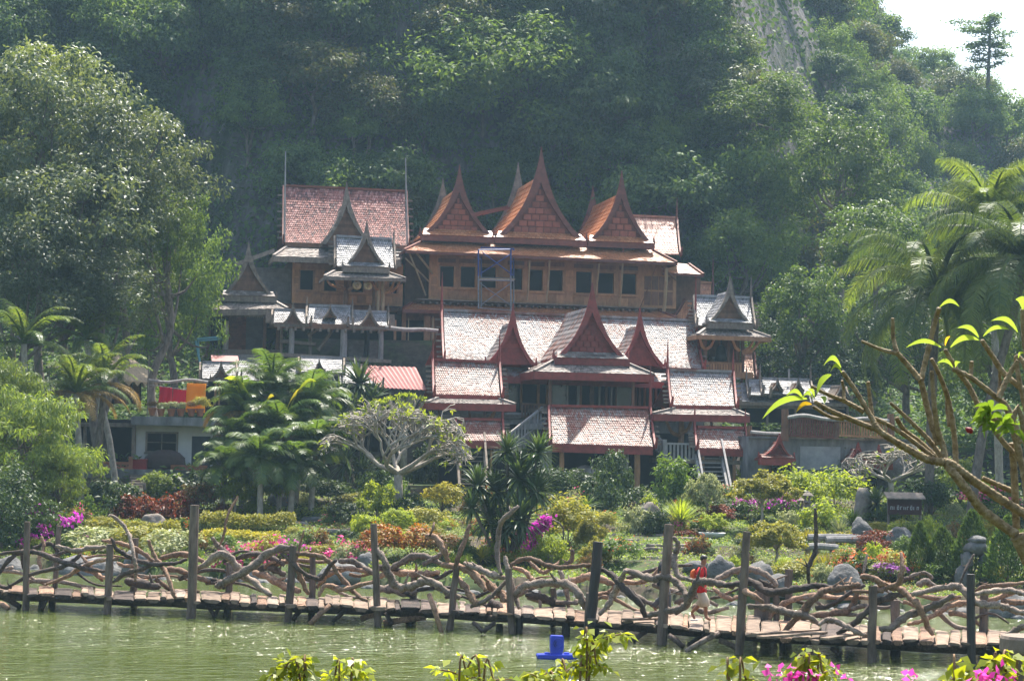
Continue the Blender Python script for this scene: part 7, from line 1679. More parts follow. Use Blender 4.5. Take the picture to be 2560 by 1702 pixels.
for tries in range(900):
    if placed >= 120: break
    px = frg2.uniform(60, 2540); y = frg2.uniform(1255, 1432)
    if any(abs(px-a_)*1.0 < c_*.42 and abs(y-b_) < 20 for a_, b_, c_ in taken): continue
    if 1540 < px < 1740 and 1330 < y < 1410: continue
    if 640 < px < 780 and 1280 < y < 1325: continue
    if 1560 < px < 1800 and y > 1395: continue
    if not 60 < px < 2540 or (px < 200 and y > 1400): continue
    w_ = frg2.uniform(34, 72); mt, sh, lk = frg2.choice(kinds); zone = 'left garden slope' if px < 800 else ('garden before the red house' if px < 1700 else 'right garden slope')
    lb = lk+' shrub in the mixed planting of the '+zone
    if shrub(px, y, w_, w_*frg2.uniform(.55, .8), mt, sh, lb, group=lb.replace('shrub', 'shrubs'), bloom=frg2.choice([None, None, None, ('orange', 60, .12), ('pink', 50, .12)])): placed += 1; taken.append((px, y, w_))
# magenta sprays arching down to the left
g = ground_hit(1400, 1385); t = thing('bougainvillea', 'arching sprays of vivid magenta bougainvillea by the dracaena clump', 'bougainvillea', g); P = []; m = MB(); brg = random.Random(2)
for pts in ([(670, 295), (600, 340), (530, 400), (470, 440), (430, 460)], [(650, 320), (610, 370), (570, 430), (545, 490)], [(640, 300), (580, 370), (540, 430)], [(540, 490), (515, 560), (500, 570)], [(440, 470), (415, 520)]):
    q3 = [at(*PX(3, x, y), g.y-.4)-g for x, y in pts]; sp = smooth_pts(q3, 8); m.tube(sp, .02, 4)
    for s_ in sp:
        for j in range(10): P.append(Vector(s_)+Vector((brg.gauss(0, .09), brg.gauss(0, .09), brg.gauss(0, .08))))
m.tube(smooth_pts([(0, 0, -.1), (.1, 0, .9), at(*PX(3, 660, 295), g.y-.4)-g], 3), .03, 5); mobj('stem', m.mesh('stem', M_BARK), t); rs = np.random.RandomState(5); n = len(P)
mobj('blossoms', leaf_mesh('blossoms', np.array(P), rdir(rs, n), rdir(rs, n)+np.array([0, -.3, .6]), .13, .11, LM['magenta']), t)
# potted plants on the flat roof
POTS = [(380, 1032, 'speckle', 34), (402, 1034, 'pale', 34), (428, 1034, 'pale', 40), (452, 1034, 'pale', 36), (478, 1034, 'speckle', 38), (500, 1034, 'ochre', 60)]
labs = ['terracotta pot with dark red plant leftmost on the flat roof', 'terracotta pot with cream plant next to the leftmost pot on the roof', 'terracotta pot with a big cream bush under the crimson robes', 'terracotta pot with cream plant left of the saffron robe', 'terracotta pot with reddish plant before the saffron robe', 'terracotta pot with tall olive plant right of the saffron robe']
for (x, y, mt, hh), lab in zip(POTS, labs):
    c = WH.W(WH.L(x, y+6, -.75)); m = MB(); m.lathe([(.11, 0), (.18, .28), (.2, .3), (.2, .34), (.15, .34), (.14, .3)], 10); o = m.build('plant_pot', M_TERRA, None, loc=c); tag(o, lab, 'pot', 'pots along the flat roof edge')
    k = c.y/FPX; s = hh*k/2*.62; mobj('foliage', plant_mesh('loose', mt, 0), o, (0, 0, .33+s*.75), (0, 0, x), (s*1.2, s*1.1, s*.95))
# rocks, slabs, benches, stumps, lanterns
BL = [(20, 1447, 90, 55, 'dark grey boulder on the bank at the left edge'), (240, 1450, 190, 58, 'wide grey boulder on the bank behind the left bridge posts'), (340, 1446, 70, 70, 'grey boulder on the bank behind the upturned branch'), (385, 1318, 58, 34, 'small pale grey rock standing in the clipped hedge'), (395, 1336, 36, 24, 'tiny grey rock below the pale one in the hedge'), (860, 1455, 130, 50, 'grey boulder on the bank left of the croton bed'), (915, 1418, 40, 38, 'small round grey rock below the crotons'), (600, 1458, 90, 34, 'low dark rock on the bank behind the tall bridge post'),
 (1800, 1455, 66, 62, 'pointed pale grey boulder beside the walking boy'), (1888, 1470, 80, 62, 'rounded grey boulder right of the leaning bridge post'), (1945, 1482, 70, 44, 'low grey boulder at the water behind the bridge rail'), (2108, 1482, 84, 66, 'big smooth rounded grey boulder on the bank'), (2158, 1300, 46, 78, 'upright dark grey standing rock'), (2150, 1362, 58, 62, 'leaning grey rock behind the rust red bush'), (2248, 1368, 66, 48, 'dark grey rock right of the rust red bush'), (2530, 1545, 110, 62, 'dark grey boulder at the water near the right edge'), (2200, 1492, 60, 30, 'low rock at the water right of the smooth boulder'), (255, 1205, 100, 46, 'broad tan boulder under the lattice parapet'), (455, 1212, 56, 34, 'dark rock below the right lattice parapet'), (700, 1268, 60, 34, 'grey rock behind the umbrella bonsai'), (1620, 1290, 60, 34, 'brown rock in shade before the front roof'), (2230, 1240, 70, 90, 'pale rock outcrop right of the dark cave door'), (1740, 1425, 60, 24, 'dark flat rock on the lawn left of the boy')]
for i, (x, y, w_, h_, lab) in enumerate(BL): boulder(x, y, w_, h_, lab, seed=i+1, mat=M_STONE if 'tan' in lab or 'brown' in lab else (M_ROCK if 'dark' not in lab else None))
SL = [(728, 1312, 92, 12, 'long dark stone slab at the edge of the shaded lawn'), (800, 1300, 90, 12, 'dark stone slab behind the speckled bush'), (775, 1345, 70, 9, 'flat stone slab low beside the speckled bush'), (1080, 1325, 120, 14, 'pale stone slab bench left of the dracaena clump'), (840, 1330, 50, 10, 'small stone slab right of the dark slabs')]
for i, (x, y, w_, h_, lab) in enumerate(SL): slab(x, y, w_, h_, lab, seed=i+4, mat=M_ROCK if 'dark' in lab else M_STONE)
tr_ = random.Random(14); k = 0
for row, (y, x0, x1) in enumerate([(1338, 1530, 1720), (1350, 1545, 1735), (1362, 1560, 1725), (1374, 1570, 1700), (1386, 1585, 1690), (1398, 1600, 1680)]):
    x = x0
    while x < x1:
        w_ = tr_.uniform(34, 66); slab(x+w_/2, y+tr_.uniform(-3, 3), w_*.95, tr_.uniform(6, 10), 'flat grey brown stone of the stepped garden terrace below the cream bush', seed=k, group='stones of the stepped garden terrace', name='terrace_stone'); x += w_*tr_.uniform(.98, 1.3); k += 1
# a low drystone edge to the bank
k = 0; x = -40
while x < 2600:
    w_ = tr_.uniform(26, 60); X = at(x, 1116, 60).x; Yb = bank_y(X); X = at(x, 1116, Yb).x; Yb = bank_y(X); 
    if not (1500 < x < 1540):
        boulder(x, 0, w_, tr_.uniform(12, 26), 'grey stone in the row edging the pond bank', seed=k+60, group='stones edging the pond bank', name='edge_stone', pos=Vector((X, Yb+.15, -.12)), cat='stone')
    x += w_*1.35; k += 1
# log benches
def logbench(x, y, w_, lab):
    g = ground_hit(x, y); kk = g.y/FPX; t = thing('log_bench', lab, 'bench', g); L_ = w_*kk; m = MB(); m.tube(smooth_pts([(-L_/2, 0, .45), (0, .05, .48), (L_/2, 0, .44)], 3), .12, 8); mobj('seat', m.mesh('seat', M_SILVERWOOD), t)
    for sx in (-.35, .35): m = MB(); m.tube([(sx*L_, 0, -.1), (sx*L_*.95, 0, .4)], [.1, .09], 7); mobj('leg', m.mesh('leg', M_DRIFT[1]), t)
logbench(2095, 1378, 150, 'thick grey log bench below the pale agave'); logbench(2050, 1402, 90, 'crooked branch bench among the yellow green reeds'); logbench(2120, 1384, 110, 'grey log lying bench right behind the thick log bench')
g = ground_hit(1480, 1250); 
for i, (x, y, w_, h_) in enumerate([(1465, 1212, 130, 22), (1470, 1190, 60, 24), (1410, 1205, 40, 26), (1540, 1205, 60, 22)]):
    p = at(x, y, 85.5); boulder(x, y, w_, h_, ['wide brown stone of the stack in the shade under the front roof', 'topmost brown stone of the stack under the front roof', 'brown stone left of the stack under the front roof', 'brown stone right of the stack under the front roof'][i], mat=M_STONE, seed=i+30, pos=p, name='stacked_stone', cat='stone')
pbeam(FH, 1420, 1222, 1545, 1222, -4.8, .5, 1.4, M_STONE, 'plinth')
def lantern(x, yt, yb_, lab):
    g = ground_hit(x, yb_); kk = g.y/FPX; H_ = (yb_-yt)*kk; t = thing('stone_lantern', lab, 'lantern', g, 0, 'stone lantern posts'); s = H_/1.2
    m = MB(); m.lathe([(.14*s, -.1), (.13*s, .5*s), (.1*s, .72*s)], 8); mobj('post', m.mesh('post', M_STONE), t)
    m = MB(); m.lathe([(.12*s, .72*s), (.17*s, .76*s), (.15*s, .8*s)], 8); mobj('base', m.mesh('base', M_STONE), t)
    for a_ in range(4): m = MB(); cx, cy_ = .11*s*math.cos(a_*1.571+.785), .11*s*math.sin(a_*1.571+.785); m.box(cx-.025*s, cy_-.025*s, .8*s, cx+.025*s, cy_+.025*s, 1.0*s); mobj('pillar', m.mesh('pillar', M_STONE), t)
    m = MB(); m.lathe([(.25*s, 1.0*s), (.24*s, 1.03*s), (.1*s, 1.13*s), (.04*s, 1.2*s)], 8); mobj('cap', m.mesh('cap', M_STONE), t)
lantern(2001, 1242, 1302, 'stone lantern post, leftmost of the three'); lantern(2018, 1227, 1305, 'tallest stone lantern post, middle of the three'); lantern(2040, 1257, 1315, 'stone lantern post with wide cap, rightmost of the three')
c = ground_hit(1780, 1346); m = MB(); m.lathe([(.25, 0), (.42, .1), (.48, .18), (.5, .22), (.42, .2), (.1, .16)], 14); o = m.build('plant_pot', M_WHITEWALL, None, True, loc=c); tag(o, 'shallow white bowl pot on the garden terrace', 'pot')
c = ground_hit(1376, 1414); m = MB(); m.lathe([(.17, 0), (.24, .3), (.27, .36), (.2, .36)], 10); o = m.build('plant_pot', M_STONE, None, True, loc=c); tag(o, 'small brown pot under the layered bonsai', 'pot')
# stacked rock arch
g = ground_hit(2440, 1462); t = thing('rock_arch', 'rough arch of stacked grey rocks standing before the tall cone bush', 'rock', g); kk = g.y/FPX; import bmesh
for i, (dx, dz, w_, h_) in enumerate([(-32, 20, 36, 62), (-24, 62, 32, 44), (24, 22, 30, 62), (22, 62, 28, 44), (0, 92, 62, 34), (2, 112, 40, 22)]):
    bm = bmesh.new(); bmesh.ops.create_icosphere(bm, subdivisions=2, radius=1)
    for v in bm.verts: v.co *= 1+noise.noise(v.co*1.6+Vector((i*3, 0, 0)))*.35; v.co = Vector((v.co.x*w_*kk*.55, v.co.y*.32, v.co.z*h_*kk*.55))
    me = bpy.data.meshes.new('rock'); bm.to_mesh(me); bm.free(); me.materials.append(M_ROCK); me.shade_smooth(); mobj('rock', me, t, (dx*kk, 0, dz*kk))
# dark sign board with worn white lettering (unreadable in the photograph)
g = ground_hit(2262, 1310); kk = g.y/FPX; t = thing('sign_board', 'dark red sign board with a worn line of white lettering under a small grey roof', 'sign', g); zz_ = (1310-1268)*kk
m = MB(); m.box(-42*kk, 0, zz_-18*kk, 42*kk, .06, zz_+22*kk); mobj('board', m.mesh('board', plain('dark_red_board', (.07, .025, .022), None, 5, .7)), t)
m = MB(); lr = random.Random(5); x = -36
for i in range(9):   # loop-headed strokes like the worn script
    w_ = 7.2; cx = x*kk; z1 = zz_-2*kk; th = 1.2*kk; M_LET = None
    m.box(cx, -.012, z1-4*kk, cx+th, -.001, z1+4*kk)
    if i % 3 != 1: m.box(cx+th, -.012, z1+2.9*kk, cx+5*kk, -.001, z1+4*kk)
    if i % 2 == 0: m.box(cx+4*kk, -.012, z1-4*kk, cx+5*kk, -.001, z1+2.9*kk)
    if i % 4 == 2: m.box(cx+th, -.012, z1-4*kk, cx+4*kk, -.001, z1-2.9*kk)
    if i in (2, 6): m.box(cx+1*kk, -.012, z1+5.6*kk, cx+5*kk, -.001, z1+6.8*kk)
    x += 8.2
o = mobj('lettering', m.mesh('lettering', M_WHITEWALL), t, kind='stuff')
m = MB(); m.hexa([(-48*kk, -.3, zz_+20*kk), (48*kk, -.3, zz_+20*kk), (48*kk, .4, zz_+34*kk), (-48*kk, .4, zz_+34*kk)], [(-48*kk, -.3, zz_+23*kk), (48*kk, -.3, zz_+23*kk), (48*kk, .4, zz_+37*kk), (-48*kk, .4, zz_+37*kk)]); mobj('roof', m.mesh('roof', M_GREYWOOD), t)
for sx in (-40, 40): m = MB(); m.tube([(sx*kk, .1, -.1), (sx*kk, .1, zz_+28*kk)], .05, 6); mobj('post', m.mesh('post', M_GREYWOOD), t)
# ground cover: low plants nobody could count
def cover(matn, n, seed, y0, y1, hmax, thr, lf, fr=.5, name='ground_cover'):
    rs = np.random.RandomState(seed); P = []
    while len(P) < n:
        px = rs.uniform(-260, 2960); Y = y0+(y1-y0)*rs.uniform(0, 1)**.8; X = at(px, 1116, Y).x
        if Y < bank_y(X)+.7: continue
        if noise.noise(Vector((X*fr, Y*fr, seed*1.7))) < thr: continue
        if 9.5 < X < 18 and Y > 85.6 and (Y < 95 or matn != 'forest'): continue
        if -12 < X < 11 and Y > 83.5: continue
        P.append((X, Y, land(X, Y)+hmax*rs.uniform(0, 1)**1.5*(.5+noise.noise(Vector((X*1.3, Y*1.3, seed)))+.3)))
    P = np.array(P); n = len(P); N = unit(np.array([0, -.35, 1])+rdir(rs, n)*.7); A = unit(rdir(rs, n)*np.array([1, 1, .3])+np.array([0, 0, .35])); L = lf*rs.uniform(.6, 1.3, n)
    mobj(name, leaf_mesh(name, P, A, N, L, L*.45, LM[matn]), kind='stuff')
cover('green', 16000, 11, 53, 90, .22, .1, .11); cover('ochre', 7000, 12, 53, 84, .22, .22, .1); cover('lime', 7000, 13, 53, 80, .18, .22, .1); cover('dark', 14000, 14, 76, 96, .4, -.05, .16); cover('pale', 2200, 15, 55, 78, .2, .35, .09); cover('speckle', 2500, 16, 55, 78, .2, .33, .1); cover('orange', 900, 17, 55, 76, .3, .3, .08)
cover('grass', 110000, 18, 53, 86, .1, -.45, .1, name='grass')
cover('forest', 60000, 19, 84, 118, 1.1, -.5, .35, name='undergrowth')
# ================================================================ PEOPLE
def skin_mesh(name, verts, edges, radii, mat, sub=2):
    me = bpy.data.meshes.new(name+'_cage'); me.from_pydata(verts, edges, []); o = bpy.data.objects.new(name+'_cage', me); link(o)
    md = o.modifiers.new('skin', 'SKIN'); sv_ = me.skin_vertices[0].data
    for i, r_ in enumerate(radii): sv_[i].radius = (r_, r_) if not isinstance(r_, tuple) else r_
    sv_[0].use_root = True; md.use_smooth_shade = True
    if sub: s_ = o.modifiers.new('sub', 'SUBSURF'); s_.levels = sub; s_.render_levels = sub
    dg = bpy.context.evaluated_depsgraph_get(); dg.update(); m2 = bpy.data.meshes.new_from_object(o.evaluated_get(dg)); m2.name = name
    bpy.data.objects.remove(o); bpy.data.meshes.remove(me); m2.materials.clear(); m2.materials.append(mat)
    return m2
def loft(mb, rings, n=14):
    """rings: (cx, cy, cz, rx, ry)"""
    b0 = len(mb.v)
    for cx, cy_, cz, rx, ry in rings:
        for k in range(n): a_ = 6.2832*k/n; mb.v.append((cx+rx*math.cos(a_), cy_+ry*math.sin(a_), cz))
    for i in range(len(rings)-1):
        for k in range(n): k2 = (k+1) % n; mb.f.append((b0+i*n+k, b0+i*n+k2, b0+(i+1)*n+k2, b0+(i+1)*n+k))
    mb.f.append(tuple(b0+k for k in range(n))[::-1]); mb.f.append(tuple(b0+(len(rings)-1)*n+k for k in range(n))); return mb
M_SKIN = plain('skin', (.3, .14, .075), (.23, .1, .052), 9, .55, .35, bstr=.05)
M_HAIR = plain('black_hair', (.018, .014, .012), (.01, .008, .008), 20, .5, .4)
def person(label, loc, rz, sc, shirt, legs, long_legs=False, cap=None):
    t = thing('person', label, 'person', loc, rz); t.scale = (sc, sc, sc)
    V = [(0, 0, .80), (.0, 0, .95), (.015, 0, 1.1), (.03, 0, 1.21), (.05, 0, 1.28), (.075, 0, 1.345), (.085, 0, 1.43),
         (.01, -.085, .76), (.13, -.09, .45), (.15, -.09, .09), (.27, -.095, .035), (.01, .085, .76), (.04, .085, .44), (-.21, .085, .17), (-.13, .085, .03),
         (.03, -.15, 1.19), (-.03, -.2, .98), (.09, -.21, .82), (.12, -.205, .77), (.03, .15, 1.19), (.04, .2, .97), (.2, .17, .86), (.23, .165, .82)]
    E = [(0, 1), (1, 2), (2, 3), (3, 4), (4, 5), (5, 6), (0, 7), (7, 8), (8, 9), (9, 10), (0, 11), (11, 12), (12, 13), (13, 14), (3, 15), (15, 16), (16, 17), (17, 18), (3, 19), (19, 20), (20, 21), (21, 22)]
    Rr = [.1, .095, .11, .07, .045, .078, .07, .08, .06, .04, .032, .08, .06, .04, .032, .052, .042, .032, .034, .052, .042, .032, .034]
    mobj('body', skin_mesh('body', V, E, Rr, M_SKIN, 2), t)
    for hx, hy, hz, sy in ((.12, -.205, .77, -1), (.23, .165, .82, 1)):     # hands: four bent fingers and a thumb
        m = MB()
        for i in range(4):
            o_ = Vector((hx+.012-.012*i*0, hy+(i-1.5)*.014, hz)); l = (.05, .058, .054, .042)[i]
            m.tube([o_, o_+Vector((.02, 0, -l*.5)), o_+Vector((.012, 0, -l))], [.008, .0075, .006], 5)
        m.tube([(hx+.02, hy+.02*sy*-1, hz+.01), (hx+.045, hy-.03*sy, hz-.012), (hx+.05, hy-.03*sy, hz-.035)], [.009, .008, .006], 5); mobj('fingers', m.mesh('fingers', M_SKIN, True), t)
    m = MB()   # face: nose, ears, brow
    m.tube([(.155, 0, 1.40), (.172, 0, 1.375), (.158, 0, 1.365)], [.008, .014, .01], 6)
    for s_ in (-1, 1): m.tube([(.075, s_*.074, 1.41), (.072, s_*.082, 1.385), (.078, s_*.074, 1.36)], [.012, .016, .01], 6)
    mobj('face', m.mesh('face', M_SKIN, True), t)
    m = MB()
    for s_ in (-1, 1): m.tube([(.148, s_*.03-.012, 1.4), (.152, s_*.03+.012, 1.4)], .006, 5)
    m.tube([(.15, -.02, 1.342), (.153, .02, 1.342)], .005, 5); mobj('eyes_and_mouth', m.mesh('eyes_and_mouth', M_HAIR), t)
    import bmesh
    bm = bmesh.new(); bmesh.ops.create_icosphere(bm, subdivisions=3, radius=1)
    for v in bm.verts:
        x, y, z = v.co; zz_ = z if z > -.1 or x < -.2 else -.1
        k = 1.0 if (z > .15 or x < .1) else .85
        v.co = Vector((.072+x*.09*k, y*.084*k, 1.425+max(zz_, -.55)*.085))
    me = bpy.data.meshes.new('hair'); bm.to_mesh(me); bm.free(); me.materials.append(M_HAIR); me.shade_smooth(); mobj('hair', me, t)
    m = MB(); loft(m, [(.01, 0, .65, .14, .185), (0, 0, .72, .145, .19), (0, 0, .8, .14, .185), (.0, 0, .95, .125, .175), (.012, 0, 1.08, .13, .185), (.02, 0, 1.18, .115, .18), (.035, 0, 1.235, .07, .085), (.04, 0, 1.26, .055, .06)])
    m.tube([(.03, -.13, 1.2), (.0, -.18, 1.09), (-.025, -.2, 1.0)], [.072, .076, .075], 9); m.tube([(.03, .13, 1.2), (.035, .18, 1.09), (.045, .2, 1.0)], [.06, .062, .06], 9)
    mobj('shirt', m.mesh('shirt', shirt, True), t)
    m = MB(); loft(m, [(0, 0, .7, .115, .15), (0, 0, .76, .12, .155), (0, 0, .83, .11, .148)])
    if long_legs:
        m.tube([(.01, -.08, .76), (.13, -.09, .45), (.15, -.09, .08)], [.1, .078, .062], 10); m.tube([(.01, .08, .76), (.04, .085, .44), (-.21, .085, .17)], [.1, .078, .062], 10)
    else:
        m.tube([(.01, -.075, .68), (.07, -.085, .58), (.13, -.095, .45), (.14, -.095, .34)], [.085, .1, .1, .1], 10); m.tube([(.01, .075, .68), (.03, .085, .58), (.035, .09, .45), (-.04, .09, .34)], [.085, .1, .1, .1], 10)
    mobj('trousers' if long_legs else 'shorts', m.mesh('trousers', legs, True), t)
    m = MB(); m.tube([(.055, -.055, 1.262), (.1, 0, 1.25), (.055, .055, 1.262)], .014, 6); mobj('collar', m.mesh('collar', plain('white_collar', (.6, .55, .5), None, 5, .8)), t)
    return t
c = onz(1750, 1551, DZ+.06)
boy = person('boy in a red shirt and pale shorts walking to the right along the bridge', c, R(-14), 1.02, plain('red_cloth', (.5, .018, .02), (.4, .012, .015), 7, .85, .2), plain('khaki_cloth', (.5, .43, .34), (.4, .34, .26), 6, .9, .15))
m = MB(); m.box(-.23, .05, 0, -.06, .12, .025); mobj('sandal', m.mesh('sandal', M_WHITEWALL), boy, (0, 0, -.01))
bp = thing('backpack', 'small orange and black backpack on the boy in red', 'backpack', c, R(-14)); bp.scale = (1.02,)*3
m = MB(); loft(m, [(-.15, 0, .86, .05, .11), (-.17, 0, .9, .075, .125), (-.175, 0, 1.02, .075, .125), (-.16, 0, 1.13, .06, .11), (-.14, 0, 1.17, .03, .07)]); mobj('bag', m.mesh('bag', plain('orange_nylon', (.65, .14, .03), (.5, .09, .02), 5, .7), True), bp)
m = MB(); loft(m, [(-.235, 0, .89, .03, .09), (-.25, 0, .93, .03, .095), (-.245, 0, 1.02, .03, .09)]); mobj('pocket', m.mesh('pocket', plain('black_nylon', (.02, .02, .022), None, 5, .7), True), bp)
for s_ in (-1, 1): m = MB(); m.tube([(-.12, s_*.09, 1.15), (-.02, s_*.1, 1.255), (.1, s_*.1, 1.19), (.125, s_*.11, 1.05), (.02, s_*.16, .93), (-.12, s_*.12, .9)], .016, 6); mobj('strap', m.mesh('strap', bpy.data.materials['black_nylon'], True), bp)
c2 = onz(1656, 1535, DZ+.06)
p2 = person('person in a dark shirt and grey jeans half hidden behind the tall bridge post', c2, R(-10), 1.05, plain('black_cloth', (.022, .022, .025), None, 5, .85), plain('grey_denim', (.1, .105, .12), (.06, .065, .075), 9, .9), True)
m = MB(); m.box(.08, -.2, .88, .14, -.1, 1.0); mobj('shirt_print', m.mesh('shirt_print', plain('green_print', (.03, .25, .1), None, 5, .7)), p2)
# ================================================================ BLUE FLOATS
c = onz(1392, 1645, 0); k = c.y/FPX; t = thing('pond_aerator', 'bright blue floating pond aerator on the water in front of the bridge', 'aerator', c, R(6))
M_BLUE = plain('blue_plastic', (.022, .05, .5), (.016, .036, .38), 4, .35, .5, bstr=.05)
m = MB(); P_ = [(-50, -14), (40, -16), (54, 0), (40, 16), (-50, 14)]; vs = []
for z, s in ((-4, .9), (3, 1), (9, 1), (11, .94)): vs += [(x*k*s, y*k*s*1.2, z*k) for x, y in P_]
fs = [tuple(range(4, -1, -1)), tuple(15+i for i in range(5))]
for j in range(3):
    for i in range(5): i2 = (i+1) % 5; fs.append((j*5+i, j*5+i2, (j+1)*5+i2, (j+1)*5+i))
m.add(vs, fs); mobj('float', m.mesh('float', M_BLUE), t)
m = MB(); pr = [(-15, 10), (-17, 24), (-17, 52), (-15, 57), (14, 56), (16, 52), (16, 26), (12, 10)]; m.prism([(x*k, z*k) for x, z in pr], -10*k, 12*k); mobj('motor_housing', m.mesh('motor_housing', M_BLUE), t)
m = MB(); m.tube([(x*k*13/12, -10.3*k, z*k) for x, z in [(12*math.cos(a_), 38+13*math.sin(a_)) for a_ in [i*.3927 for i in range(17)]]], 1.1*k, 5); mobj('rim', m.mesh('rim', M_BLUE), t)
m = MB()
for r0, a0, a1 in ((5, 1.9, 4.6), (9, 2.2, 4.3)): m.tube([(r0*k*math.cos(a_), -10.6*k, (38+r0*math.sin(a_)*1.1)*k) for a_ in [a0+(a1-a0)*i/8 for i in range(9)]], 1.1*k, 5)
mobj('swirl_mark', m.mesh('swirl_mark', plain('dark_blue_plastic', (.012, .025, .22), None, 4, .4)), t, kind='stuff')
for x in (-24, 24): m = MB(); m.box((x-6)*k, -8*k, 10.5*k, (x+6)*k, 8*k, 15*k); mobj('bracket', m.mesh('bracket', M_BLUE), t)
c = onz(2135, 1628, 0); c.y += 1.3; k = c.y/FPX; t = thing('float_drum', 'blue float with a white end half hidden under the right part of the bridge', 'float', (c.x, c.y, .05)); m = MB(); m.tube([(-22*k, 0, .06), (10*k, 0, .06)], .1, 10); mobj('drum', m.mesh('drum', M_BLUE), t); m = MB(); m.tube([(10*k, 0, .06), (24*k, 0, .06)], .1, 10); mobj('end_cap', m.mesh('end_cap', M_WHITEWALL), t)
# ================================================================ NEAR FRANGIPANI at the right edge
FT = lambda x, y: (1880+x*.45915, 680+y*.45915)
a = NT('frangipani_bark'); v = a.obj(); n1 = a.noise(28, 5, .7, v); n2 = a.noise(70, 3, .6, v)
bc = a.ramp(n1, [(.3, (.07, .045, .018)), (.5, (.19, .135, .06)), (.7, (.3, .24, .14))]); M_FRB = a.done(a.pbsdf(bc, .75, .35, 0, n2, .7, .01).outputs[0])
gx = at(2600, 1116, 9.2); gp = Vector((gx.x+.12, 9.2, land(gx.x, 9.2))); NF = thing('frangipani_tree', 'bare branched frangipani close to the camera at right with a few long pale green leaves', 'tree', gp)
BF = [
 ([(1640,1860),(1535,1610),(1440,1430)], 60, 42, 0), ([(1440,1430),(1380,1390),(1250,1290),(1180,1200),(1110,1110),(1060,1045)], 29, 25, 0), ([(1520,1335),(1400,1265),(1270,1180),(1170,1110),(1085,1045),(1050,1035)], 27, 25, .02),
 ([(1050,1035),(960,1020),(860,970),(760,910),(690,860),(650,790),(560,640),(490,540)], 25, 12, 0), ([(690,862),(560,810),(440,760),(340,705)], 17, 12, .05), ([(500,800),(420,785),(330,730)], 12, 9, .12), ([(610,760),(500,700),(420,670),(320,620)], 15, 9, .03), ([(500,697),(499,640),(490,590)], 11, 8, .03), ([(655,795),(642,690),(632,595)], 14, 11, .06),
 ([(990,1010),(850,900),(740,830),(665,795)], 15, 12, .1), ([(1010,1015),(920,930),(830,860),(785,790)], 17, 13, .15), ([(1035,1010),(960,910),(850,800),(752,710)], 17, 9, .08), ([(1055,1035),(1040,950),(1010,850),(990,700),(978,535)], 20, 13, .02), ([(1015,940),(960,760),(920,590)], 20, 17, .06), ([(920,592),(860,520),(790,440)], 17, 15, .06), ([(790,442),(770,360),(765,250)], 15, 11, .06), ([(790,442),(700,420),(595,375)], 14, 7, .06), ([(920,592),(950,460),(1000,260),(1020,195)], 17, 13, .08),
 ([(1110,1060),(1102,900),(1070,700),(1020,560),(975,470)], 18, 12, .2), ([(1240,745),(1180,620),(1120,540),(1050,420)], 17, 12, .05), ([(1470,930),(1390,740),(1340,690),(1200,580),(1090,525)], 20, 13, -.05), ([(1340,690),(1400,560),(1450,480)], 18, 14, -.05), ([(1190,575),(1193,530),(1197,485)], 13, 12, -.05), ([(1520,670),(1380,560),(1310,460),(1250,370)], 19, 13, .12), ([(1345,660),(1350,600),(1348,530)], 12, 10, .2), ([(1415,930),(1428,1100),(1440,1400)], 19, 24, .1), ([(1415,1190),(1320,1150),(1255,1120)], 17, 14, .16), ([(1520,1080),(1400,960),(1345,895),(1240,745)], 17, 15, .04), ([(1490,460),(1476,330),(1472,200)], 13, 12, 0), ([(1520,900),(1440,500),(1470,480),(1500,560)], 14, 14, .1), ([(1500,1250),(1470,1050),(1390,740)], 20, 19, 0), ([(1075,840),(1062,740),(1064,660)], 13, 9, .25)]
frg = random.Random(3); m = MB()
for pts, r0, r1, dz in BF:
    P3 = [(*(at(*FT(x, y), 9.2+dz+.03*math.sin(i*1.3))-gp), 0) for i, (x, y) in enumerate(pts)]; sp = smooth_pts(P3, 14); n = len(sp); k = .45915*9.2/FPX
    m.tube([s_[:3] for s_ in sp], [k*(r0+(r1-r0)*i/(n-1))*(.94+.07*math.sin(i*1.9)+frg.uniform(-.06, .06))*(1 if i < n-1 else .6) for i in range(n)], 10)
m.tube([(.16, 0, -.3), Vector(at(*FT(1640, 1860), 9.2)-gp)*.5+Vector((.12, 0, 0)), at(*FT(1640, 1850), 9.2)-gp], [.14, .12, .058], 10)
mobj('trunk', m.mesh('trunk', M_FRB, True), NF)
a = NT('frangipani_leaf'); v = a.obj(); n1 = a.noise(9, 3, .6, v); oi = a.n('ShaderNodeObjectInfo').outputs['Random']
col = a.mix(n1, (.12, .19, .022), (.21, .26, .04)); p = a.pbsdf(col, .35, .5); tr = a.n('ShaderNodeBsdfTranslucent'); tr.inputs[0].default_value = (.33, .44, .045, 1); mx = a.n('ShaderNodeMixShader'); mx.inputs[0].default_value = .5; a.l(p.outputs[0], mx.inputs[1]); a.l(tr.outputs[0], mx.inputs[2]); M_FRL = a.done(mx.outputs[0])
M_FRY = leafmat('frangipani_leaf_yellow', [(.5, .33, .03), (.55, .4, .04)], .45, tcol=(1.3, 1.1, .6))
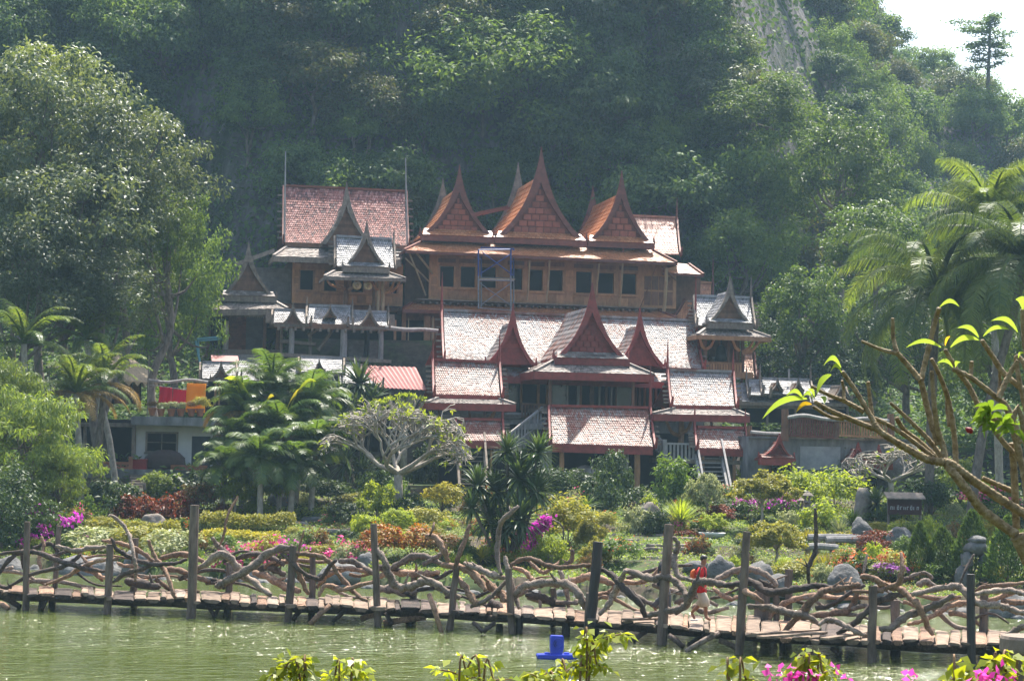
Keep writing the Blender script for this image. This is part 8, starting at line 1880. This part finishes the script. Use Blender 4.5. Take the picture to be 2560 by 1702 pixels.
def bigleaf(b0, tip, w_, mat, parent, Y, org, arch=.18, name='leaf', n=9):
    p = at(*b0, Y)-org; q = at(*tip, Y-.06)-org; d = q-p; up = Vector((-d.z, 0, d.x)); up = up if up.z > 0 else -up; up.normalize(); side = (Vector((0, -1, 0))*.55+up*.5).normalized(); W_ = w_*Y/FPX*.62; vs = []; fs = []
    for j in range(n+1):
        u = j/n; c = p.lerp(q, u)+up*math.sin(u*math.pi)*arch*d.length; k = (math.sin(math.pi*min(1, .04+u*.96))**.75)*(1-.15*u)
        vs += [tuple(c+side*W_*k+Vector((0, 0, .012*k))), tuple(c), tuple(c-side*W_*k+Vector((0, 0, .012*k)))]
    for j in range(n): i = j*3; fs += [(i, i+1, i+4, i+3), (i+1, i+2, i+5, i+4)]
    me = bpy.data.meshes.new(name); me.from_pydata(vs, [], fs); me.materials.append(mat); me.shade_smooth(); return mobj(name, me, parent)
for b0, tp, w_, mt, ar in [((485,522),(387,512),34,0,.3),((432,560),(352,668),46,0,.1),((300,692),(55,800),44,0,.12),((278,690),(185,675),28,0,.2),((340,690),(302,638),20,0,.1),((325,722),(240,765),32,1,.1),((372,682),(395,718),34,0,.1),((488,548),(425,548),20,0,.3),((330,690),(275,682),24,0,.2),((1022,192),(1130,190),26,0,.2),((1030,412),(836,413),28,0,.12),((1052,402),(1080,350),24,1,.05),((1080,412),(1240,372),40,0,.14),((1095,522),(1003,500),22,0,.15),((1108,520),(1136,490),32,0,.1),((1234,357),(1116,305),30,0,.12),((1258,352),(1402,315),28,0,.14),((1446,328),(1300,266),32,0,.16),((1476,205),(1433,150),44,0,.2),((1450,470),(1481,440),20,0,.1)]:
    bigleaf(FT(*b0), FT(*tp), w_*.46, M_FRY if mt else M_FRL, NF, 9.2, gp, ar)
# hibiscus sprig with a red bud
gh = Vector((at(2600, 1116, 8.3).x+.2, 8.3, land(at(2600, 1116, 8.3).x, 8.3))); HB = thing('hibiscus_shrub', 'hibiscus sprig with glossy leaves and one dark red bud at the right edge', 'shrub', gh); M_HIB = leafmat('hibiscus_leaf', [(.07, .13, .02), (.1, .17, .025), (.13, .2, .03)], .42, rough=.25, spec=.7); hr = random.Random(8)
m = MB(); m.tube(smooth_pts([(0, 0, -.2), at(*FT(1500, 1000), 8.3)-gh, at(*FT(1400, 850), 8.3)-gh, at(*FT(1300, 790), 8.3)-gh, at(*FT(1235, 740), 8.3)-gh], 5), [.012]*16+[.006]*5, 6); m.tube([at(*FT(1300, 800), 8.3)-gh, at(*FT(1225, 845), 8.3)-gh], .004, 5); mobj('stem', m.mesh('stem', M_FRB, True), HB)
for i in range(46):
    cx, cy_ = hr.choice([(1300, 790), (1300, 760), (1370, 830), (1420, 870), (1280, 820), (1440, 830), (1340, 870)]); an = hr.uniform(0, 6.28); l = hr.uniform(55, 95); bigleaf(FT(cx, cy_), FT(cx+l*math.cos(an)*1.15, cy_+l*math.sin(an)*.85+8), hr.uniform(26, 44)*.46, M_HIB, HB, 8.3+hr.uniform(-.06, .06), gh, .1, n=5)
m = MB(); m.lathe([(.004, -.02), (.018, -.01), (.024, .012), (.012, .035), (.003, .045)], 9); o = mobj('bud', m.mesh('bud', plain('dark_red_bud', (.25, .01, .02), None, 9, .4), True), HB, at(*FT(1190, 865), 8.3)-gh); o.rotation_euler = (0, R(-60), 0); o.scale = (.6, .6, .6)
# ================================================================ NEAR BOUGAINVILLEA along the bottom edge
M_BGL = leafmat('bougainvillea_leaf', [(.22, .27, .025), (.3, .33, .035), (.17, .24, .025)], .5, tcol=(1.7, 1.55, .5), rough=.4); M_BGS = plain('green_brown_stem', (.2, .12, .05), (.12, .07, .03), 30, .7)
bgr = random.Random(17)
def bougain(label, stems, Y, flowers=(), per=4, ll=.042, dens=1.0):
    x0 = at(stems[0][0][0], 1116, Y).x; g = Vector((x0, Y, land(x0, Y))); t = thing('bougainvillea', label, 'bougainvillea', g); m = MB(); P, A, N, L = [], [], [], []
    for pts in stems:
        p3 = [at(x, y, Y+.04*math.sin(i*2.+x))-g for i, (x, y) in enumerate(pts)]; p3 = [Vector((p3[0].x*.6, 0, -.1))]+p3; sp = smooth_pts(p3, 6); n = len(sp); m.tube(sp, [.0045*(1-.75*i/n)+.0012 for i in range(n)], 5)
        for i in range(6, n):
            for j in range(int(per*dens)):
                u = bgr.random(); b0 = Vector(sp[i-1]).lerp(Vector(sp[i]), u); d = Vector((bgr.gauss(0, 1), bgr.gauss(0, .8), bgr.gauss(-.25, .6))).normalized(); b0 = b0+d*bgr.uniform(.0, .035); P.append(b0); A.append(d+Vector((0, 0, -.35))); N.append((bgr.gauss(0, .6), bgr.gauss(0, .6)-.4, 1)); L.append(ll*bgr.uniform(.6, 1.25))
    mobj('stem', m.mesh('stem', M_BGS, True), t); L = np.array(L)
    mobj('foliage', leaf_mesh('foliage', np.array(P), np.array(A), np.array(N), L, L*.62, M_BGL, .14), t)
    if flowers:
        P, A, N = [], [], []
        for x, y in flowers:
            c = at(x, y, Y-.08)-g
            for j in range(4): d = Vector((bgr.gauss(0, 1), bgr.gauss(0, 1)-.3, bgr.gauss(0, 1))).normalized(); P.append(c+d*.008+Vector((bgr.gauss(0, .018), 0, bgr.gauss(0, .012)))); A.append(d); N.append(rdir(np.random.RandomState(j), 1)[0])
        mobj('blossoms', leaf_mesh('blossoms', np.array(P), np.array(A), np.array(N), .032, .026, LM['pink2']), t)
    return t
LM['pink2'] = leafmat('bract_hot_pink', [(.6, .06, .36), (.66, .1, .42), (.55, .04, .3)], .45, tcol=(1.2, 1.0, 1.1))
q3 = lambda *l: [PX(3, x, y) for x, y in l]; q2 = lambda *l: [PX(2, x, y) for x, y in l]; q4 = lambda *l: [PX(4, x, y) for x, y in l]; q5 = lambda *l: [PX(5, x, y) for x, y in l]
bougain('tall yellow green bougainvillea shoot in front of the blue aerator', [q3((905, 1620), (930, 1460), (980, 1360), (1060, 1270), (1180, 1210), (1255, 1200)), q3((760, 1640), (800, 1500), (860, 1440)), q3((960, 1400), (930, 1290), (960, 1230)), q3((980, 1480), (1040, 1440), (1110, 1470))], 7.4, dens=.9)
bougain('yellow green bougainvillea shoot left of the blue aerator', [q3((640, 1740), (610, 1600), (560, 1530), (490, 1500)), q3((660, 1720), (720, 1620), (800, 1570))], 7.3)
bougain('small yellow green bougainvillea tip at the bottom left of centre', [q2((640, 1640), (560, 1500), (480, 1440), (520, 1420)), q2((600, 1640), (420, 1530), (360, 1520)), q2((620, 1600), (640, 1530))], 7.2)
bougain('two leafed bougainvillea tip just right of the bottom left one', [q2((900, 1640), (860, 1540), (830, 1520)), q2((990, 1640), (1010, 1500), (1070, 1490), (1100, 1520))], 7.2, dens=.8)
bougain('thin bougainvillea tip with hanging leaves at the bottom centre', [q2((2000, 1600), (1860, 1530), (1760, 1490), (1680, 1480)), q3((150, 1620), (240, 1560), (380, 1555)), q3((-40, 1600), (30, 1545), (90, 1540))], 7.2, dens=.6)
bougain('bougainvillea shoot with hot pink flowers at the bottom right of centre', [q4((1230, 1620), (1220, 1480), (1190, 1380), (1180, 1330)), q4((1300, 1620), (1350, 1500), (1440, 1480)), q4((1150, 1620), (1130, 1540), (1090, 1500)), q4((650, 1640), (700, 1560), (760, 1550)), q4((560, 1640), (540, 1560))], 7.0, [PX(4, *p_) for p_ in ((940, 1505), (985, 1490), (1160, 1515), (1185, 1500), (1290, 1545), (1320, 1560), (1100, 1510), (1500, 1520), (1540, 1525), (1000, 1560), (1040, 1555), (960, 1520), (1270, 1560))], dens=.8)
bougain('bougainvillea with large pink flowers at the bottom right beside the wooden stump', [q5((1600, 1620), (1560, 1540), (1480, 1500), (1420, 1510)), q5((1680, 1620), (1640, 1480), (1600, 1400), (1560, 1385)), q5((1760, 1640), (1780, 1560)), q5((1250, 1640), (1240, 1560), (1200, 1550))], 6.6, [PX(5, *p_) for p_ in ((1440, 1520), (1480, 1510), (1460, 1550), (1590, 1510), (1620, 1520), (1570, 1540), (1540, 1560), (1760, 1560), (1790, 1565), (870, 1555), (910, 1560), (1500, 1540))], dens=.7, ll=.055)
# wooden mooring post at the lower right
c = at(2566, 1588, 13); st = thing('wooden_stump', 'thick weathered wooden post cut off by the lower right corner', 'post', (c.x, 13, land(c.x, 13))); zt = c.z-land(c.x, 13); m = MB(); sr = random.Random(5); n = 22; vs = []
for z, s in ((-.3, 1), (zt-.11, .98)):
    for i in range(n): a_ = 6.2832*i/n; rr = .165*s*(1-.07*(i % 3 == 0)); vs.append((rr*math.cos(a_), rr*math.sin(a_), z))
m.add(vs, [tuple(range(n-1, -1, -1)), tuple(n+i for i in range(n))]+[(i, (i+1) % n, n+(i+1) % n, n+i) for i in range(n)]); mobj('trunk', m.mesh('trunk', M_POST), st)
m = MB(); m.lathe([(.172, zt-.11), (.178, zt-.09), (.176, zt-.02), (.165, zt)], 22); mobj('cap', m.mesh('cap', M_GREYWOOD), st)
